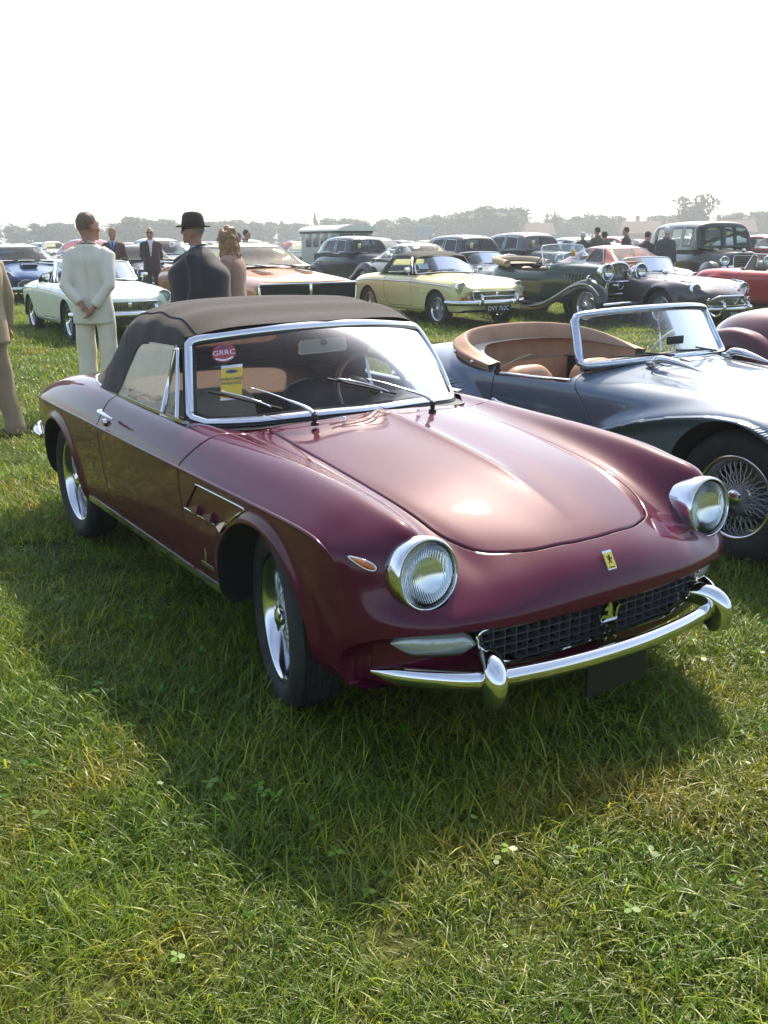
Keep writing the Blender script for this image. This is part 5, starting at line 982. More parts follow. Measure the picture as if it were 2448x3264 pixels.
# ------------------------------------------------------------------ pre-war shapes, the other roadsters, the van
def pods(root, x, y, z, r=.11, bar=True):
    for sg in (-1, 1): lamp(root, (x, sg*y, z), r, 0, pod=r*1.7); mobj('lamp_stalk', *tube([(x-.06, sg*y, z-r), (x-.08, sg*(y-.05), z-.28)], .014, 6), CHROME, root)
    if bar: mobj('lamp_bar', *tube([(x-.05, -y, z-r*1.2), (x-.05, y, z-r*1.2)], .014, 6), CHROME, root)
def radiator(root, x, w, z0, z1, n=20, top=.06):
    o = spl(np.array([(-w, z0), (-w*1.02, (z0+z1)/2), (-w*.92, z1-top), (0, z1), (w*.92, z1-top), (w*1.02, (z0+z1)/2), (w, z0)]), 30); g = grille_of(root, o, x, n=n, surround=.024, depth=-.006, barmat=CHROME_S)
    mobj('radiator_cap', *xf(lathe([(.03, 0), (.032, .02), (.018, .03), (.02, .05), (.0, .06)], 12, 'z'), (x-.03, 0, z1)), CHROME, g); return g
def build_vintage():
    out = {}
    # ---- dark green open tourer: long bonnet, sweeping wings, flat folding screen
    r = empty('vintage_tourer'); tag(r, 'dark green vintage open tourer with big chrome headlamps and sweeping wings', 'car', 'cars parked on the grass'); PT = paint('dark_green_paint', (.030, .050, .034), .0, .4, .15); WG = paint('black_wing_paint', (.030, .034, .030), .0, .4, .15)
    t, S = skin_of(body_net([(.02, .23, 1.02, 1.01, .97, .80, .52), (-.3, .27, 1.05, 1.03, .99, .82, .50), (-.9, .36, 1.09, 1.06, 1.02, .84, .48), (-1.3, .47, 1.10, 1.06, 1.0, .84, .44), (-1.6, .54, 1.06, 1.02, .95, .80, .42), (-2.2, .58, 1.03, 1.0, .95, .80, .42), (-2.9, .56, 1.06, 1.04, 1.0, .82, .45), (-3.3, .42, 1.0, .98, .95, .80, .55), (-3.45, .25, .9, .88, .86, .76, .62)], .0, .1), 110, 60)
    t = open_tub(t, fillet([(-1.38, -.3), (-1.40, .38), (-1.6, .45), (-2.2, .47), (-2.8, .44), (-3.0, .2), (-3.0, -.3)], .08, 4), .85); t.join(t.mirror()).build('body', PT, r); end_cap(S, 0, 'scuttle_front', PT, r); end_cap(S, -1, 'tail_panel', PT, r); radiator(r, .05, .235, .55, 1.10, 16)
    mobj('bonnet_hinge', *tube([(.03, 0, 1.03), (-.6, 0, 1.075), (-1.2, 0, 1.105)], .008, 6), CHROME_S, r)
    for k in range(10):
        for sg in (-1, 1): mobj('bonnet_louvre', *box(.014, .02, .20, .003, c=(-.30-k*.08, sg*(.29+.009*k), .80)), PT, r, smooth=False)
    fender(r, [(.48, .45), (.42, .62), (.22, .78), (0, .83), (-.35, .76), (-.75, .58), (-1.15, .42), (-1.5, .36), (-2.2, .35)], .62, .26, .10, WG, 'front_wing', 40); fender(r, [(-2.4, .36), (-2.55, .62), (-2.85, .80), (-3.15, .78), (-3.4, .58), (-3.5, .40)], .64, .26, .10, WG, 'rear_wing')
    mobj('wing_bead', *tube(spl(np.array([(.42, -.755, .56), (.22, -.757, .70), (0, -.757, .745), (-.35, -.757, .68), (-.75, -.757, .50), (-1.15, -.757, .345), (-1.5, -.757, .29)]), 30), .016, 6), pbr('pale_edge', (.34, .34, .28), .4), r)
    mobj('running_board', *box(.9, .26, .04, .01, c=(-1.95, -.62, .36)), WG, r); pods(r, .22, .40, .94, .135); lamp(r, (.05, -.66, .84), .05, 0, 'sidelamp', pod=.07); lamp(r, (.05, .66, .84), .05, 0, 'sidelamp', pod=.07)
    blade(r, [(.50, -.72, .40), (.56, -.3, .42), (.58, 0, .42)], .03); car_wheels(r, (0, -2.95), .62, .37, .13, .24, 'wire', n=32); mobj('chassis', *box(3.2, .7, .12, .02, c=(-1.4, 0, .42)), WELL, r)
    e, f = screen(r, -1.42, .52, 1.06, -1.50, .52, 1.42, bow=.0, fr=.013); mobj('mirror', *xf(lathe([(0, .01), (.06, .008), (.065, -.01), (.0, -.03)], 16, 'x'), (-1.40, .50, 1.20)), CHROME, r); mobj('sticker', *box(.004, .09, .12, c=(-1.435, .22, 1.26)), pbr('orange_card', (.7, .38, .05), .6), r)
    tub(r, -1.42, -3.0, .44, .45, .98, LEATHER_K); seats(r, -2.2, .24, .6, LEATHER_T, .40, .2); seats(r, -2.85, .22, .6, LEATHER_T, .42, .2); steering(r, (-1.72, -.24, 1.05), .21)
    hd = np.array([(-2.55, .52, 1.05), (-2.9, .50, 1.10), (-3.15, .35, 1.12), (-3.25, 0, 1.13)]); hd = np.concatenate([spl(hd, 14), (spl(hd, 14)[:-1]*(1, -1, 1))[::-1]]); mobj('folded_hood', *tube(hd, .085, 10, flat=.8), pbr('fawn_canvas', (.36, .30, .22), .85, noise=.15), r)
    mobj('tonneau_cover', *grid(np.array([[(-2.35, y, 1.06), (-2.7, y, 1.05), (-3.1, y, 1.08)] for y in (-.46, 0, .46)])), pbr('fawn_canvas', (.36, .30, .22)), r); mobj('horn', *xf(lathe([(.02, -.12), (.025, -.02), (.07, .06), (.06, .05)], 12, 'x'), (.30, -.20, .72)), CHROME, r)
    place(r, -9.15, 10.65, -4, s=.97); out['tourer'] = r
    # ---- black pre-war saloon with separate wings
    def kit(root, PT):
        fender(root, [(.60, .38), (.52, .60), (.28, .77), (0, .82), (-.3, .74), (-.6, .54), (-.9, .38)], .62, .33, .14, PT, 'front_wing'); fender(root, [(-2.35, .40), (-2.5, .64), (-2.85, .80), (-3.2, .70), (-3.5, .44)], .70, .26, .16, PT, 'rear_wing')
        radiator(root, .40, .30, .48, 1.00, 22); pods(root, .42, .44, .84, .105, False); blade(root, [(.45, -.82, .40), (.68, -.6, .40), (.76, 0, .40)], .035); mobj('running_board', *box(1.6, .22, .04, .01, c=(-1.6, -.70, .34)), PT, root)
        for s in (-1, 1): mobj('chevron', *tube([(.455, -.24, .62+.12*s), (.47, 0, .82+.12*s), (.455, .24, .62+.12*s)], .014, 6), CHROME, root)
        mobj('paper_pass', *box(.004, .10, .14, c=(-.80, -.38, 1.25)), pbr('cream_paper', (.6, .52, .3), .6), root)
    stv = [(.38, .30, .98, .96, .92, .74, .46), (.25, .34, 1.0, .98, .93, .75, .44), (-.3, .43, 1.04, 1.01, .96, .78, .40), (-.75, .60, 1.07, 1.04, 1.0, .84, .34), (-1.1, .71, 1.08, 1.05, 1.0, .86, .31), (-1.8, .755, 1.08, 1.05, 1.0, .86, .31), (-2.5, .745, 1.08, 1.05, 1.0, .85, .32), (-3.2, .64, 1.04, 1.02, .98, .80, .36), (-3.7, .42, .80, .79, .78, .66, .42)]
    rfv = [(-.80, 1.08, .54, 1.05, .64), (-.92, 1.30, .56, 1.05, .67), (-1.08, 1.47, .55, 1.05, .69), (-1.4, 1.525, .55, 1.05, .71), (-2.1, 1.53, .55, 1.05, .71), (-2.7, 1.47, .52, 1.05, .66), (-3.1, 1.28, .46, 1.04, .58), (-3.4, 1.05, .38, 1.0, .48)]
    wv = [[(-1.16, 1.09), (-1.22, 1.39), (-1.74, 1.42), (-1.76, 1.09)], [(-1.86, 1.09), (-1.84, 1.42), (-2.35, 1.41), (-2.58, 1.20), (-2.58, 1.09)]]; fv = fillet([(-.49, 1.10), (-.47, 1.42), (.47, 1.42), (.49, 1.10)], .04, 3); bv = fillet([(-.3, 1.18), (-.28, 1.38), (.28, 1.38), (.3, 1.18)], .04, 3)
    T = coupe('black_prewar_saloon', 'black rounded pre-war saloon with chevrons on its grille', (.020, .021, .024), stv, ((0, .36, .30), (-2.95, .36, .34)), .66, (.36, .15, .21), rfv, wv, fv, bv, -1.2, -2.8, front_kit=kit, rimmat=pbr('cream_wheel_paint', (.5, .45, .32), .4), bow=0, metal=0, trimframe=CHROME); place(T, -20.4, 13.3, -3, s=1.0); out['traction'] = T
    A = copy_car(T, 'black_upright_saloon', 'black upright saloon with sun visor shine beyond the yellow sports car', paint('black_upright_paint', (.024, .026, .030), 0)); place(A, -17.3, 14.95, -4, s=1.0); out['austin'] = A
    Bt = copy_car(T, 'grey_large_saloon', 'two-tone grey large old saloon between the black saloon and the orange coupe', paint('grey_saloon_paint', (.10, .095, .10), .1)); place(Bt, -16.9, 16.85, -6, s=1.04); out['bentley'] = Bt
    # ---- tall dark estate wagon
    def kit2(root, PT):
        fender(root, [(.50, .40), (.42, .66), (.2, .84), (0, .88), (-.3, .82), (-.55, .62), (-.7, .46)], .68, .34, .2, PT, 'front_wing'); grille_of(root, fillet([(-.30, .55), (.30, .55), (.32, 1.0), (-.32, 1.0)], .05, 4), .42, n=10, bars='h'); lamp(root, (.48, -.56, .88), .10); lamp(root, (.48, .56, .88), .10); blade(root, [(.5, -.8, .50), (.66, 0, .50)], .06); plate_of(root, (.66, -.3, .62), '', .3, .2)
        mobj('bonnet_lamp', *xf(lathe([(.0, -.05), (.04, -.03), (.045, .01), (0, .03)], 12, 'x'), (.3, 0, 1.13)), CHROME, root)
    stw = [(.42, .36, 1.05, 1.04, 1.0, .80, .50), (.3, .42, 1.10, 1.09, 1.04, .82, .48), (-.3, .56, 1.14, 1.12, 1.06, .86, .46), (-.7, .74, 1.16, 1.14, 1.10, .90, .44), (-1.1, .82, 1.18, 1.16, 1.12, .92, .42), (-2.0, .83, 1.18, 1.16, 1.12, .92, .42), (-3.0, .83, 1.18, 1.16, 1.12, .92, .44), (-3.7, .81, 1.17, 1.15, 1.10, .90, .48), (-3.85, .78, 1.0, .99, .97, .84, .55)]
    rfw = [(-.72, 1.20, .72, 1.13, .74), (-.80, 1.55, .72, 1.13, .76), (-.90, 1.76, .70, 1.13, .78), (-1.1, 1.83, .69, 1.13, .80), (-2.0, 1.86, .69, 1.13, .80), (-3.2, 1.84, .69, 1.13, .80), (-3.6, 1.76, .68, 1.13, .79), (-3.78, 1.40, .68, 1.13, .78), (-3.82, 1.16, .68, 1.10, .78)]
    Wg = coupe('tall_estate_wagon', 'tall dark green estate wagon with split windscreen, highest roof among the cars', (.030, .036, .028), stw, ((0, .40, .34), (-2.75, .40, .42)), .70, (.39, .18, .2), rfw, [[(-1.0, 1.20), (-1.02, 1.70), (-1.55, 1.72), (-1.55, 1.20)], [(-1.68, 1.20), (-1.68, 1.72), (-2.3, 1.72), (-2.3, 1.20)], [(-2.45, 1.20), (-2.45, 1.72), (-3.4, 1.70), (-3.4, 1.20)]], [(.04, 1.24), (.04, 1.70), (.62, 1.68), (.65, 1.24)], [(-.5, 1.25), (-.5, 1.68), (.5, 1.68), (.5, 1.25)], -.95, -3.6, front_kit=kit2, bow=0, metal=0); place(Wg, -12.35, 18.3, -26, s=.98); out['wagon'] = Wg
    # ---- roadster with oval chrome grille (V emblem), dark
    def roadster(name, label, rgb, place_, kitf, seat=LEATHER_R, metal=.1, frame=None):
        q = empty(name); tag(q, label, 'car', 'cars parked on the grass'); P_ = paint(name+'_paint', rgb, metal, .38, .12)
        sts = [(.92, .38, .50, .49, .48, .42, .30), (.84, .56, .60, .58, .58, .50, .28), (.66, .69, .69, .665, .71, .60, .26), (.4, .74, .76, .725, .775, .66, .25), (0, .75, .82, .775, .80, .69, .24), (-.5, .755, .865, .82, .82, .71, .24), (-.95, .755, .885, .85, .83, .73, .24), (-1.8, .755, .88, .86, .84, .74, .24), (-2.3, .755, .875, .865, .855, .74, .26), (-2.8, .72, .83, .825, .82, .70, .30), (-3.1, .62, .72, .715, .71, .60, .36)]
        S_, tv = net_surface(body_net(sts, .2, .12, cols=(.30, .58, .80, .95)), 150, 90, smooth_u=2, smooth_v=1.3); flare(S_, ((0, .33, .37), (-2.3, .33, .37)), .04, .05); N = surf_normals(S_); N *= -1 if N[70, 3, 2] < 0 else 1; N[:, 0, 1] = 0; V, Tt = tri_grid(S_); tt = Tri(V, Tt, N.reshape(-1, 3)/np.linalg.norm(N.reshape(-1, 3), axis=1, keepdims=True)); k = len(Tt)//2
        if np.cross(V[Tt[k, 1]]-V[Tt[k, 0]], V[Tt[k, 2]]-V[Tt[k, 0]])@tt.N[Tt[k, 0]] < 0: tt.T = tt.T[:, ::-1]
        bs = Tri(tt.V.copy(), tt.T, tt.N); tt = arches(tt, ((0, .33, .365), (-2.3, .33, .365))); tt = open_tub(tt, fillet([(-.88, -.3), (-.93, .40), (-1.05, .60), (-1.8, .62), (-2.0, .45), (-2.05, -.3)], .08, 4))
        dd, tt, bk = door_lines(bs, tt, [spl([(-1.0, .9), (-.98, .7), (-.95, .4), (-1.2, .30), (-1.6, .32), (-1.75, .5), (-1.76, .9), (-1.4, 1.0)], 60, closed=True)]); tt.join(tt.mirror()).build('body', P_, q); dd[0].build('door', P_, q); dd[0].mirror().build('door', P_, q); bk.join(bk.mirror()).build('shut_line', GAP, q)
        end_cap(S_, 0, 'nose_panel', P_, q); end_cap(S_, -1, 'tail_panel', P_, q); wells(q, ((0, .33, .365), (-2.3, .33, .365)), .75); car_wheels(q, (0, -2.3), .645, .325, .155, .2, 'wire'); e, f = screen(q, -.90, .60, .885, -1.08, .555, 1.155, bow=.13, fr=.014, mat=frame); wipers2(q, f)
        tub(q, -.95, -2.02, .60, .28, .78, seat); seats(q, -1.75, .31, .42, seat, .42, .22); steering(q, (-1.2, -.3, .86), .19); kitf(q, P_); place(q, *place_); return q
    def kd(q, P_):
        o = fillet([(-.42, .40), (.42, .40), (.44, .47), (.28, .56), (-.28, .56), (-.44, .47)], .05, 5); g = grille_of(q, o, .9, n=8, bars='h', xf_=lambda y: .92-.16*(abs(y)/.42)**2, surround=.016, barmat=CHROME); mobj('grille_emblem', *tube([(.935, -.10, .53), (.945, 0, .43), (.935, .10, .53)], .010, 6), CHROME, g)
        blade(q, [(.55, -.74, .36), (.80, -.58, .36), (.96, -.25, .36), (.98, 0, .36)], .028); overriders(q, .97, .27, .38, .12); plate_of(q, (.95, 0, .265), '7431')
        for sg in (-1, 1): lamp(q, (.62, sg*.545, .655), .09, 5); lamp(q, (.82, sg*.44, .50), .03, 0, 'indicator', mat=AMBER); lamp(q, (.90, sg*.22, .47), .035, 0, 'horn_cover'); mobj('wing_trim', *tube([(.60, sg*.55, .765), (.3, sg*.585, .795)], .012, 6), CHROME, q)
        mobj('wing_mirror', *xf(lathe([(0, .05), (.035, .03), (.045, -.03), (0, -.035)], 12, 'x'), (-.15, -.50, .92)), CHROME, q); mobj('mirror_stem', *tube([(-.15, -.50, .89), (-.15, -.52, .80)], .006, 6), CHROME, q)
    out['dart'] = roadster('dark_roadster', 'dark plum roadster with oval chrome grille, plate reading 7431', (.060, .045, .055), (-8.1, 11.42, -6), kd, metal=.2)
    def kr(q, P_):
        for sg in (-1, 1): lamp(q, (.66, sg*.50, .68), .09, 5)
        blade(q, [(.6, -.7, .4), (.9, -.4, .4), (.98, 0, .4)], .04)
        for sg in (-1, 1):
            mobj('sidescreen', [(-1.0, sg*.665, .86), (-1.14, sg*.60, 1.13), (-1.55, sg*.62, 1.14), (-1.70, sg*.66, .86)], [(0, 1, 2, 3)], DGLASS, q, smooth=False); mobj('sidescreen_frame', *tube(np.array([(a, sg*b, c) for a, b, c in ((-1.0, .67, .86), (-1.14, .605, 1.13), (-1.55, .625, 1.14), (-1.70, .665, .86))]), .012, 6), CHROME, q)
        mobj('wing_mirror', *box(.05, .10, .08, .02, c=(-.95, -.72, .96)), BLACK, q); mobj('fuel_cap', *xf(lathe([(.05, 0), (.05, .03), (0, .035)], 14, 'z'), (-2.4, -.2, .87)), CHROME, q); mobj('boot_handle', *box(.05, .12, .03, .01, c=(-2.75, 0, .86)), CHROME, q)
    out['red'] = roadster('red_roadster', 'red roadster with raised side screens at the right edge', (.40, .035, .035), (-7.2, 14.5, -3), kr, LEATHER_K, metal=.0)
    def kg(q, P_):
        lamp(q, (.62, -.50, .66), .09, 5); lamp(q, (.62, .50, .66), .09, 5); mobj('bonnet_scoop', *xf(box(.30, .30, .06, .025), (.10, 0, .835), ry=R(6)), P_, q); mobj('scoop_mouth', *box(.02, .22, .04, .01, c=(.255, 0, .83)), GAP, q); grille_of(q, fillet([(-.3, .38), (.3, .38), (.32, .47), (.2, .53), (-.2, .53), (-.32, .47)], .04, 4), .9, n=12, xf_=lambda y: .92-.16*(abs(y)/.42)**2)
    out['green'] = roadster('slate_roadster', 'slate open roadster with bonnet scoop tucked behind the yellow sports car', (.05, .065, .065), (-13.0, 11.6, -4), kg, LEATHER_R, metal=.3)
    # ---- maroon pre-war tourer, only its tail and wings in the picture
    m = empty('maroon_vintage_car'); tag(m, 'dark maroon vintage car with round wings cut off by the right edge', 'car', 'cars parked on the grass'); PM = paint('dark_maroon_paint', (.085, .020, .026), .1, .38, .1)
    t, S = skin_of(body_net([(.15, .26, .98, .97, .93, .75, .5), (-.5, .34, 1.0, .98, .94, .76, .46), (-1.1, .52, 1.02, .99, .95, .78, .42), (-1.8, .60, 1.0, .97, .93, .78, .40), (-2.4, .60, 1.02, .99, .95, .78, .40), (-2.9, .52, .98, .95, .90, .74, .42), (-3.2, .36, .84, .82, .79, .66, .48), (-3.3, .2, .68, .67, .66, .6, .52)], 0, .1), 100, 50); t = open_tub(t, fillet([(-1.15, -.3), (-1.2, .42), (-1.9, .48), (-2.2, .4), (-2.25, -.3)], .08, 4), .8); t.join(t.mirror()).build('body', PM, m); end_cap(S, 0, 'front_panel', PM, m)
    fender(m, [(-2.05, .34), (-2.14, .58), (-2.36, .80), (-2.65, .87), (-2.95, .78), (-3.14, .55), (-3.20, .36)], .66, .26, .12, PM, 'rear_wing', 30); fender(m, [(.45, .42), (.36, .64), (.1, .78), (-.1, .78), (-.5, .60), (-.9, .40), (-1.4, .34), (-2.05, .34)], .62, .26, .1, PM, 'front_wing', 34); radiator(m, .2, .25, .5, 1.0, 14); pods(m, .32, .4, .82, .11); car_wheels(m, (0, -2.62), .64, .36, .14, .23, 'wire', n=32); tub(m, -1.15, -2.25, .46, .42, .92, LEATHER_K); screen(m, -1.15, .5, 1.0, -1.22, .48, 1.3, bow=.02, fr=.013); seats(m, -2.0, .24, .55, LEATHER_K, .4, .2); mobj('chassis', *box(3.0, .7, .12, .02, c=(-1.4, 0, .42)), WELL, m)
    place(m, .42, 5.32, 0, dz=0.0); out['maroon'] = m
    # ---- old box-bodied bus or van
    v = empty('vintage_van'); tag(v, 'grey vintage box van with cream roof rising behind the black rounded saloon', 'van', 'cars parked on the grass'); PV = pbr('van_paint', (.40, .42, .41), .5, noise=.1)
    mobj('body', *box(3.4, 1.8, 1.5, .06, c=(-2.3, 0, 1.25)), PV, v, sharp=40); mobj('roof', *plate([(.99*math.cos(a), 2.0+.26*math.sin(a)) for a in np.linspace(0, math.pi, 17)], 3.9, 'x'), pbr('cream_roof', (.75, .72, .62), .5), v, sharp=40).location = (-2.2, 0, 0); mobj('cab', *box(1.0, 1.6, .9, .06, c=(-.2, 0, .95)), PV, v, sharp=40); mobj('roof_rail', *box(3.5, 1.86, .10, .02, c=(-2.3, 0, 1.96)), pbr('van_trim_dark', (.04, .045, .05), .5), v)
    for sg in (-1, 1):
        for k in range(4): mobj('window', *box(.56, .02, .58, .01, c=(-1.0-k*.74, sg*.90, 1.62)), pbr('van_window', (.06, .07, .08), .1, coat=1.), v)
    [mobj('windscreen_pane', *box(.02, .66, .50, .01, c=(-.592, yy, 1.64)), pbr('van_window', (.06, .07, .08), .1), v, smooth=False) for yy in (-.38, .38)]; mobj('van_grille', *box(.02, .7, .5, .01, c=(.31, 0, 1.0)), pbr('van_window', (.16, .19, .20), .1), v); pods(v, .4, .5, .9, .10, False); car_wheels(v, (0, -2.9), .75, .38, .18, .22, 'disc', n=20, rimmat=PV); place(v, -28.3, 17.5, -3, s=.88); out['van'] = v
    return out
CARS.update(build_vintage())
# ------------------------------------------------------------------ the far rows: many small cars
FAR_HIDDEN = {(37,2), (44,2), (44,4), (44,10), (52,5), (52,7), (52,9), (52,11), (52,12), (52,13), (61,0), (61,3), (61,4), (61,7), (61,8), (61,10), (61,11), (61,12), (61,14), (61,15), (72,4), (72,9), (72,16), (72,19), (85,0), (85,5), (85,8), (85,11), (85,13), (85,21), (85,22), (85,24), (100,1), (100,4), (100,5), (100,7), (100,9), (100,10), (100,12), (100,15), (100,16), (100,19), (100,20), (100,22), (100,23), (100,25), (100,26), (120,1), (120,5), (120,6), (120,7), (120,8), (120,11), (120,12), (120,15), (120,16), (120,17), (120,18), (120,20), (120,21), (120,22), (120,23), (120,25), (120,26), (120,27), (120,28), (120,30), (120,31)}    # wholly behind nearer cars
def far_cars():
    st4 = [(.75, .70, .72, .71, .70, .60, .32), (.55, .79, .82, .80, .81, .68, .30), (.0, .82, .92, .90, .90, .76, .27), (-.6, .82, .97, .95, .93, .78, .26), (-2.2, .82, .98, .96, .94, .79, .26), (-3.0, .80, .96, .94, .92, .77, .30), (-3.5, .70, .82, .81, .80, .66, .36)]
    rfa = [(-.50, 1.0, .70, .955, .76), (-.95, 1.36, .60, .95, .76), (-1.5, 1.46, .58, .95, .76), (-2.1, 1.44, .58, .95, .76), (-2.6, 1.22, .58, .955, .74), (-2.95, .98, .55, .96, .70)]
    rfb = [(-.60, .93, .66, .885, .745), (-1.0, 1.18, .57, .88, .745), (-1.5, 1.29, .53, .88, .745), (-2.0, 1.25, .52, .885, .74), (-2.6, 1.06, .50, .89, .72), (-3.0, .9, .44, .87, .62)]
    def far(kind):
        root = empty('far_car'); PT = paint('far_paint_0', (.5, .5, .5), .0, .4); t, S = skin_of(body_net(st4 if kind != 1 else [(a, b*.98, c-.09, d-.09, e-.09, f-.06, g) for a, b, c, d, e, f, g in st4]), 40, 22); AR = ((0, .32, .36), (-2.5, .32, .36)); t = arches(t, AR); t.join(t.mirror()).build('body', PT, root); end_cap(S, 0, 'nose_panel', PT, root); end_cap(S, -1, 'tail_panel', PT, root)
        if kind < 2:
            rf = rfa if kind == 0 else rfb; zb = rf[2][3]; zt = rf[2][1]; shell_top(root, rf, None, [[(-.98, zb+.03), (-1.15, zt-.10), (-2.1, zt-.10), (-2.45, zb+.06)]], [(-.58, zb+.06), (-.50, zt-.09), (.50, zt-.09), (.58, zb+.06)], [(-.45, zb+.08), (-.43, zt-.12), (.43, zt-.12), (.45, zb+.08)], PT, xh=-1.2, xr=-2.2, nu=40, nv=24)
        else: screen(root, -.75, .60, .94, -.95, .55, 1.2, bow=.1, fr=.016); tub(root, -.8, -2.0, .6, .4, .96, LEATHER_K); seats(root, -1.8, .3, .5, LEATHER_K, .5, .2)
        for x in (0, -2.5):
            for sg in (-1, 1):
                w = empty('wheel', (x, sg*.68, .32), 0 if sg < 0 else math.pi, root); mobj('tyre', *lathe([(.19, .06), (.29, .08), (.32, .05), (.32, -.08), (.19, -.08)], 16), RUBBER, w); mobj('hub', *lathe([(.19, .05), (.12, .04), (.06, .065), (0, .07)], 12), CHROME_S, w)
        for sg in (-1, 1): mobj('headlight', *xf(lathe([(.10, -.02), (.10, .01), (.06, .03), (0, .035)], 14, 'x'), (.66, sg*.55, .66)), CHROME, root)
        mobj('bumper', *sweep(spl(np.array([(.5, -.8, .45), (.78, -.5, .45), (.84, 0, .45), (.78, .5, .45), (.5, .8, .45)]), 14), [(-.02, -.04), (.03, -.03), (.03, .03), (-.02, .04)]), CHROME, root); return root
    protos = [far(k) for k in range(3)]
    pal = [('white', (.62, .62, .60)), ('black', (.02, .02, .022)), ('red', (.30, .03, .03)), ('cream', (.56, .50, .36)), ('pale blue', (.28, .38, .46)), ('dark green', (.03, .06, .04)), ('silver', (.38, .39, .40)), ('navy', (.02, .03, .08)), ('grey', (.16, .17, .18))]
    kinds = ['saloon', 'coupe', 'open roadster']; mats = {n: paint('far_'+n.replace(' ', '_')+'_paint', c, .1 if n != 'silver' else .5, .4) for n, c in pal}; cache = {}; used = [False]*3; rr = random.Random(3); k = 0
    for d in (31, 37, 44, 52, 61, 72, 85, 100, 120):
        wdt = 2.75*(1 if d < 60 else 1.05); half = math.tan(R(23.5))*d; nrow = int(2*half/wdt)
        for i in range(nrow):
            skip = rr.random() < (.10 if d > 40 else .22); rr2 = random.Random(1000*d+i)
            if skip: continue
            if k >= 150: break
            if (d, i) in FAR_HIDDEN: continue
            lat = -half+(i+.5)*wdt+rr2.uniform(-.3, .3); a = CAM_YAW; x = CAM_POS[0]+d*math.cos(a)+lat*math.sin(a)+rr2.uniform(-.5, .5); y = CAM_POS[1]+d*math.sin(a)-lat*math.cos(a)+rr2.uniform(-.5, .5)
            if any(math.hypot(x-c.location.x, y-c.location.y) < 4.2 for c in CARS.values()): continue
            kd = rr2.choice((0, 0, 0, 1, 1, 2)); cn = rr2.choice(pal)[0]
            if not used[kd]: o = protos[kd]; used[kd] = True
            else: o = copy_tree(protos[kd])
            def rec(q):
                if q.type == 'MESH' and q.data.materials and q.data.materials[0] and q.data.materials[0].name.startswith('far_') :
                    key = (q.data.name.split('|')[0], cn)
                    if key not in cache: cache[key] = q.data.copy(); cache[key].name = q.data.name.split('|')[0]+'|'+cn; cache[key].materials.clear(); cache[key].materials.append(mats[cn])
                    q.data = cache[key]
                for c in kids(q): rec(c)
            rec(o); row = ('first', 'second', 'third', 'fourth', 'fifth', 'sixth', 'seventh', 'eighth', 'ninth', 'tenth')[(31, 37, 44, 52, 61, 72, 85, 100, 120, 145).index(d)]
            ref = ('blue grand tourer', 'man in cream', 'men behind the white car', 'man in the hat', 'bronze car', 'grey van', 'cream fastback', 'black upright saloon', 'large grey saloon', 'vintage tourer', 'orange coupe', 'wagon side', 'wagon front', 'red roadster')[min(13, int((lat+half)/(2*half)*14))]
            tag(o, f'distant {cn} {kinds[kd]}, {row} far row, beyond the {ref}', 'car', 'cars parked in the far rows'); place(o, x, y, rr2.uniform(-6, 6)+rr2.choice((0, 0, 0, 180)), s=rr2.uniform(.95, 1.05)); k += 1
    return k
N_FAR = far_cars()
# ------------------------------------------------------------------ people
def ell(c, r, rz=0.0, n=16, m=10):
    A = np.linspace(0, 2*math.pi, n, endpoint=False); B = np.linspace(-math.pi/2, math.pi/2, m); P = np.array([[(r[0]*math.cos(b)*math.cos(a), r[1]*math.cos(b)*math.sin(a), r[2]*math.sin(b)) for a in A] for b in B])
    V, F = grid(P, close_v=True); c_, s_ = math.cos(rz), math.sin(rz); V = np.stack([V[:, 0]*c_-V[:, 1]*s_, V[:, 0]*s_+V[:, 1]*c_, V[:, 2]], 1)+np.array(c); return V, [tuple(f)[::-1] for f in F]
def loft_sections(secs, n=24):
    """(cx, cy, z, rx, ry) ovals stacked into a closed form"""
    A = np.linspace(0, 2*math.pi, n, endpoint=False); K = np.array(secs, float); K = spl(K, max(12, 4*len(secs))); P = np.array([[(k[0]+k[3]*math.copysign(abs(math.cos(a))**.85, math.cos(a)), k[1]+k[4]*math.copysign(abs(math.sin(a))**.85, math.sin(a)), k[2]) for a in A] for k in K]); V, F = grid(P, close_v=True); F = [tuple(f) for f in F]; m = len(K)
    return V, F+[tuple(range(n)), tuple(range((m-1)*n, m*n))[::-1]]
def melt(mb, voxel, smooth=4, wrinkle=0.0, wf=(9, 9, 14), seed=0.0):
    """weld overlapping forms into one continuous skin, relax it, add soft folds"""
    me = bpy.data.meshes.new('tmp'); me.from_pydata([tuple(v) for v in np.concatenate(mb.V)], [], mb.F); o = bpy.data.objects.new('tmp', me)
    bm = bmesh.new(); bm.from_mesh(me); bmesh.ops.recalc_face_normals(bm, faces=bm.faces); bm.to_mesh(me); bm.free()
    m = o.modifiers.new('r', 'REMESH'); m.mode = 'VOXEL'; m.voxel_size = voxel; s = o.modifiers.new('s', 'SMOOTH'); s.factor = .5; s.iterations = smooth
    ev = bench(o); q = ev.to_mesh(); n = len(q.vertices); V = np.empty(n*3); q.vertices.foreach_get('co', V); V = V.reshape(-1, 3); N = np.empty(n*3); q.vertices.foreach_get('normal', N); N = N.reshape(-1, 3); F = [tuple(p.vertices) for p in q.polygons]; ev.to_mesh_clear(); bpy.data.objects.remove(o); bpy.data.meshes.remove(me)
    if wrinkle:
        x, y, z = V.T; w = np.sin(wf[2]*z+3*np.sin(wf[0]*x+seed)+2.2*np.sin(wf[1]*y+seed*2))+.6*np.sin(2.3*wf[2]*z+5*x-7*y+seed); V = V+N*(wrinkle*w)[:, None]
    return V, F
SKIN = pbr('skin', (.44, .25, .18), .5, noise=.08, nscale=18)
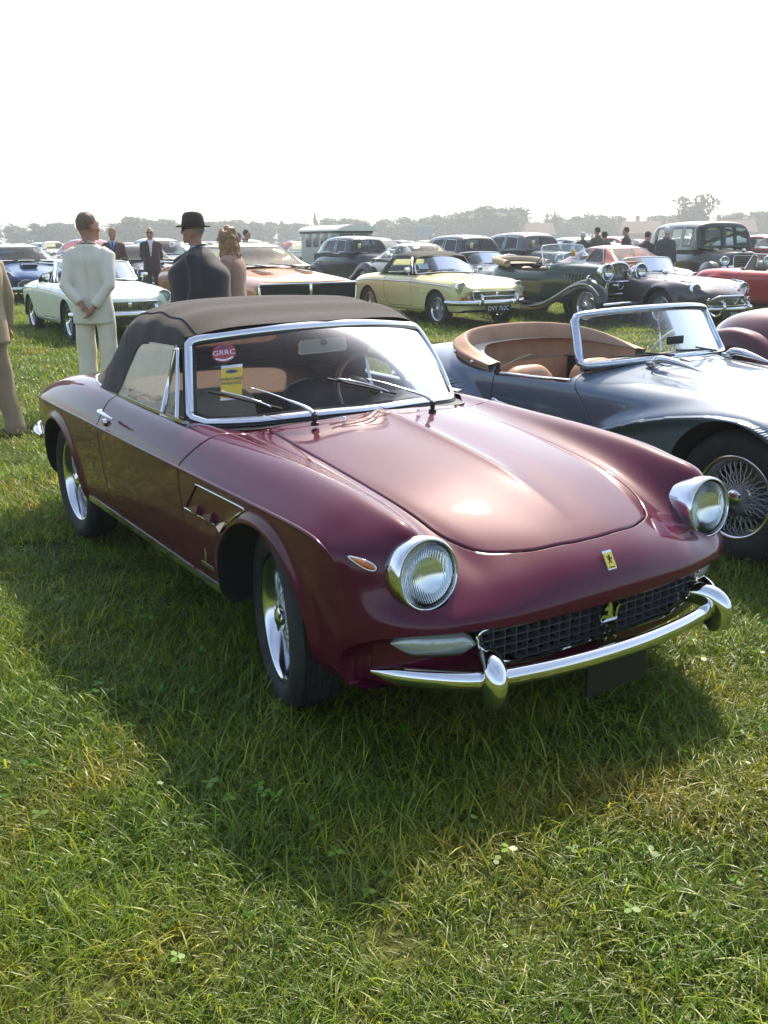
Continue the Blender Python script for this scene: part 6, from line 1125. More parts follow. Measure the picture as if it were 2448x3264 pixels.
SKIN2 = pbr('tanned_skin', (.36, .18, .125), .5, noise=.1, nscale=18)
def hand(mb, w, d, side, curl=.5, s=1.0):
    """palm, four unequal bent fingers and a thumb that leaves the side of the palm; w wrist point, d direction"""
    w = np.array(w); d = np.array(d, float); d /= np.linalg.norm(d); sd = np.cross(d, (0, 0, 1.)); 
    if np.linalg.norm(sd) < .2: sd = np.array((1., 0, 0))
    sd /= np.linalg.norm(sd); nr = np.cross(sd, d); palm = w+d*.045*s; mb.add(tube([w-d*.03*s, w, palm, w+d*.085*s], [.026*s, .026*s, .036*s, .030*s], 10, flat=.55, up=nr))
    for k, (o, ln) in enumerate(((-.027, .066), (-.009, .078), (.009, .074), (.027, .058))):
        a = w+d*.08*s+sd*o*s; b = a+d*ln*.45*s+nr*curl*.012*s; c = b+(d*(1-curl)+nr*curl)*ln*.35*s; e = c+(d*(1-curl*1.4)+nr*curl)*ln*.25*s; mb.add(tube([a, b, c, e], [.0095*s, .009*s, .008*s, .006*s], 7))
    a = w+d*.03*s+sd*.030*side*s; mb.add(tube([a, a+d*.022*s+sd*.024*side*s, a+d*.052*s+sd*.026*side*s], [.012*s, .010*s, .007*s], 7))
def person(label, loc, face, H=1.78, arms='down', head_yaw=0.0, coat=None, coat_hem=.80, trousers=None, shirt=None, hair=None, hat=None, shades=False, girth=1.0, skin=None, shoes=None, vox=.011, long_hair=False, tie=None, lean=0.0, stride=0.0, beard=False, skirt=None, group=None, scarf=None, sleeves_to=1.0):
    r = empty('person', (loc[0], loc[1], float(gz(*loc))), R(face)); tag(r, label, 'person', group); skin = skin or SKIN; g = girth; k = H/1.80
    sh = .172+.06*(g-1 if g < 1 else .5*(g-1)); hip = .92; J = {}
    for sd, nm in ((-1, 'r'), (1, 'l')):
        S_ = np.array((0, sd*sh, 1.435))
        if arms == 'back': E_ = np.array((-.12, sd*(sh+.040), 1.14)); W_ = np.array((-.185*g, sd*.055, .965+.015*sd)); D_ = np.array((-.10, -sd*.55, -.75))
        elif arms == 'front': E_ = np.array((.03, sd*(sh+.10), 1.14)); W_ = np.array((.26, sd*.10, 1.08)); D_ = np.array((.6, -sd*.7, 0))
        elif arms == 'pocket': E_ = np.array((-.10, sd*(sh+.12), 1.13)); W_ = np.array((.05, sd*(sh+.02), .93)); D_ = np.array((.3, 0, -1))
        else: E_ = np.array((-.03, sd*(sh+.065), 1.14)); W_ = np.array((.04+stride*.2*sd, sd*(sh+.075), .885)); D_ = np.array((.12, 0, -1.))
        J[nm] = (S_, E_, W_, D_)
    hy = R(head_yaw); c_, s_ = math.cos(hy), math.sin(hy); hd = np.array((.035+lean, 0, 1.655)); tw = lambda p: np.array((p[0]*c_-p[1]*s_, p[0]*s_+p[1]*c_, p[2]))+hd
    b = MB(); b.add(ell(hd, (.095, .076, .118), hy)); b.add(ell(tw((.028, 0, -.055)), (.066, .058, .068), hy)); b.add(tube([(0, 0, 1.42), (.012+lean*.6, 0, 1.50), hd+(-.012, 0, -.06)], [.075, .062, .060], 12))
    b.add(tube([tw((.085, 0, .018)), tw((.108, 0, -.018)), tw((.112, 0, -.030))], [.010, .015, .012], 8)); b.add(ell(tw((.088, 0, .034)), (.016, .05, .012), hy)); b.add(ell(tw((.090, 0, -.068)), (.012, .026, .010), hy)); b.add(ell(tw((.080, 0, -.100)), (.020, .026, .020), hy))
    for sd in (-1, 1): b.add(ell(tw((-.004, sd*.080, -.010)), (.020, .010, .032), hy)); b.add(ell(tw((.070, sd*.042, -.028)), (.022, .022, .022), hy))
    b.add(loft_sections([(0, 0, .90, .10*g, .155), (0, 0, 1.05, .10*g, .145), (0, 0, 1.25, .11*g, .165), (0, 0, 1.40, .095, .17), (0, 0, 1.47, .06, .08)]))
    legs = []
    for sd in (-1, 1):
        st = stride*sd; hp, kn, an = np.array((0, sd*.095, hip)), np.array((.02+st*.45, sd*.105, .50)), np.array((-.03+st*.75+(-.1*abs(stride) if sd*stride < 0 else 0), sd*.11, .085)); legs.append((hp, kn, an)); b.add(tube([hp, (hp+kn)/2, kn, (kn+an)/2+(-.015, 0, 0), an], [.085, .075, .052, .052, .036], 12)); b.add(tube([an+(-.05, 0, -.04), an+(.05, 0, -.05), an+(.15, 0, -.06)], [.035, .038, .028], 10))
    for nm in 'rl':
        S_, E_, W_, D_ = J[nm]; b.add(tube([S_, (S_+E_)/2, E_, (E_+W_)/2, W_], [.055, .046, .040, .036, .026], 10)); hand(b, W_, D_, -1 if nm == 'r' else 1)
    V, F = melt(b, .0095 if vox < .015 else .016, 3); mobj('body', V*k, F, skin, r)
    for sd in (-1, 1): mobj('eye', *xf(ell(tw((.082, sd*.033, .012))*k, (.009, .013, .008), hy, 8, 6)), pbr('eye_dark', (.03, .025, .02), .2), r)
    if shades:
        m = MB()
        for sd in (-1, 1): m.add(ell(tw((.094, sd*.034, .010))*k, (.010, .028, .020), hy, 12, 8)); m.add(tube([tw((.088, sd*.055, .018))*k, tw((-.01, sd*.082, .015))*k], .003, 5))
        m.add(tube([tw((.098, -.012, .018))*k, tw((.098, .012, .018))*k], .003, 5)); m.build('sunglasses', pbr('sunglass_black', (.008, .008, .009), .12), r)
    if trousers or skirt:
        t = MB(); wdn = .078; t.add(loft_sections([(0, 0, .80, .108*max(1, g*.9), .150), (0, 0, .95, .118*g, .160), (0, 0, 1.08, .125*g, .165)]))
        for (hp, kn, an) in legs: t.add(tube([hp+(0, 0, .02), (hp+kn)/2+(0, 0, 0), kn, (kn+an)/2, an+(-.012, 0, -.015), an+(-.008, 0, -.05)], [.090, .090, wdn+.008, wdn+.004, wdn+.006, wdn+.006], 14))
        V, F = melt(t, vox, 3, .0040, (8, 7, 10), 1.0); mobj('trousers', V*k, F, trousers or skirt, r)
        m = MB()
        for (hp, kn, an) in legs: m.add(tube([an+(-.075, 0, -.035), an+(-.03, 0, -.03), an+(.06, 0, -.040), an+(.15, 0, -.052), an+(.175, 0, -.058)], [.030, .045, .044, .038, .015], 10, flat=.8))
        V, F = m.V, m.F; MV = np.concatenate(V)*k; MV[:, 2] = np.maximum(MV[:, 2], .004); mobj('shoes', MV, F, shoes or pbr('black_shoe', (.015, .013, .012), .3), r)
    if shirt:
        s = MB().add(loft_sections([(.0, 0, .98, .118*g, .15), (.005, 0, 1.15, .120*g, .15), (.008, 0, 1.30, .118*g**.7, .14), (.005, 0, 1.43, .085, .10), (.008, 0, 1.515, .066, .068)])); V, F = melt(s, vox, 2); mobj('shirt', V*k, F, shirt, r)
    if tie: mobj('tie', *xf(tube([(.085*k, 0, 1.49*k), (.135*g*k, 0, 1.40*k), (.145*g*k, 0, 1.15*k), (.138*g*k, 0, 1.02*k)], [.014, .022, .032, .006], 8, flat=.3, up=(1, 0, 0))), tie, r)
    if coat:
        t = MB(); h0 = coat_hem; t.add(loft_sections([(-.005, 0, h0, .146*g, .206*(1+.5*(g-1))), (-.005, 0, h0+.12, .141*g, .200*(1+.45*(g-1))), (0, 0, 1.10, .134*g, .186*(1+.4*(g-1))), (0, 0, 1.28, .137*g, .194*(1+.3*(g-1))), (-.004, 0, 1.385, .120*g**.5, .204*g**(.2 if g > 1 else .8)), (-.006, 0, 1.445, .094*g**.4, .175*g**(.15 if g > 1 else .7)), (-.008, 0, 1.485, .078, .110), (-.008, 0, 1.505, .066, .074)], 30))
        for nm in 'rl':
            S_, E_, W_, D_ = J[nm]; ww = E_+(W_-E_)*.90*sleeves_to; t.add(tube([S_+(0, -.05*np.sign(S_[1]), .0), S_+(0, .012*np.sign(S_[1]), -.035), (S_+E_)/2, E_, (E_+ww)/2, ww], [.062, .070, .061, .055, .050, .045], 14))
        V, F = melt(t, vox, 4, .0040, (7, 6, 8), 2.0)
        # open front: keep a V of shirt showing
        if shirt:
            cen = V[np.array([f[0] for f in F])]; vv = np.clip((cen[:, 2]-1.12)/.38, 0, 1)*.070+.004; keep = ~((cen[:, 0] > .04) & (abs(cen[:, 1]) < vv) & (cen[:, 2] > h0+.22)); F = [f for f, q in zip(F, keep) if q]
        c = mobj('jacket', V*k, F, coat, r)
        m = MB()
        for sd in (-1, 1): m.add(tube(np.array([(-.062, sd*.02, 1.525), (-.03, sd*.068, 1.515), (.03, sd*.075, 1.49), (.10*g, sd*.062, 1.38), (.140*g, sd*.028, 1.20)])*k, np.array([.016, .018, .020, .030, .008]), 8, flat=.45, up=(.8, sd*.5, .3)))
        m.build('lapels', coat, c)
        if arms == 'back': mobj('back_seam', *tube(np.array([(-.135*g, 0, 1.38), (-.150*g, 0, 1.15), (-.160*g, 0, h0+.02)])*k, .0025, 5), coat, c)
    if scarf: mobj('scarf', *tube(np.array([(.06, .07, 1.50), (-.07, .0, 1.52), (.06, -.07, 1.50)])*k, .03, 8), scarf, r)
    if hair:
        m = MB().add(ell(tw((-.016, 0, .030)), (.094, .083, .104), hy, 22, 14)); 
        if long_hair:
            rr = random.Random(5)
            for q in range(60):
                a = rr.uniform(.55, 2*math.pi-.55); x0 = np.array((.075*math.cos(a), .080*math.sin(a), rr.uniform(.0, .07))); ln = rr.uniform(.22, .40); pts = [tw(x0*(1.05+.25*f+.12*math.sin(f*7+q))+np.array((-.03*f, 0, -ln*f))) for f in np.linspace(0, 1, 7)]; m.add(tube(pts, [.022, .028, .028, .026, .024, .018, .006], 6))
            V, F = melt(m, .011, 1, .006, (40, 40, 30), .5)
        else: V, F = melt(m, .008 if vox < .015 else .014, 1, .0022, (60, 60, 50), .5)
        if not long_hair:
            cen = np.array([np.mean([V[i] for i in f], 0) for f in F])-hd; lx = cen[:, 0]*c_+cen[:, 1]*s_; keep = (cen[:, 2] > .050) | (lx < .012) & (cen[:, 2] > -.045); keep &= ~((lx > .060) & (cen[:, 2] < .078)); F = [f for f, q in zip(F, keep) if q]
        mobj('hair', V*k, F, hair, r)
    if beard: pass
    if hat:
        hm = MB().add(lathe([(.0, .125), (.05, .128), (.078, .118), (.090, .085), (.096, .03), (.098, .0), (.110, -.006), (.134, -.012), (.148, -.004), (.148, -.009), (.134, -.018), (.10, -.012)], 36, 'z')); V = np.concatenate(hm.V); V[:, 0] *= 1.12; V[:, 2] -= .020*np.exp(-(V[:, 1]/.03)**2)*(V[:, 2] > .10); V[:, 2] += .10*np.abs(V[:, 1])**1.5*(V[:, 2] < 0.0)
        cs, sn = math.cos(hy), math.sin(hy); V = np.stack([V[:, 0]*cs-V[:, 1]*sn, V[:, 0]*sn+V[:, 1]*cs, V[:, 2]], 1)+hd+(-.004, 0, .045); ho = mobj('hat', V*k, hm.F, hat, r); bd = lathe([(.0985, .002), (.0995, .004), (.0985, .028)], 36, 'z'); Vb = bd[0]; Vb[:, 0] *= 1.12; Vb = np.stack([Vb[:, 0]*cs-Vb[:, 1]*sn, Vb[:, 0]*sn+Vb[:, 1]*cs, Vb[:, 2]], 1)+hd+(-.004, 0, .045); mobj('hat_band', Vb*k, bd[1], BLACK, ho)
    return r
CLO = lambda n, c, **k: pbr(n, c, .88, noise=.05, nscale=9, bump=.12, bscale=700, sheen=.15)
WSH = CLO('white_shirt', (.66, .68, .74)); BSH = CLO('blue_shirt', (.34, .45, .66))
person('man in cream linen suit, hands clasped behind his back, seen from behind', (-6.47, .66), 143, 1.87, 'back', -42, CLO('cream_linen', (.68, .645, .55)), .80, CLO('cream_trousers', (.70, .66, .54)), None, pbr('fair_grey_hair', (.15, .105, .07), .6, noise=.3, nscale=80), skin=SKIN2, girth=.84, shoes=pbr('brown_shoe', (.10, .05, .03), .35), vox=.0105)
person('man in beige jacket and tan trousers cut off by the left edge', (-5.66, -.52), 200, 1.80, 'down', 20, CLO('beige_tweed', (.34, .26, .16)), .78, CLO('tan_trousers', (.26, .19, .12)), None, pbr('dark_grey_hair', (.10, .09, .08), .7, noise=.3, nscale=80), stride=.12, girth=1.1, shoes=pbr('suede_shoe', (.16, .10, .06), .8), vox=.0105)
person('stout man in dark coat, brown hat and sunglasses, facing left', (-6.15, 1.62), 232, 1.83, 'down', 10, CLO('charcoal_coat', (.030, .028, .032)), .62, CLO('dark_trousers', (.03, .03, .035)), BSH, pbr('grey_hair_a', (.22, .2, .18), .7), hat=CLO('brown_felt', (.045, .033, .026)), shades=True, girth=2.1, skin=SKIN2, vox=.0105)
person('woman with long curly fair hair and tan coat behind the man in the hat', (-6.72, 2.23), 225, 1.75, 'front', 15, CLO('dusky_pink_coat', (.34, .20, .15)), .55, CLO('black_trousers', (.02, .02, .022)), None, pbr('curly_fair_hair', (.26, .15, .07), .55, noise=.45, nscale=45), long_hair=True, girth=1.05, vox=.0115)
person('man in brown jacket, striped shirt and blue tie standing behind the white car', (-17.2, 4.42), -28, 1.72, 'front', -12, CLO('brown_jacket', (.085, .050, .040)), .78, CLO('grey_trousers', (.10, .10, .11)), BSH, pbr('sandy_hair', (.25, .16, .09), .7), tie=CLO('blue_tie', (.05, .08, .30)), skin=SKIN2, vox=.016)
person('bald man in dark blazer, open white shirt and sunglasses facing the camera', (-17.95, 5.50), -22, 1.73, 'back', 0, CLO('plum_blazer', (.055, .034, .040)), .76, CLO('charcoal_trousers', (.05, .05, .055)), WSH, None, shades=True, skin=SKIN2, vox=.016)
DK = CLO('dark_wool', (.035, .036, .042)); GR = CLO('olive_wool', (.09, .085, .06)); hairs = pbr('dark_hair', (.05, .04, .03), .7)
for lb, lc, fc, h, ct, hr, ht, sc in (('person in flat cap far off beyond the bronze car', (-20.8, 8.9), 40, 1.60, DK, hairs, CLO('grey_tweed_cap', (.12, .12, .12)), None), ('person with red scarf and pale jacket far off beyond the bronze car', (-21.2, 9.35), 60, 1.72, CLO('pale_jacket', (.30, .27, .20)), hairs, None, CLO('red_scarf', (.45, .03, .04))),
        ('white-haired person in dark coat, leftmost of the group beyond the tourer', (-18.3, 19.0), 150, 1.62, DK, pbr('white_hair', (.6, .6, .58), .7), None, None), ('taller person in olive coat in the group beyond the tourer', (-18.0, 19.3), 170, 1.76, GR, hairs, None, None), ('person in black hat in the group beyond the tourer', (-18.4, 20.0), 120, 1.60, DK, hairs, CLO('black_felt', (.02, .02, .02)), None), ('person walking alone in dark jacket beyond the orange coupe', (-17.6, 20.1), 200, 1.76, CLO('navy_wool', (.03, .035, .06)), hairs, None, None),
        ('dark-haired man leaning forward beside the tall wagon', (-13.2, 16.0), 100, 1.58, DK, hairs, None, None), ('white-haired man in blue jacket beside the tall wagon', (-13.0, 16.45), 110, 1.68, CLO('slate_jacket', (.06, .07, .085)), pbr('white_hair', (.6, .6, .58), .7), None, None)):
    person(lb, lc, fc, h, 'down', 0, ct, .76, DK, None, hr, hat=ht, scarf=sc, vox=.022, group='people in the distance')
# ------------------------------------------------------------------ field, grass, trees, houses, haze
def build_ground():
    def axis(lo, hi, c, near, k): return np.unique(np.concatenate([np.linspace(lo, c-near, k), np.linspace(c-near, c+near, 40), np.linspace(c+near, hi, k)]))
    X, Yv = axis(-900, 500, -8, 34, 14), axis(-500, 900, 8, 34, 14); P = np.array([[(x, y, float(gz(x, y))) for y in Yv] for x in X]); V, F = grid(P)
    m, nt, out = _new('field_turf'); l = nt.links.new; b = nt.nodes.new('ShaderNodeBsdfPrincipled'); b.inputs['Roughness'].default_value = .95; b.inputs['Specular IOR Level'].default_value = .1
    t = nt.nodes.new('ShaderNodeTexCoord'); n1 = nt.nodes.new('ShaderNodeTexNoise'); n1.inputs['Scale'].default_value = .35; n1.inputs['Detail'].default_value = 8; n2 = nt.nodes.new('ShaderNodeTexNoise'); n2.inputs['Scale'].default_value = 28; n2.inputs['Detail'].default_value = 6
    l(t.outputs['Object'], n1.inputs['Vector']); l(t.outputs['Object'], n2.inputs['Vector']); r1 = nt.nodes.new('ShaderNodeValToRGB'); r1.color_ramp.elements[0].position = .3; r1.color_ramp.elements[1].position = .7; r1.color_ramp.elements[0].color = (.055, .075, .018, 1); r1.color_ramp.elements[1].color = (.115, .125, .036, 1)
    r2 = nt.nodes.new('ShaderNodeValToRGB'); r2.color_ramp.elements[0].position = .35; r2.color_ramp.elements[1].position = .65; r2.color_ramp.elements[0].color = (.45, .45, .45, 1); r2.color_ramp.elements[1].color = (1.1, 1.1, 1.1, 1)
    mx_ = nt.nodes.new('ShaderNodeMix'); mx_.data_type = 'RGBA'; mx_.blend_type = 'MULTIPLY'; mx_.inputs[0].default_value = 1.0; l(n1.outputs[0], r1.inputs[0]); l(n2.outputs[0], r2.inputs[0]); l(r1.outputs[0], mx_.inputs[6]); l(r2.outputs[0], mx_.inputs[7]); l(mx_.outputs[2], b.inputs['Base Color'])
    bp = nt.nodes.new('ShaderNodeBump'); bp.inputs['Strength'].default_value = .8; bp.inputs['Distance'].default_value = .05; l(n2.outputs[0], bp.inputs['Height']); l(bp.outputs[0], b.inputs['Normal']); l(b.outputs[0], out.inputs[0])
    g = mobj('field', V, F, m); g['kind'] = 'structure'; g['label'] = 'grass field car park'
    n = g.data.polygons[0].normal
    if n.z < 0: g.data.flip_normals()
build_ground()
def grass_material():
    m, nt, out = _new('grass_blades'); l = nt.links.new; at = nt.nodes.new('ShaderNodeAttribute'); at.attribute_name = 'tint'; oi = nt.nodes.new('ShaderNodeObjectInfo'); geo = nt.nodes.new('ShaderNodeNewGeometry')
    n1 = nt.nodes.new('ShaderNodeTexNoise'); n1.inputs['Scale'].default_value = 1.3; n1.inputs['Detail'].default_value = 7; n1.inputs['Roughness'].default_value = .65; l(geo.outputs['Position'], n1.inputs['Vector'])
    rp = nt.nodes.new('ShaderNodeValToRGB'); e = rp.color_ramp.elements; e[0].position = .32; e[0].color = (.072, .145, .011, 1); e[1].position = .72; e[1].color = (.250, .235, .040, 1); k = rp.color_ramp.elements.new(.52); k.color = (.125, .188, .015, 1); l(n1.outputs[0], rp.inputs[0])
    mx_ = nt.nodes.new('ShaderNodeMix'); mx_.data_type = 'RGBA'; mx_.blend_type = 'MULTIPLY'; mx_.inputs[0].default_value = 1; l(rp.outputs[0], mx_.inputs[6]); l(at.outputs['Color'], mx_.inputs[7])
    hs = nt.nodes.new('ShaderNodeHueSaturation'); mr = nt.nodes.new('ShaderNodeMapRange'); mr.inputs['To Min'].default_value = .75; mr.inputs['To Max'].default_value = 1.25; l(oi.outputs['Random'], mr.inputs[0]); l(mr.outputs[0], hs.inputs['Value']); l(mx_.outputs[2], hs.inputs['Color'])
    b = nt.nodes.new('ShaderNodeBsdfPrincipled'); b.inputs['Roughness'].default_value = .42; b.inputs['Specular IOR Level'].default_value = .45; l(hs.outputs[0], b.inputs['Base Color'])
    tl = nt.nodes.new('ShaderNodeBsdfTranslucent'); g2 = nt.nodes.new('ShaderNodeMix'); g2.data_type = 'RGBA'; g2.blend_type = 'MULTIPLY'; g2.inputs[0].default_value = 1; l(hs.outputs[0], g2.inputs[6]); g2.inputs[7].default_value = (1.9, 1.75, 1.0, 1); l(g2.outputs[2], tl.inputs[0])
    ms = nt.nodes.new('ShaderNodeMixShader'); ms.inputs[0].default_value = .42; l(b.outputs[0], ms.inputs[1]); l(tl.outputs[0], ms.inputs[2]); l(ms.outputs[0], out.inputs[0]); return m
def clump(seed, size, nb, lo, hi, wid, seg=4, clover=0, straw=.14, lay=1.0):
    """a tuft of bent blades (and a few broad leaves) as one mesh with a tint per blade"""
    rg = np.random.default_rng(seed); V = []; F = []; C_ = []; n0 = 0; lay_dir = rg.uniform(0, 6.28)
    for i in range(nb):
        p = np.array((*(rg.normal(0, size*.30, 2)), 0.)); L_ = rg.uniform(lo, hi)*(.55 if rg.random() < .5 else 1); a = lay_dir+rg.normal(0, 1.3) if rg.random() < .65 else rg.uniform(0, 6.28); bend = rg.uniform(.35, 1.5)*lay; th = rg.uniform(.05, .5); w = wid*rg.uniform(.6, 1.3); st = rg.random() < straw
        q = p.copy(); pts = [q.copy()]; curl = rg.normal(0, .25)
        for s in range(seg): th += bend/seg; a += curl/seg; th2 = min(th, 1.75); q = q+np.array((math.cos(a)*math.sin(th2), math.sin(a)*math.sin(th2), math.cos(th2)))*L_/seg; q[2] = max(q[2], .004); pts.append(q.copy())
        sd = np.array((-math.sin(a), math.cos(a), 0.))
        tint = (2.2, 1.75, 1.5) if st and rg.random() < .7 else (np.array((1., 1., 1.))*rg.uniform(.55, 1.35)*np.array((rg.uniform(.85, 1.2), 1, rg.uniform(.8, 1.2))))
        for s, q in enumerate(pts): ww = w*(1-(s/seg)**1.6*.92); V += [q-sd*ww/2, q+sd*ww/2]; C_ += [tint, tint]
        F += [(n0+2*s, n0+2*s+1, n0+2*s+3, n0+2*s+2) for s in range(seg)]; n0 += 2*(seg+1)
    for i in range(clover):
        p = np.array((*(rg.normal(0, size*.30, 2)), rg.uniform(.02, .06))); s = rg.uniform(.008, .020); a0 = rg.uniform(0, 6.28); tl = rg.normal(0, .35, 2); tint = np.array((.85, 1.25, .95))*rg.uniform(.6, 1.15)
        for k in range(rg.choice((1, 3))):
            a = a0+k*2.09; d = np.array((math.cos(a), math.sin(a), tl[0])); e = np.array((-math.sin(a), math.cos(a), tl[1])); q = [p, p+d*s*.6+e*s*.5, p+d*s*1.25+e*s*.25, p+d*s*1.25-e*s*.25, p+d*s*.6-e*s*.5]; V += q; C_ += [tint]*5; F += [tuple(range(n0, n0+5))]; n0 += 5
    me = bpy.data.meshes.new('tuft'); me.from_pydata([tuple(v) for v in V], [], F); me.polygons.foreach_set('use_smooth', np.ones(len(F), bool)); ca = me.color_attributes.new('tint', 'FLOAT_COLOR', 'POINT'); ca.data.foreach_set('color', np.concatenate([np.array(C_, float), np.ones((len(C_), 1))], 1).ravel()); me.materials.append(MAT['grass_blades']); return me
def scatter(name, label, pts, meshes, smin, smax, seed):
    rg = np.random.default_rng(seed); pts = np.asarray(pts); n = len(pts); col = bpy.data.collections.new(name+'_tufts')
    for i, me in enumerate(meshes): o = bpy.data.objects.new(f'{name}_tuft_{i:02d}', me); col.objects.link(o)
    me = bpy.data.meshes.new(name); me.from_pydata([tuple(map(float, p)) for p in pts], [], []); a = me.attributes.new('idx', 'INT', 'POINT'); a.data.foreach_set('value', rg.integers(0, len(meshes), n).astype(np.int32)); a = me.attributes.new('rot', 'FLOAT_VECTOR', 'POINT'); rv = np.zeros((n, 3)); rv[:, 2] = rg.uniform(0, 6.28, n); rv[:, :2] = rg.normal(0, .08, (n, 2)); a.data.foreach_set('vector', rv.ravel()); a = me.attributes.new('scl', 'FLOAT', 'POINT'); x, y = pts[:, 0], pts[:, 1]; lush = .5+.5*np.sin(2.1*x+1.7*np.sin(1.3*y+.4))*np.sin(1.9*y+1.1*np.sin(1.7*x)); worn = np.clip(1.15-np.exp(-((y+1.75+.08*np.sin(x))/.16)**2)*.30-np.exp(-((y+3.05+.08*np.sin(x))/.16)**2)*.30, .6, 1); a.data.foreach_set('value', rg.uniform(smin, smax, n)*(.82+.42*lush)*worn)
    o = bpy.data.objects.new(name, me); COL.objects.link(o); o['kind'] = 'stuff'; o['label'] = label; o['category'] = 'grass'
    ng = bpy.data.node_groups.new(name+'_nodes', 'GeometryNodeTree'); ng.interface.new_socket('Geometry', in_out='INPUT', socket_type='NodeSocketGeometry'); ng.interface.new_socket('Geometry', in_out='OUTPUT', socket_type='NodeSocketGeometry'); N = ng.nodes.new; l = ng.links.new
    gi, go = N('NodeGroupInput'), N('NodeGroupOutput'); ip = N('GeometryNodeInstanceOnPoints'); ci = N('GeometryNodeCollectionInfo'); ci.inputs['Collection'].default_value = col; ci.inputs['Separate Children'].default_value = True; ci.inputs['Reset Children'].default_value = True
    def na(nm, ty): q = N('GeometryNodeInputNamedAttribute'); q.data_type = ty; q.inputs['Name'].default_value = nm; return next(s for s in q.outputs if s.enabled)
    er = N('FunctionNodeEulerToRotation'); l(na('rot', 'FLOAT_VECTOR'), er.inputs[0]); l(gi.outputs[0], ip.inputs['Points']); l(ci.outputs[0], ip.inputs['Instance']); ip.inputs['Pick Instance'].default_value = True; l(na('idx', 'INT'), ip.inputs['Instance Index']); l(er.outputs[0], ip.inputs['Rotation']); l(na('scl', 'FLOAT'), ip.inputs['Scale']); l(ip.outputs[0], go.inputs[0])
    md = o.modifiers.new('scatter', 'NODES'); md.node_group = ng; return o
def build_grass():
    grass_material(); rg = np.random.default_rng(11); a0 = CAM_YAW
    def ring(r0, r1, dens, half, jitter=True):
        n = int(dens*half*(r1*r1-r0*r0)); r = np.sqrt(rg.uniform(r0*r0, r1*r1, n)); a = a0+rg.uniform(-half, half, n); x = CAM_POS[0]+r*np.cos(a); y = CAM_POS[1]+r*np.sin(a); return np.stack([x, y, gz(x, y)-.004], 1)
    near = np.concatenate([ring(.25, 4.2, 85, R(50)), ring(4.2, 7.5, 48, R(34))]); thin = np.concatenate([ring(.3, 4.5, 8, math.pi)])
    scatter('grass', 'matted grass and clover in the foreground', np.concatenate([near, thin]), [clump(100+i, .30, 165, .040, .115, .0042, 5, 0 if i % 3 else 2, (.16, .34, .22)[i % 3], 1.35) for i in range(9)], .75, 1.25, 1)
    scatter('grass', 'mown grass between the rows of cars', ring(7.5, 24, 15, R(30)), [clump(200+i, .55, 210, .05, .11, .008, 3, 3, .10) for i in range(6)], .8, 1.2, 2)
    scatter('grass', 'short grass in the far car park', ring(24, 75, 2.4, R(27)), [clump(300+i, 1.1, 200, .07, .14, .03, 2, 0, .10) for i in range(5)], .8, 1.2, 3)
build_grass()
# ---- trees
BARK = pbr('bark', (.06, .045, .035), .9, noise=.3, nscale=6)
def leafmat(n, c):
    m = pbr(n, c, .7, noise=.35, nscale=.8, spec=.2); return m
LEAF = [leafmat('leaves_a', (.045, .065, .018)), leafmat('leaves_b', (.055, .075, .022)), leafmat('leaves_c', (.040, .055, .020))]
def tree_proto(seed, kind):
    """unit tree: height 1, crown of many leaf clumps with gaps, limbs and trunk"""
    rg = np.random.default_rng(seed); root = empty('tree'); lobes = []
    if kind == 'conifer': lobes = [(rg.normal(0, .03), rg.normal(0, .03), z, .20*(1.08-z)+.02, .10) for z in np.linspace(.12, .94, 12)]
    elif kind == 'sparse': lobes = [(rg.normal(0, .17), rg.normal(0, .17), rg.uniform(.35, .93), rg.uniform(.08, .15), rg.uniform(.07, .13)) for _ in range(36)]
    else:
        lobes = [(0, 0, .50, .30, .34), (0, 0, .22, .34, .22)]+[(.36*math.cos(a)*q, .36*math.sin(a)*q, z, rg.uniform(.12, .20), rg.uniform(.10, .17)) for a, q, z in zip(rg.uniform(0, 6.28, 16), rg.uniform(.3, 1, 16), rg.uniform(.15, .84, 16))]
    V = []; F = []; n = 0
    for (x, y, z, rx, rz) in lobes:
        for k in range(int((150 if kind != 'sparse' else 70)*(.4+rx*4))):
            d = rg.normal(0, 1, 3); d /= np.linalg.norm(d); rr = rg.uniform(.55, 1.04) if rg.random() < .86 else rg.uniform(.9, 1.25); c = np.array((x, y, z))+d*np.array((rx, rx, rz))*rr
            if c[2] < .0: continue
            s = rg.uniform(.016, .044); u = rg.normal(0, 1, 3); u /= np.linalg.norm(u); w = np.cross(u, rg.normal(0, 1, 3)); w /= np.linalg.norm(w); V += [c-u*s, c-w*s*.7, c+u*s*1.1, c+w*s*.6]; F.append((n, n+1, n+2, n+3)); n += 4
    F = [tuple(f) for f in F]
    if kind != 'sparse':
        for (x, y, z, rx, rz) in lobes:
            Ve, Fe = ell((x, y, z), (rx*.80, rx*.80, rz*.80), 0, 9, 6); Ve = Ve+rg.normal(0, .012, Ve.shape); Ve[:, 2] = np.maximum(Ve[:, 2], .0); V += list(Ve); F += [tuple(i+n for i in f) for f in Fe]; n += len(Ve)
    mobj('crown', V, F, LEAF[seed % 3], root, smooth=False); m = MB().add(tube([(0, 0, 0), (.01, 0, .2), (0, .01, .45), (.01, .01, .8)], [.035, .026, .018, .005], 8))
    for k in range(7): a = rg.uniform(0, 6.28); z = rg.uniform(.2, .6); m.add(tube([(0, 0, z), (.12*math.cos(a), .12*math.sin(a), z+.10), (.26*math.cos(a), .26*math.sin(a), z+.18)], [.012, .008, .003], 5))
    m.build('trunk', BARK, root); return root
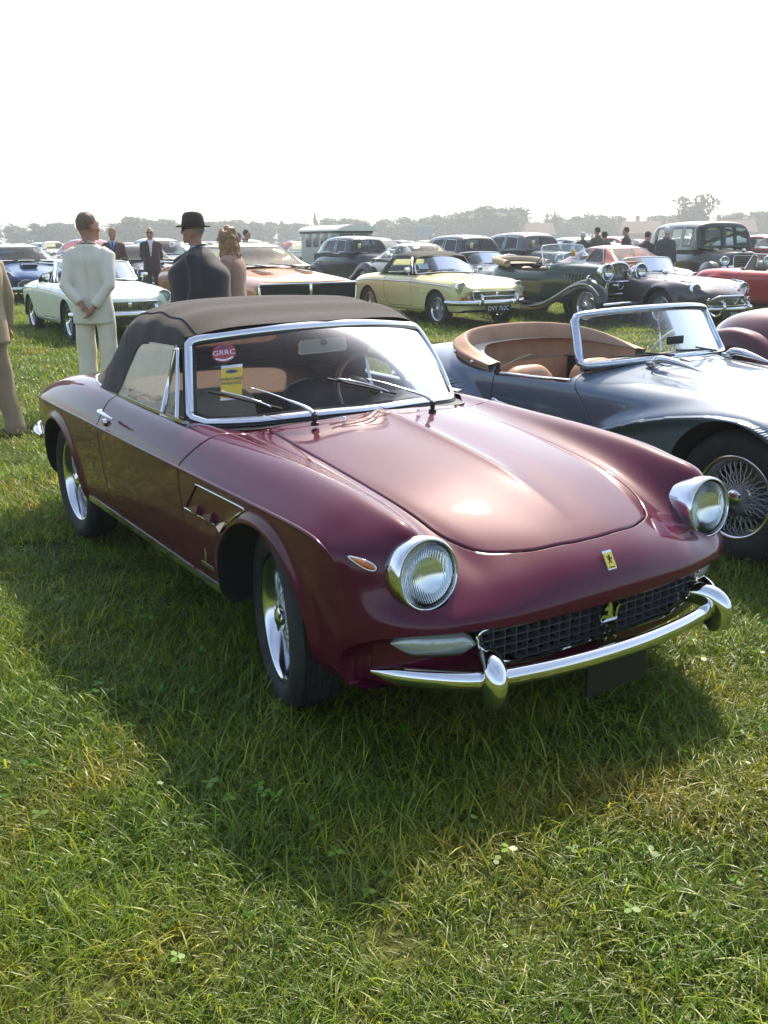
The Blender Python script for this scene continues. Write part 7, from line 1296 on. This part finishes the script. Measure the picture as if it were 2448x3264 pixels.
def build_trees():
    P = [tree_proto(1, 'round'), tree_proto(2, 'round'), tree_proto(3, 'round'), tree_proto(4, 'conifer'), tree_proto(5, 'sparse'), tree_proto(6, 'round')]; used = [0]*6
    # column in the picture, top row, distance, width/height, kind
    L_ = [(-40, 712, 250, 1.3, 0), (70, 712, 262, 1.2, 1), (155, 704, 240, 1.0, 2), (218, 706, 255, 1.1, 5), (262, 716, 270, 1.2, 0), (325, 716, 285, 1.3, 1), (395, 705, 265, 1.0, 2), (440, 683, 235, 1.1, 0), (500, 694, 250, 1.2, 5), (560, 700, 258, 1.2, 1), (625, 697, 270, 1.1, 2), (690, 699, 245, 1.2, 0), (735, 698, 262, 1.0, 5), (790, 695, 250, 1.2, 1), (850, 701, 262, 1.1, 2), (905, 708, 275, 1.0, 3), (935, 706, 255, .9, 2), (975, 705, 280, 1.1, 0), (1012, 686, 240, .55, 3), (1060, 703, 270, 1.1, 1), (1098, 690, 245, 1.25, 2), (1165, 709, 262, 1.1, 5), (1205, 712, 285, 1.1, 0), (1250, 694, 245, 1.1, 1), (1335, 688, 240, 1.2, 2), (1420, 680, 240, 1.0, 0), (1480, 676, 245, 1.0, 5), (1535, 668, 232, .9, 1), (1585, 656, 225, 1.25, 2), (1645, 676, 238, 1.0, 0), (1690, 708, 275, 1.1, 1), (1730, 712, 270, 1.2, 4), (1764, 684, 235, .55, 4), (1804, 690, 240, 1.0, 2), (1840, 700, 258, 1.0, 5), (1892, 690, 240, .9, 4), (1950, 687, 236, 1.1, 0), (2000, 712, 265, 1.1, 1), (2050, 716, 280, 1.2, 2), (2135, 693, 245, 1.3, 5), (2218, 640, 215, .95, 4), (2232, 660, 222, .7, 4), (2262, 712, 270, 1.1, 0), (2312, 698, 250, .8, 1), (2378, 683, 238, 1.0, 2), (2425, 685, 242, 1.0, 5), (2490, 690, 250, 1.2, 0)]
    kinds = ['rounded leafy tree', 'broad leafy tree', 'domed leafy tree', 'pointed conifer', 'open-crowned sparse tree', 'billowing leafy tree']
    for i, (u, v, d, asp, k) in enumerate(L_):
        yaw = CAM_YAW-math.atan((u-1224)/3118); x, y = CAM_POS[0]+d*math.cos(yaw), CAM_POS[1]+d*math.sin(yaw); z0 = float(gz(x, y)); h = 1.57+(769-v)/2998.5*d*1.0-z0; o = P[k] if not used[k] else copy_tree(P[k]); used[k] = 1
        o.location = (x, y, z0-.02); w = h*asp*(1.35 if k not in (3, 4) else 1.0); o.scale = (w, w, h); o.rotation_euler = (0, 0, i*1.7)
        where = ['at the left end', 'left of the man in cream', 'above the men behind the white car', 'above the man in the hat', 'above the bronze car', 'above the grey van', 'above the yellow car', 'above the vintage tourer', 'above the orange coupe', 'above the tall wagon', 'at the right end'][min(10, int(max(0, u)/223))]
        tag(o, f'hazy {kinds[k]} on the skyline {where}, {"tallest there" if v < 675 else ("low" if v > 705 else "mid height")}', 'tree', 'trees along the skyline')
    # wood behind and around: one far mass all round the field
    rg = np.random.default_rng(9); base = kids(P[0])[0]; n = len(base.data.vertices); co = np.empty(n*3); base.data.vertices.foreach_get('co', co); co = co.reshape(-1, 3); n4 = 4*(next(i for i, p in enumerate(base.data.polygons) if i*4 != p.vertices[0]) if any(i*4 != p.vertices[0] for i, p in enumerate(base.data.polygons)) else n//4); sel = co[:n4].reshape(-1, 4, 3)[::7].reshape(-1, 3); Vs = []
    for a in np.arange(0, 360, 2.6):
        yaw = CAM_YAW+R(a); d = rg.uniform(285, 320) if (a < 26 or a > 334) else rg.uniform(200, 260); h = rg.uniform(6, 8.5) if (a < 26 or a > 334) else rg.uniform(8, 14); w = h*rg.uniform(1.6, 2.4); Vs.append(sel*(w, w, h)+(CAM_POS[0]+d*math.cos(yaw), CAM_POS[1]+d*math.sin(yaw), .15))
    V = np.concatenate(Vs); F = np.arange(len(V)).reshape(-1, 4); o = mobj('treeline', V, F, LEAF[2], smooth=False); o['kind'] = 'stuff'; o['label'] = 'far wood closing the field all round'; o['category'] = 'wood'
build_trees()
# ---- houses among the trees, the screen board, the sign boards
def house(label, u, d, w, h, rf, chim=1, sky_=0):
    yaw = CAM_YAW-math.atan((u-1224)/3118); r = empty('house', (CAM_POS[0]+d*math.cos(yaw), CAM_POS[1]+d*math.sin(yaw), .18), yaw+math.pi/2+.2); tag(r, label, 'house', 'houses on the skyline'); BR = pbr('house_brick', (.22, .12, .09), .9, noise=.2); TL = pbr('roof_tile', (.12, .07, .055), .9, noise=.25)
    mobj('wall', *box(w, 7, h, c=(0, 0, h/2)), BR, r, smooth=False); o = [(-4, h), (4, h), (0, h+rf)]; V, F = plate([(a, b) for a, b in o], w+.8, 'x'); rfo = mobj('roof', V, F, TL, r, smooth=False)
    for k in range(chim): mobj('chimney', *box(.7, .9, 1.6, c=(w*(.42-.84*k), 0, h+rf+.3)), BR, rfo, smooth=False)
    for k in range(sky_): mobj('skylight', *xf(box(.9, .06, 1.2), (-w*.2+k*1.4, -2.1, h+rf*.5), rx=math.atan2(-4, rf)+math.pi), pbr('skylight_glass', (.75, .78, .80), .08, metal=.6), rfo, smooth=False)
    for k in range(3): f_ = mobj('window', *box(1.1, .12, 1.2, c=(-w*.3+k*w*.3, -3.52, h*.6)), pbr('white_frame', (.6, .6, .58), .5), r, smooth=False); mobj('pane', *box(.95, .04, 1.05, c=(-w*.3+k*w*.3, -3.6, h*.6)), pbr('dark_pane', (.05, .06, .07), .1), f_, smooth=False)
house('tiled house with two skylights among the trees above the vintage tourer', 1712, 215, 6.5, 2.6, 2.4, 1, 2); house('tiled house with one chimney above the orange coupe', 2012, 212, 5.5, 2.6, 2.5, 1, 1); house('long tiled roof just left of the sparse tall tree', 2075, 218, 6.5, 2.8, 2.4, 2, 0); house('tiled house at the right end of the skyline', 2340, 218, 7.5, 2.8, 2.4, 1, 0)
yaw = CAM_YAW-math.atan((1357-1224)/3118); d = 120.; e = empty('screen_board', (CAM_POS[0]+d*math.cos(yaw), CAM_POS[1]+d*math.sin(yaw), .2), yaw-math.pi/2); tag(e, 'pale rectangular board on two posts far off above the yellow car', 'board'); mobj('panel', *box(2.2, .12, 1.25, .02, c=(0, 0, 2.55)), pbr('board_grey', (.42, .46, .50), .6), e, smooth=False)
for sx in (-.9, .9): mobj('post', *box(.08, .08, 2.6, c=(sx, .1, 1.3)), pbr('post_grey', (.2, .2, .22), .6), e, smooth=False)
# ---- haze over the whole field
m, nt, out = _new('haze_air'); pv = nt.nodes.new('ShaderNodeVolumePrincipled'); pv.inputs['Color'].default_value = (.88, .94, 1.0, 1); pv.inputs['Density'].default_value = .0014; pv.inputs['Anisotropy'].default_value = .55; nt.links.new(pv.outputs[0], out.inputs['Volume'])
V, F = box(1500, 1500, 19, c=(-150, 150, 8.5)); hz = mobj('haze', V, F, m, smooth=False); hz['kind'] = 'stuff'; hz['label'] = 'thin morning haze over the field'

bpy.data.scenes.remove(BENCH)
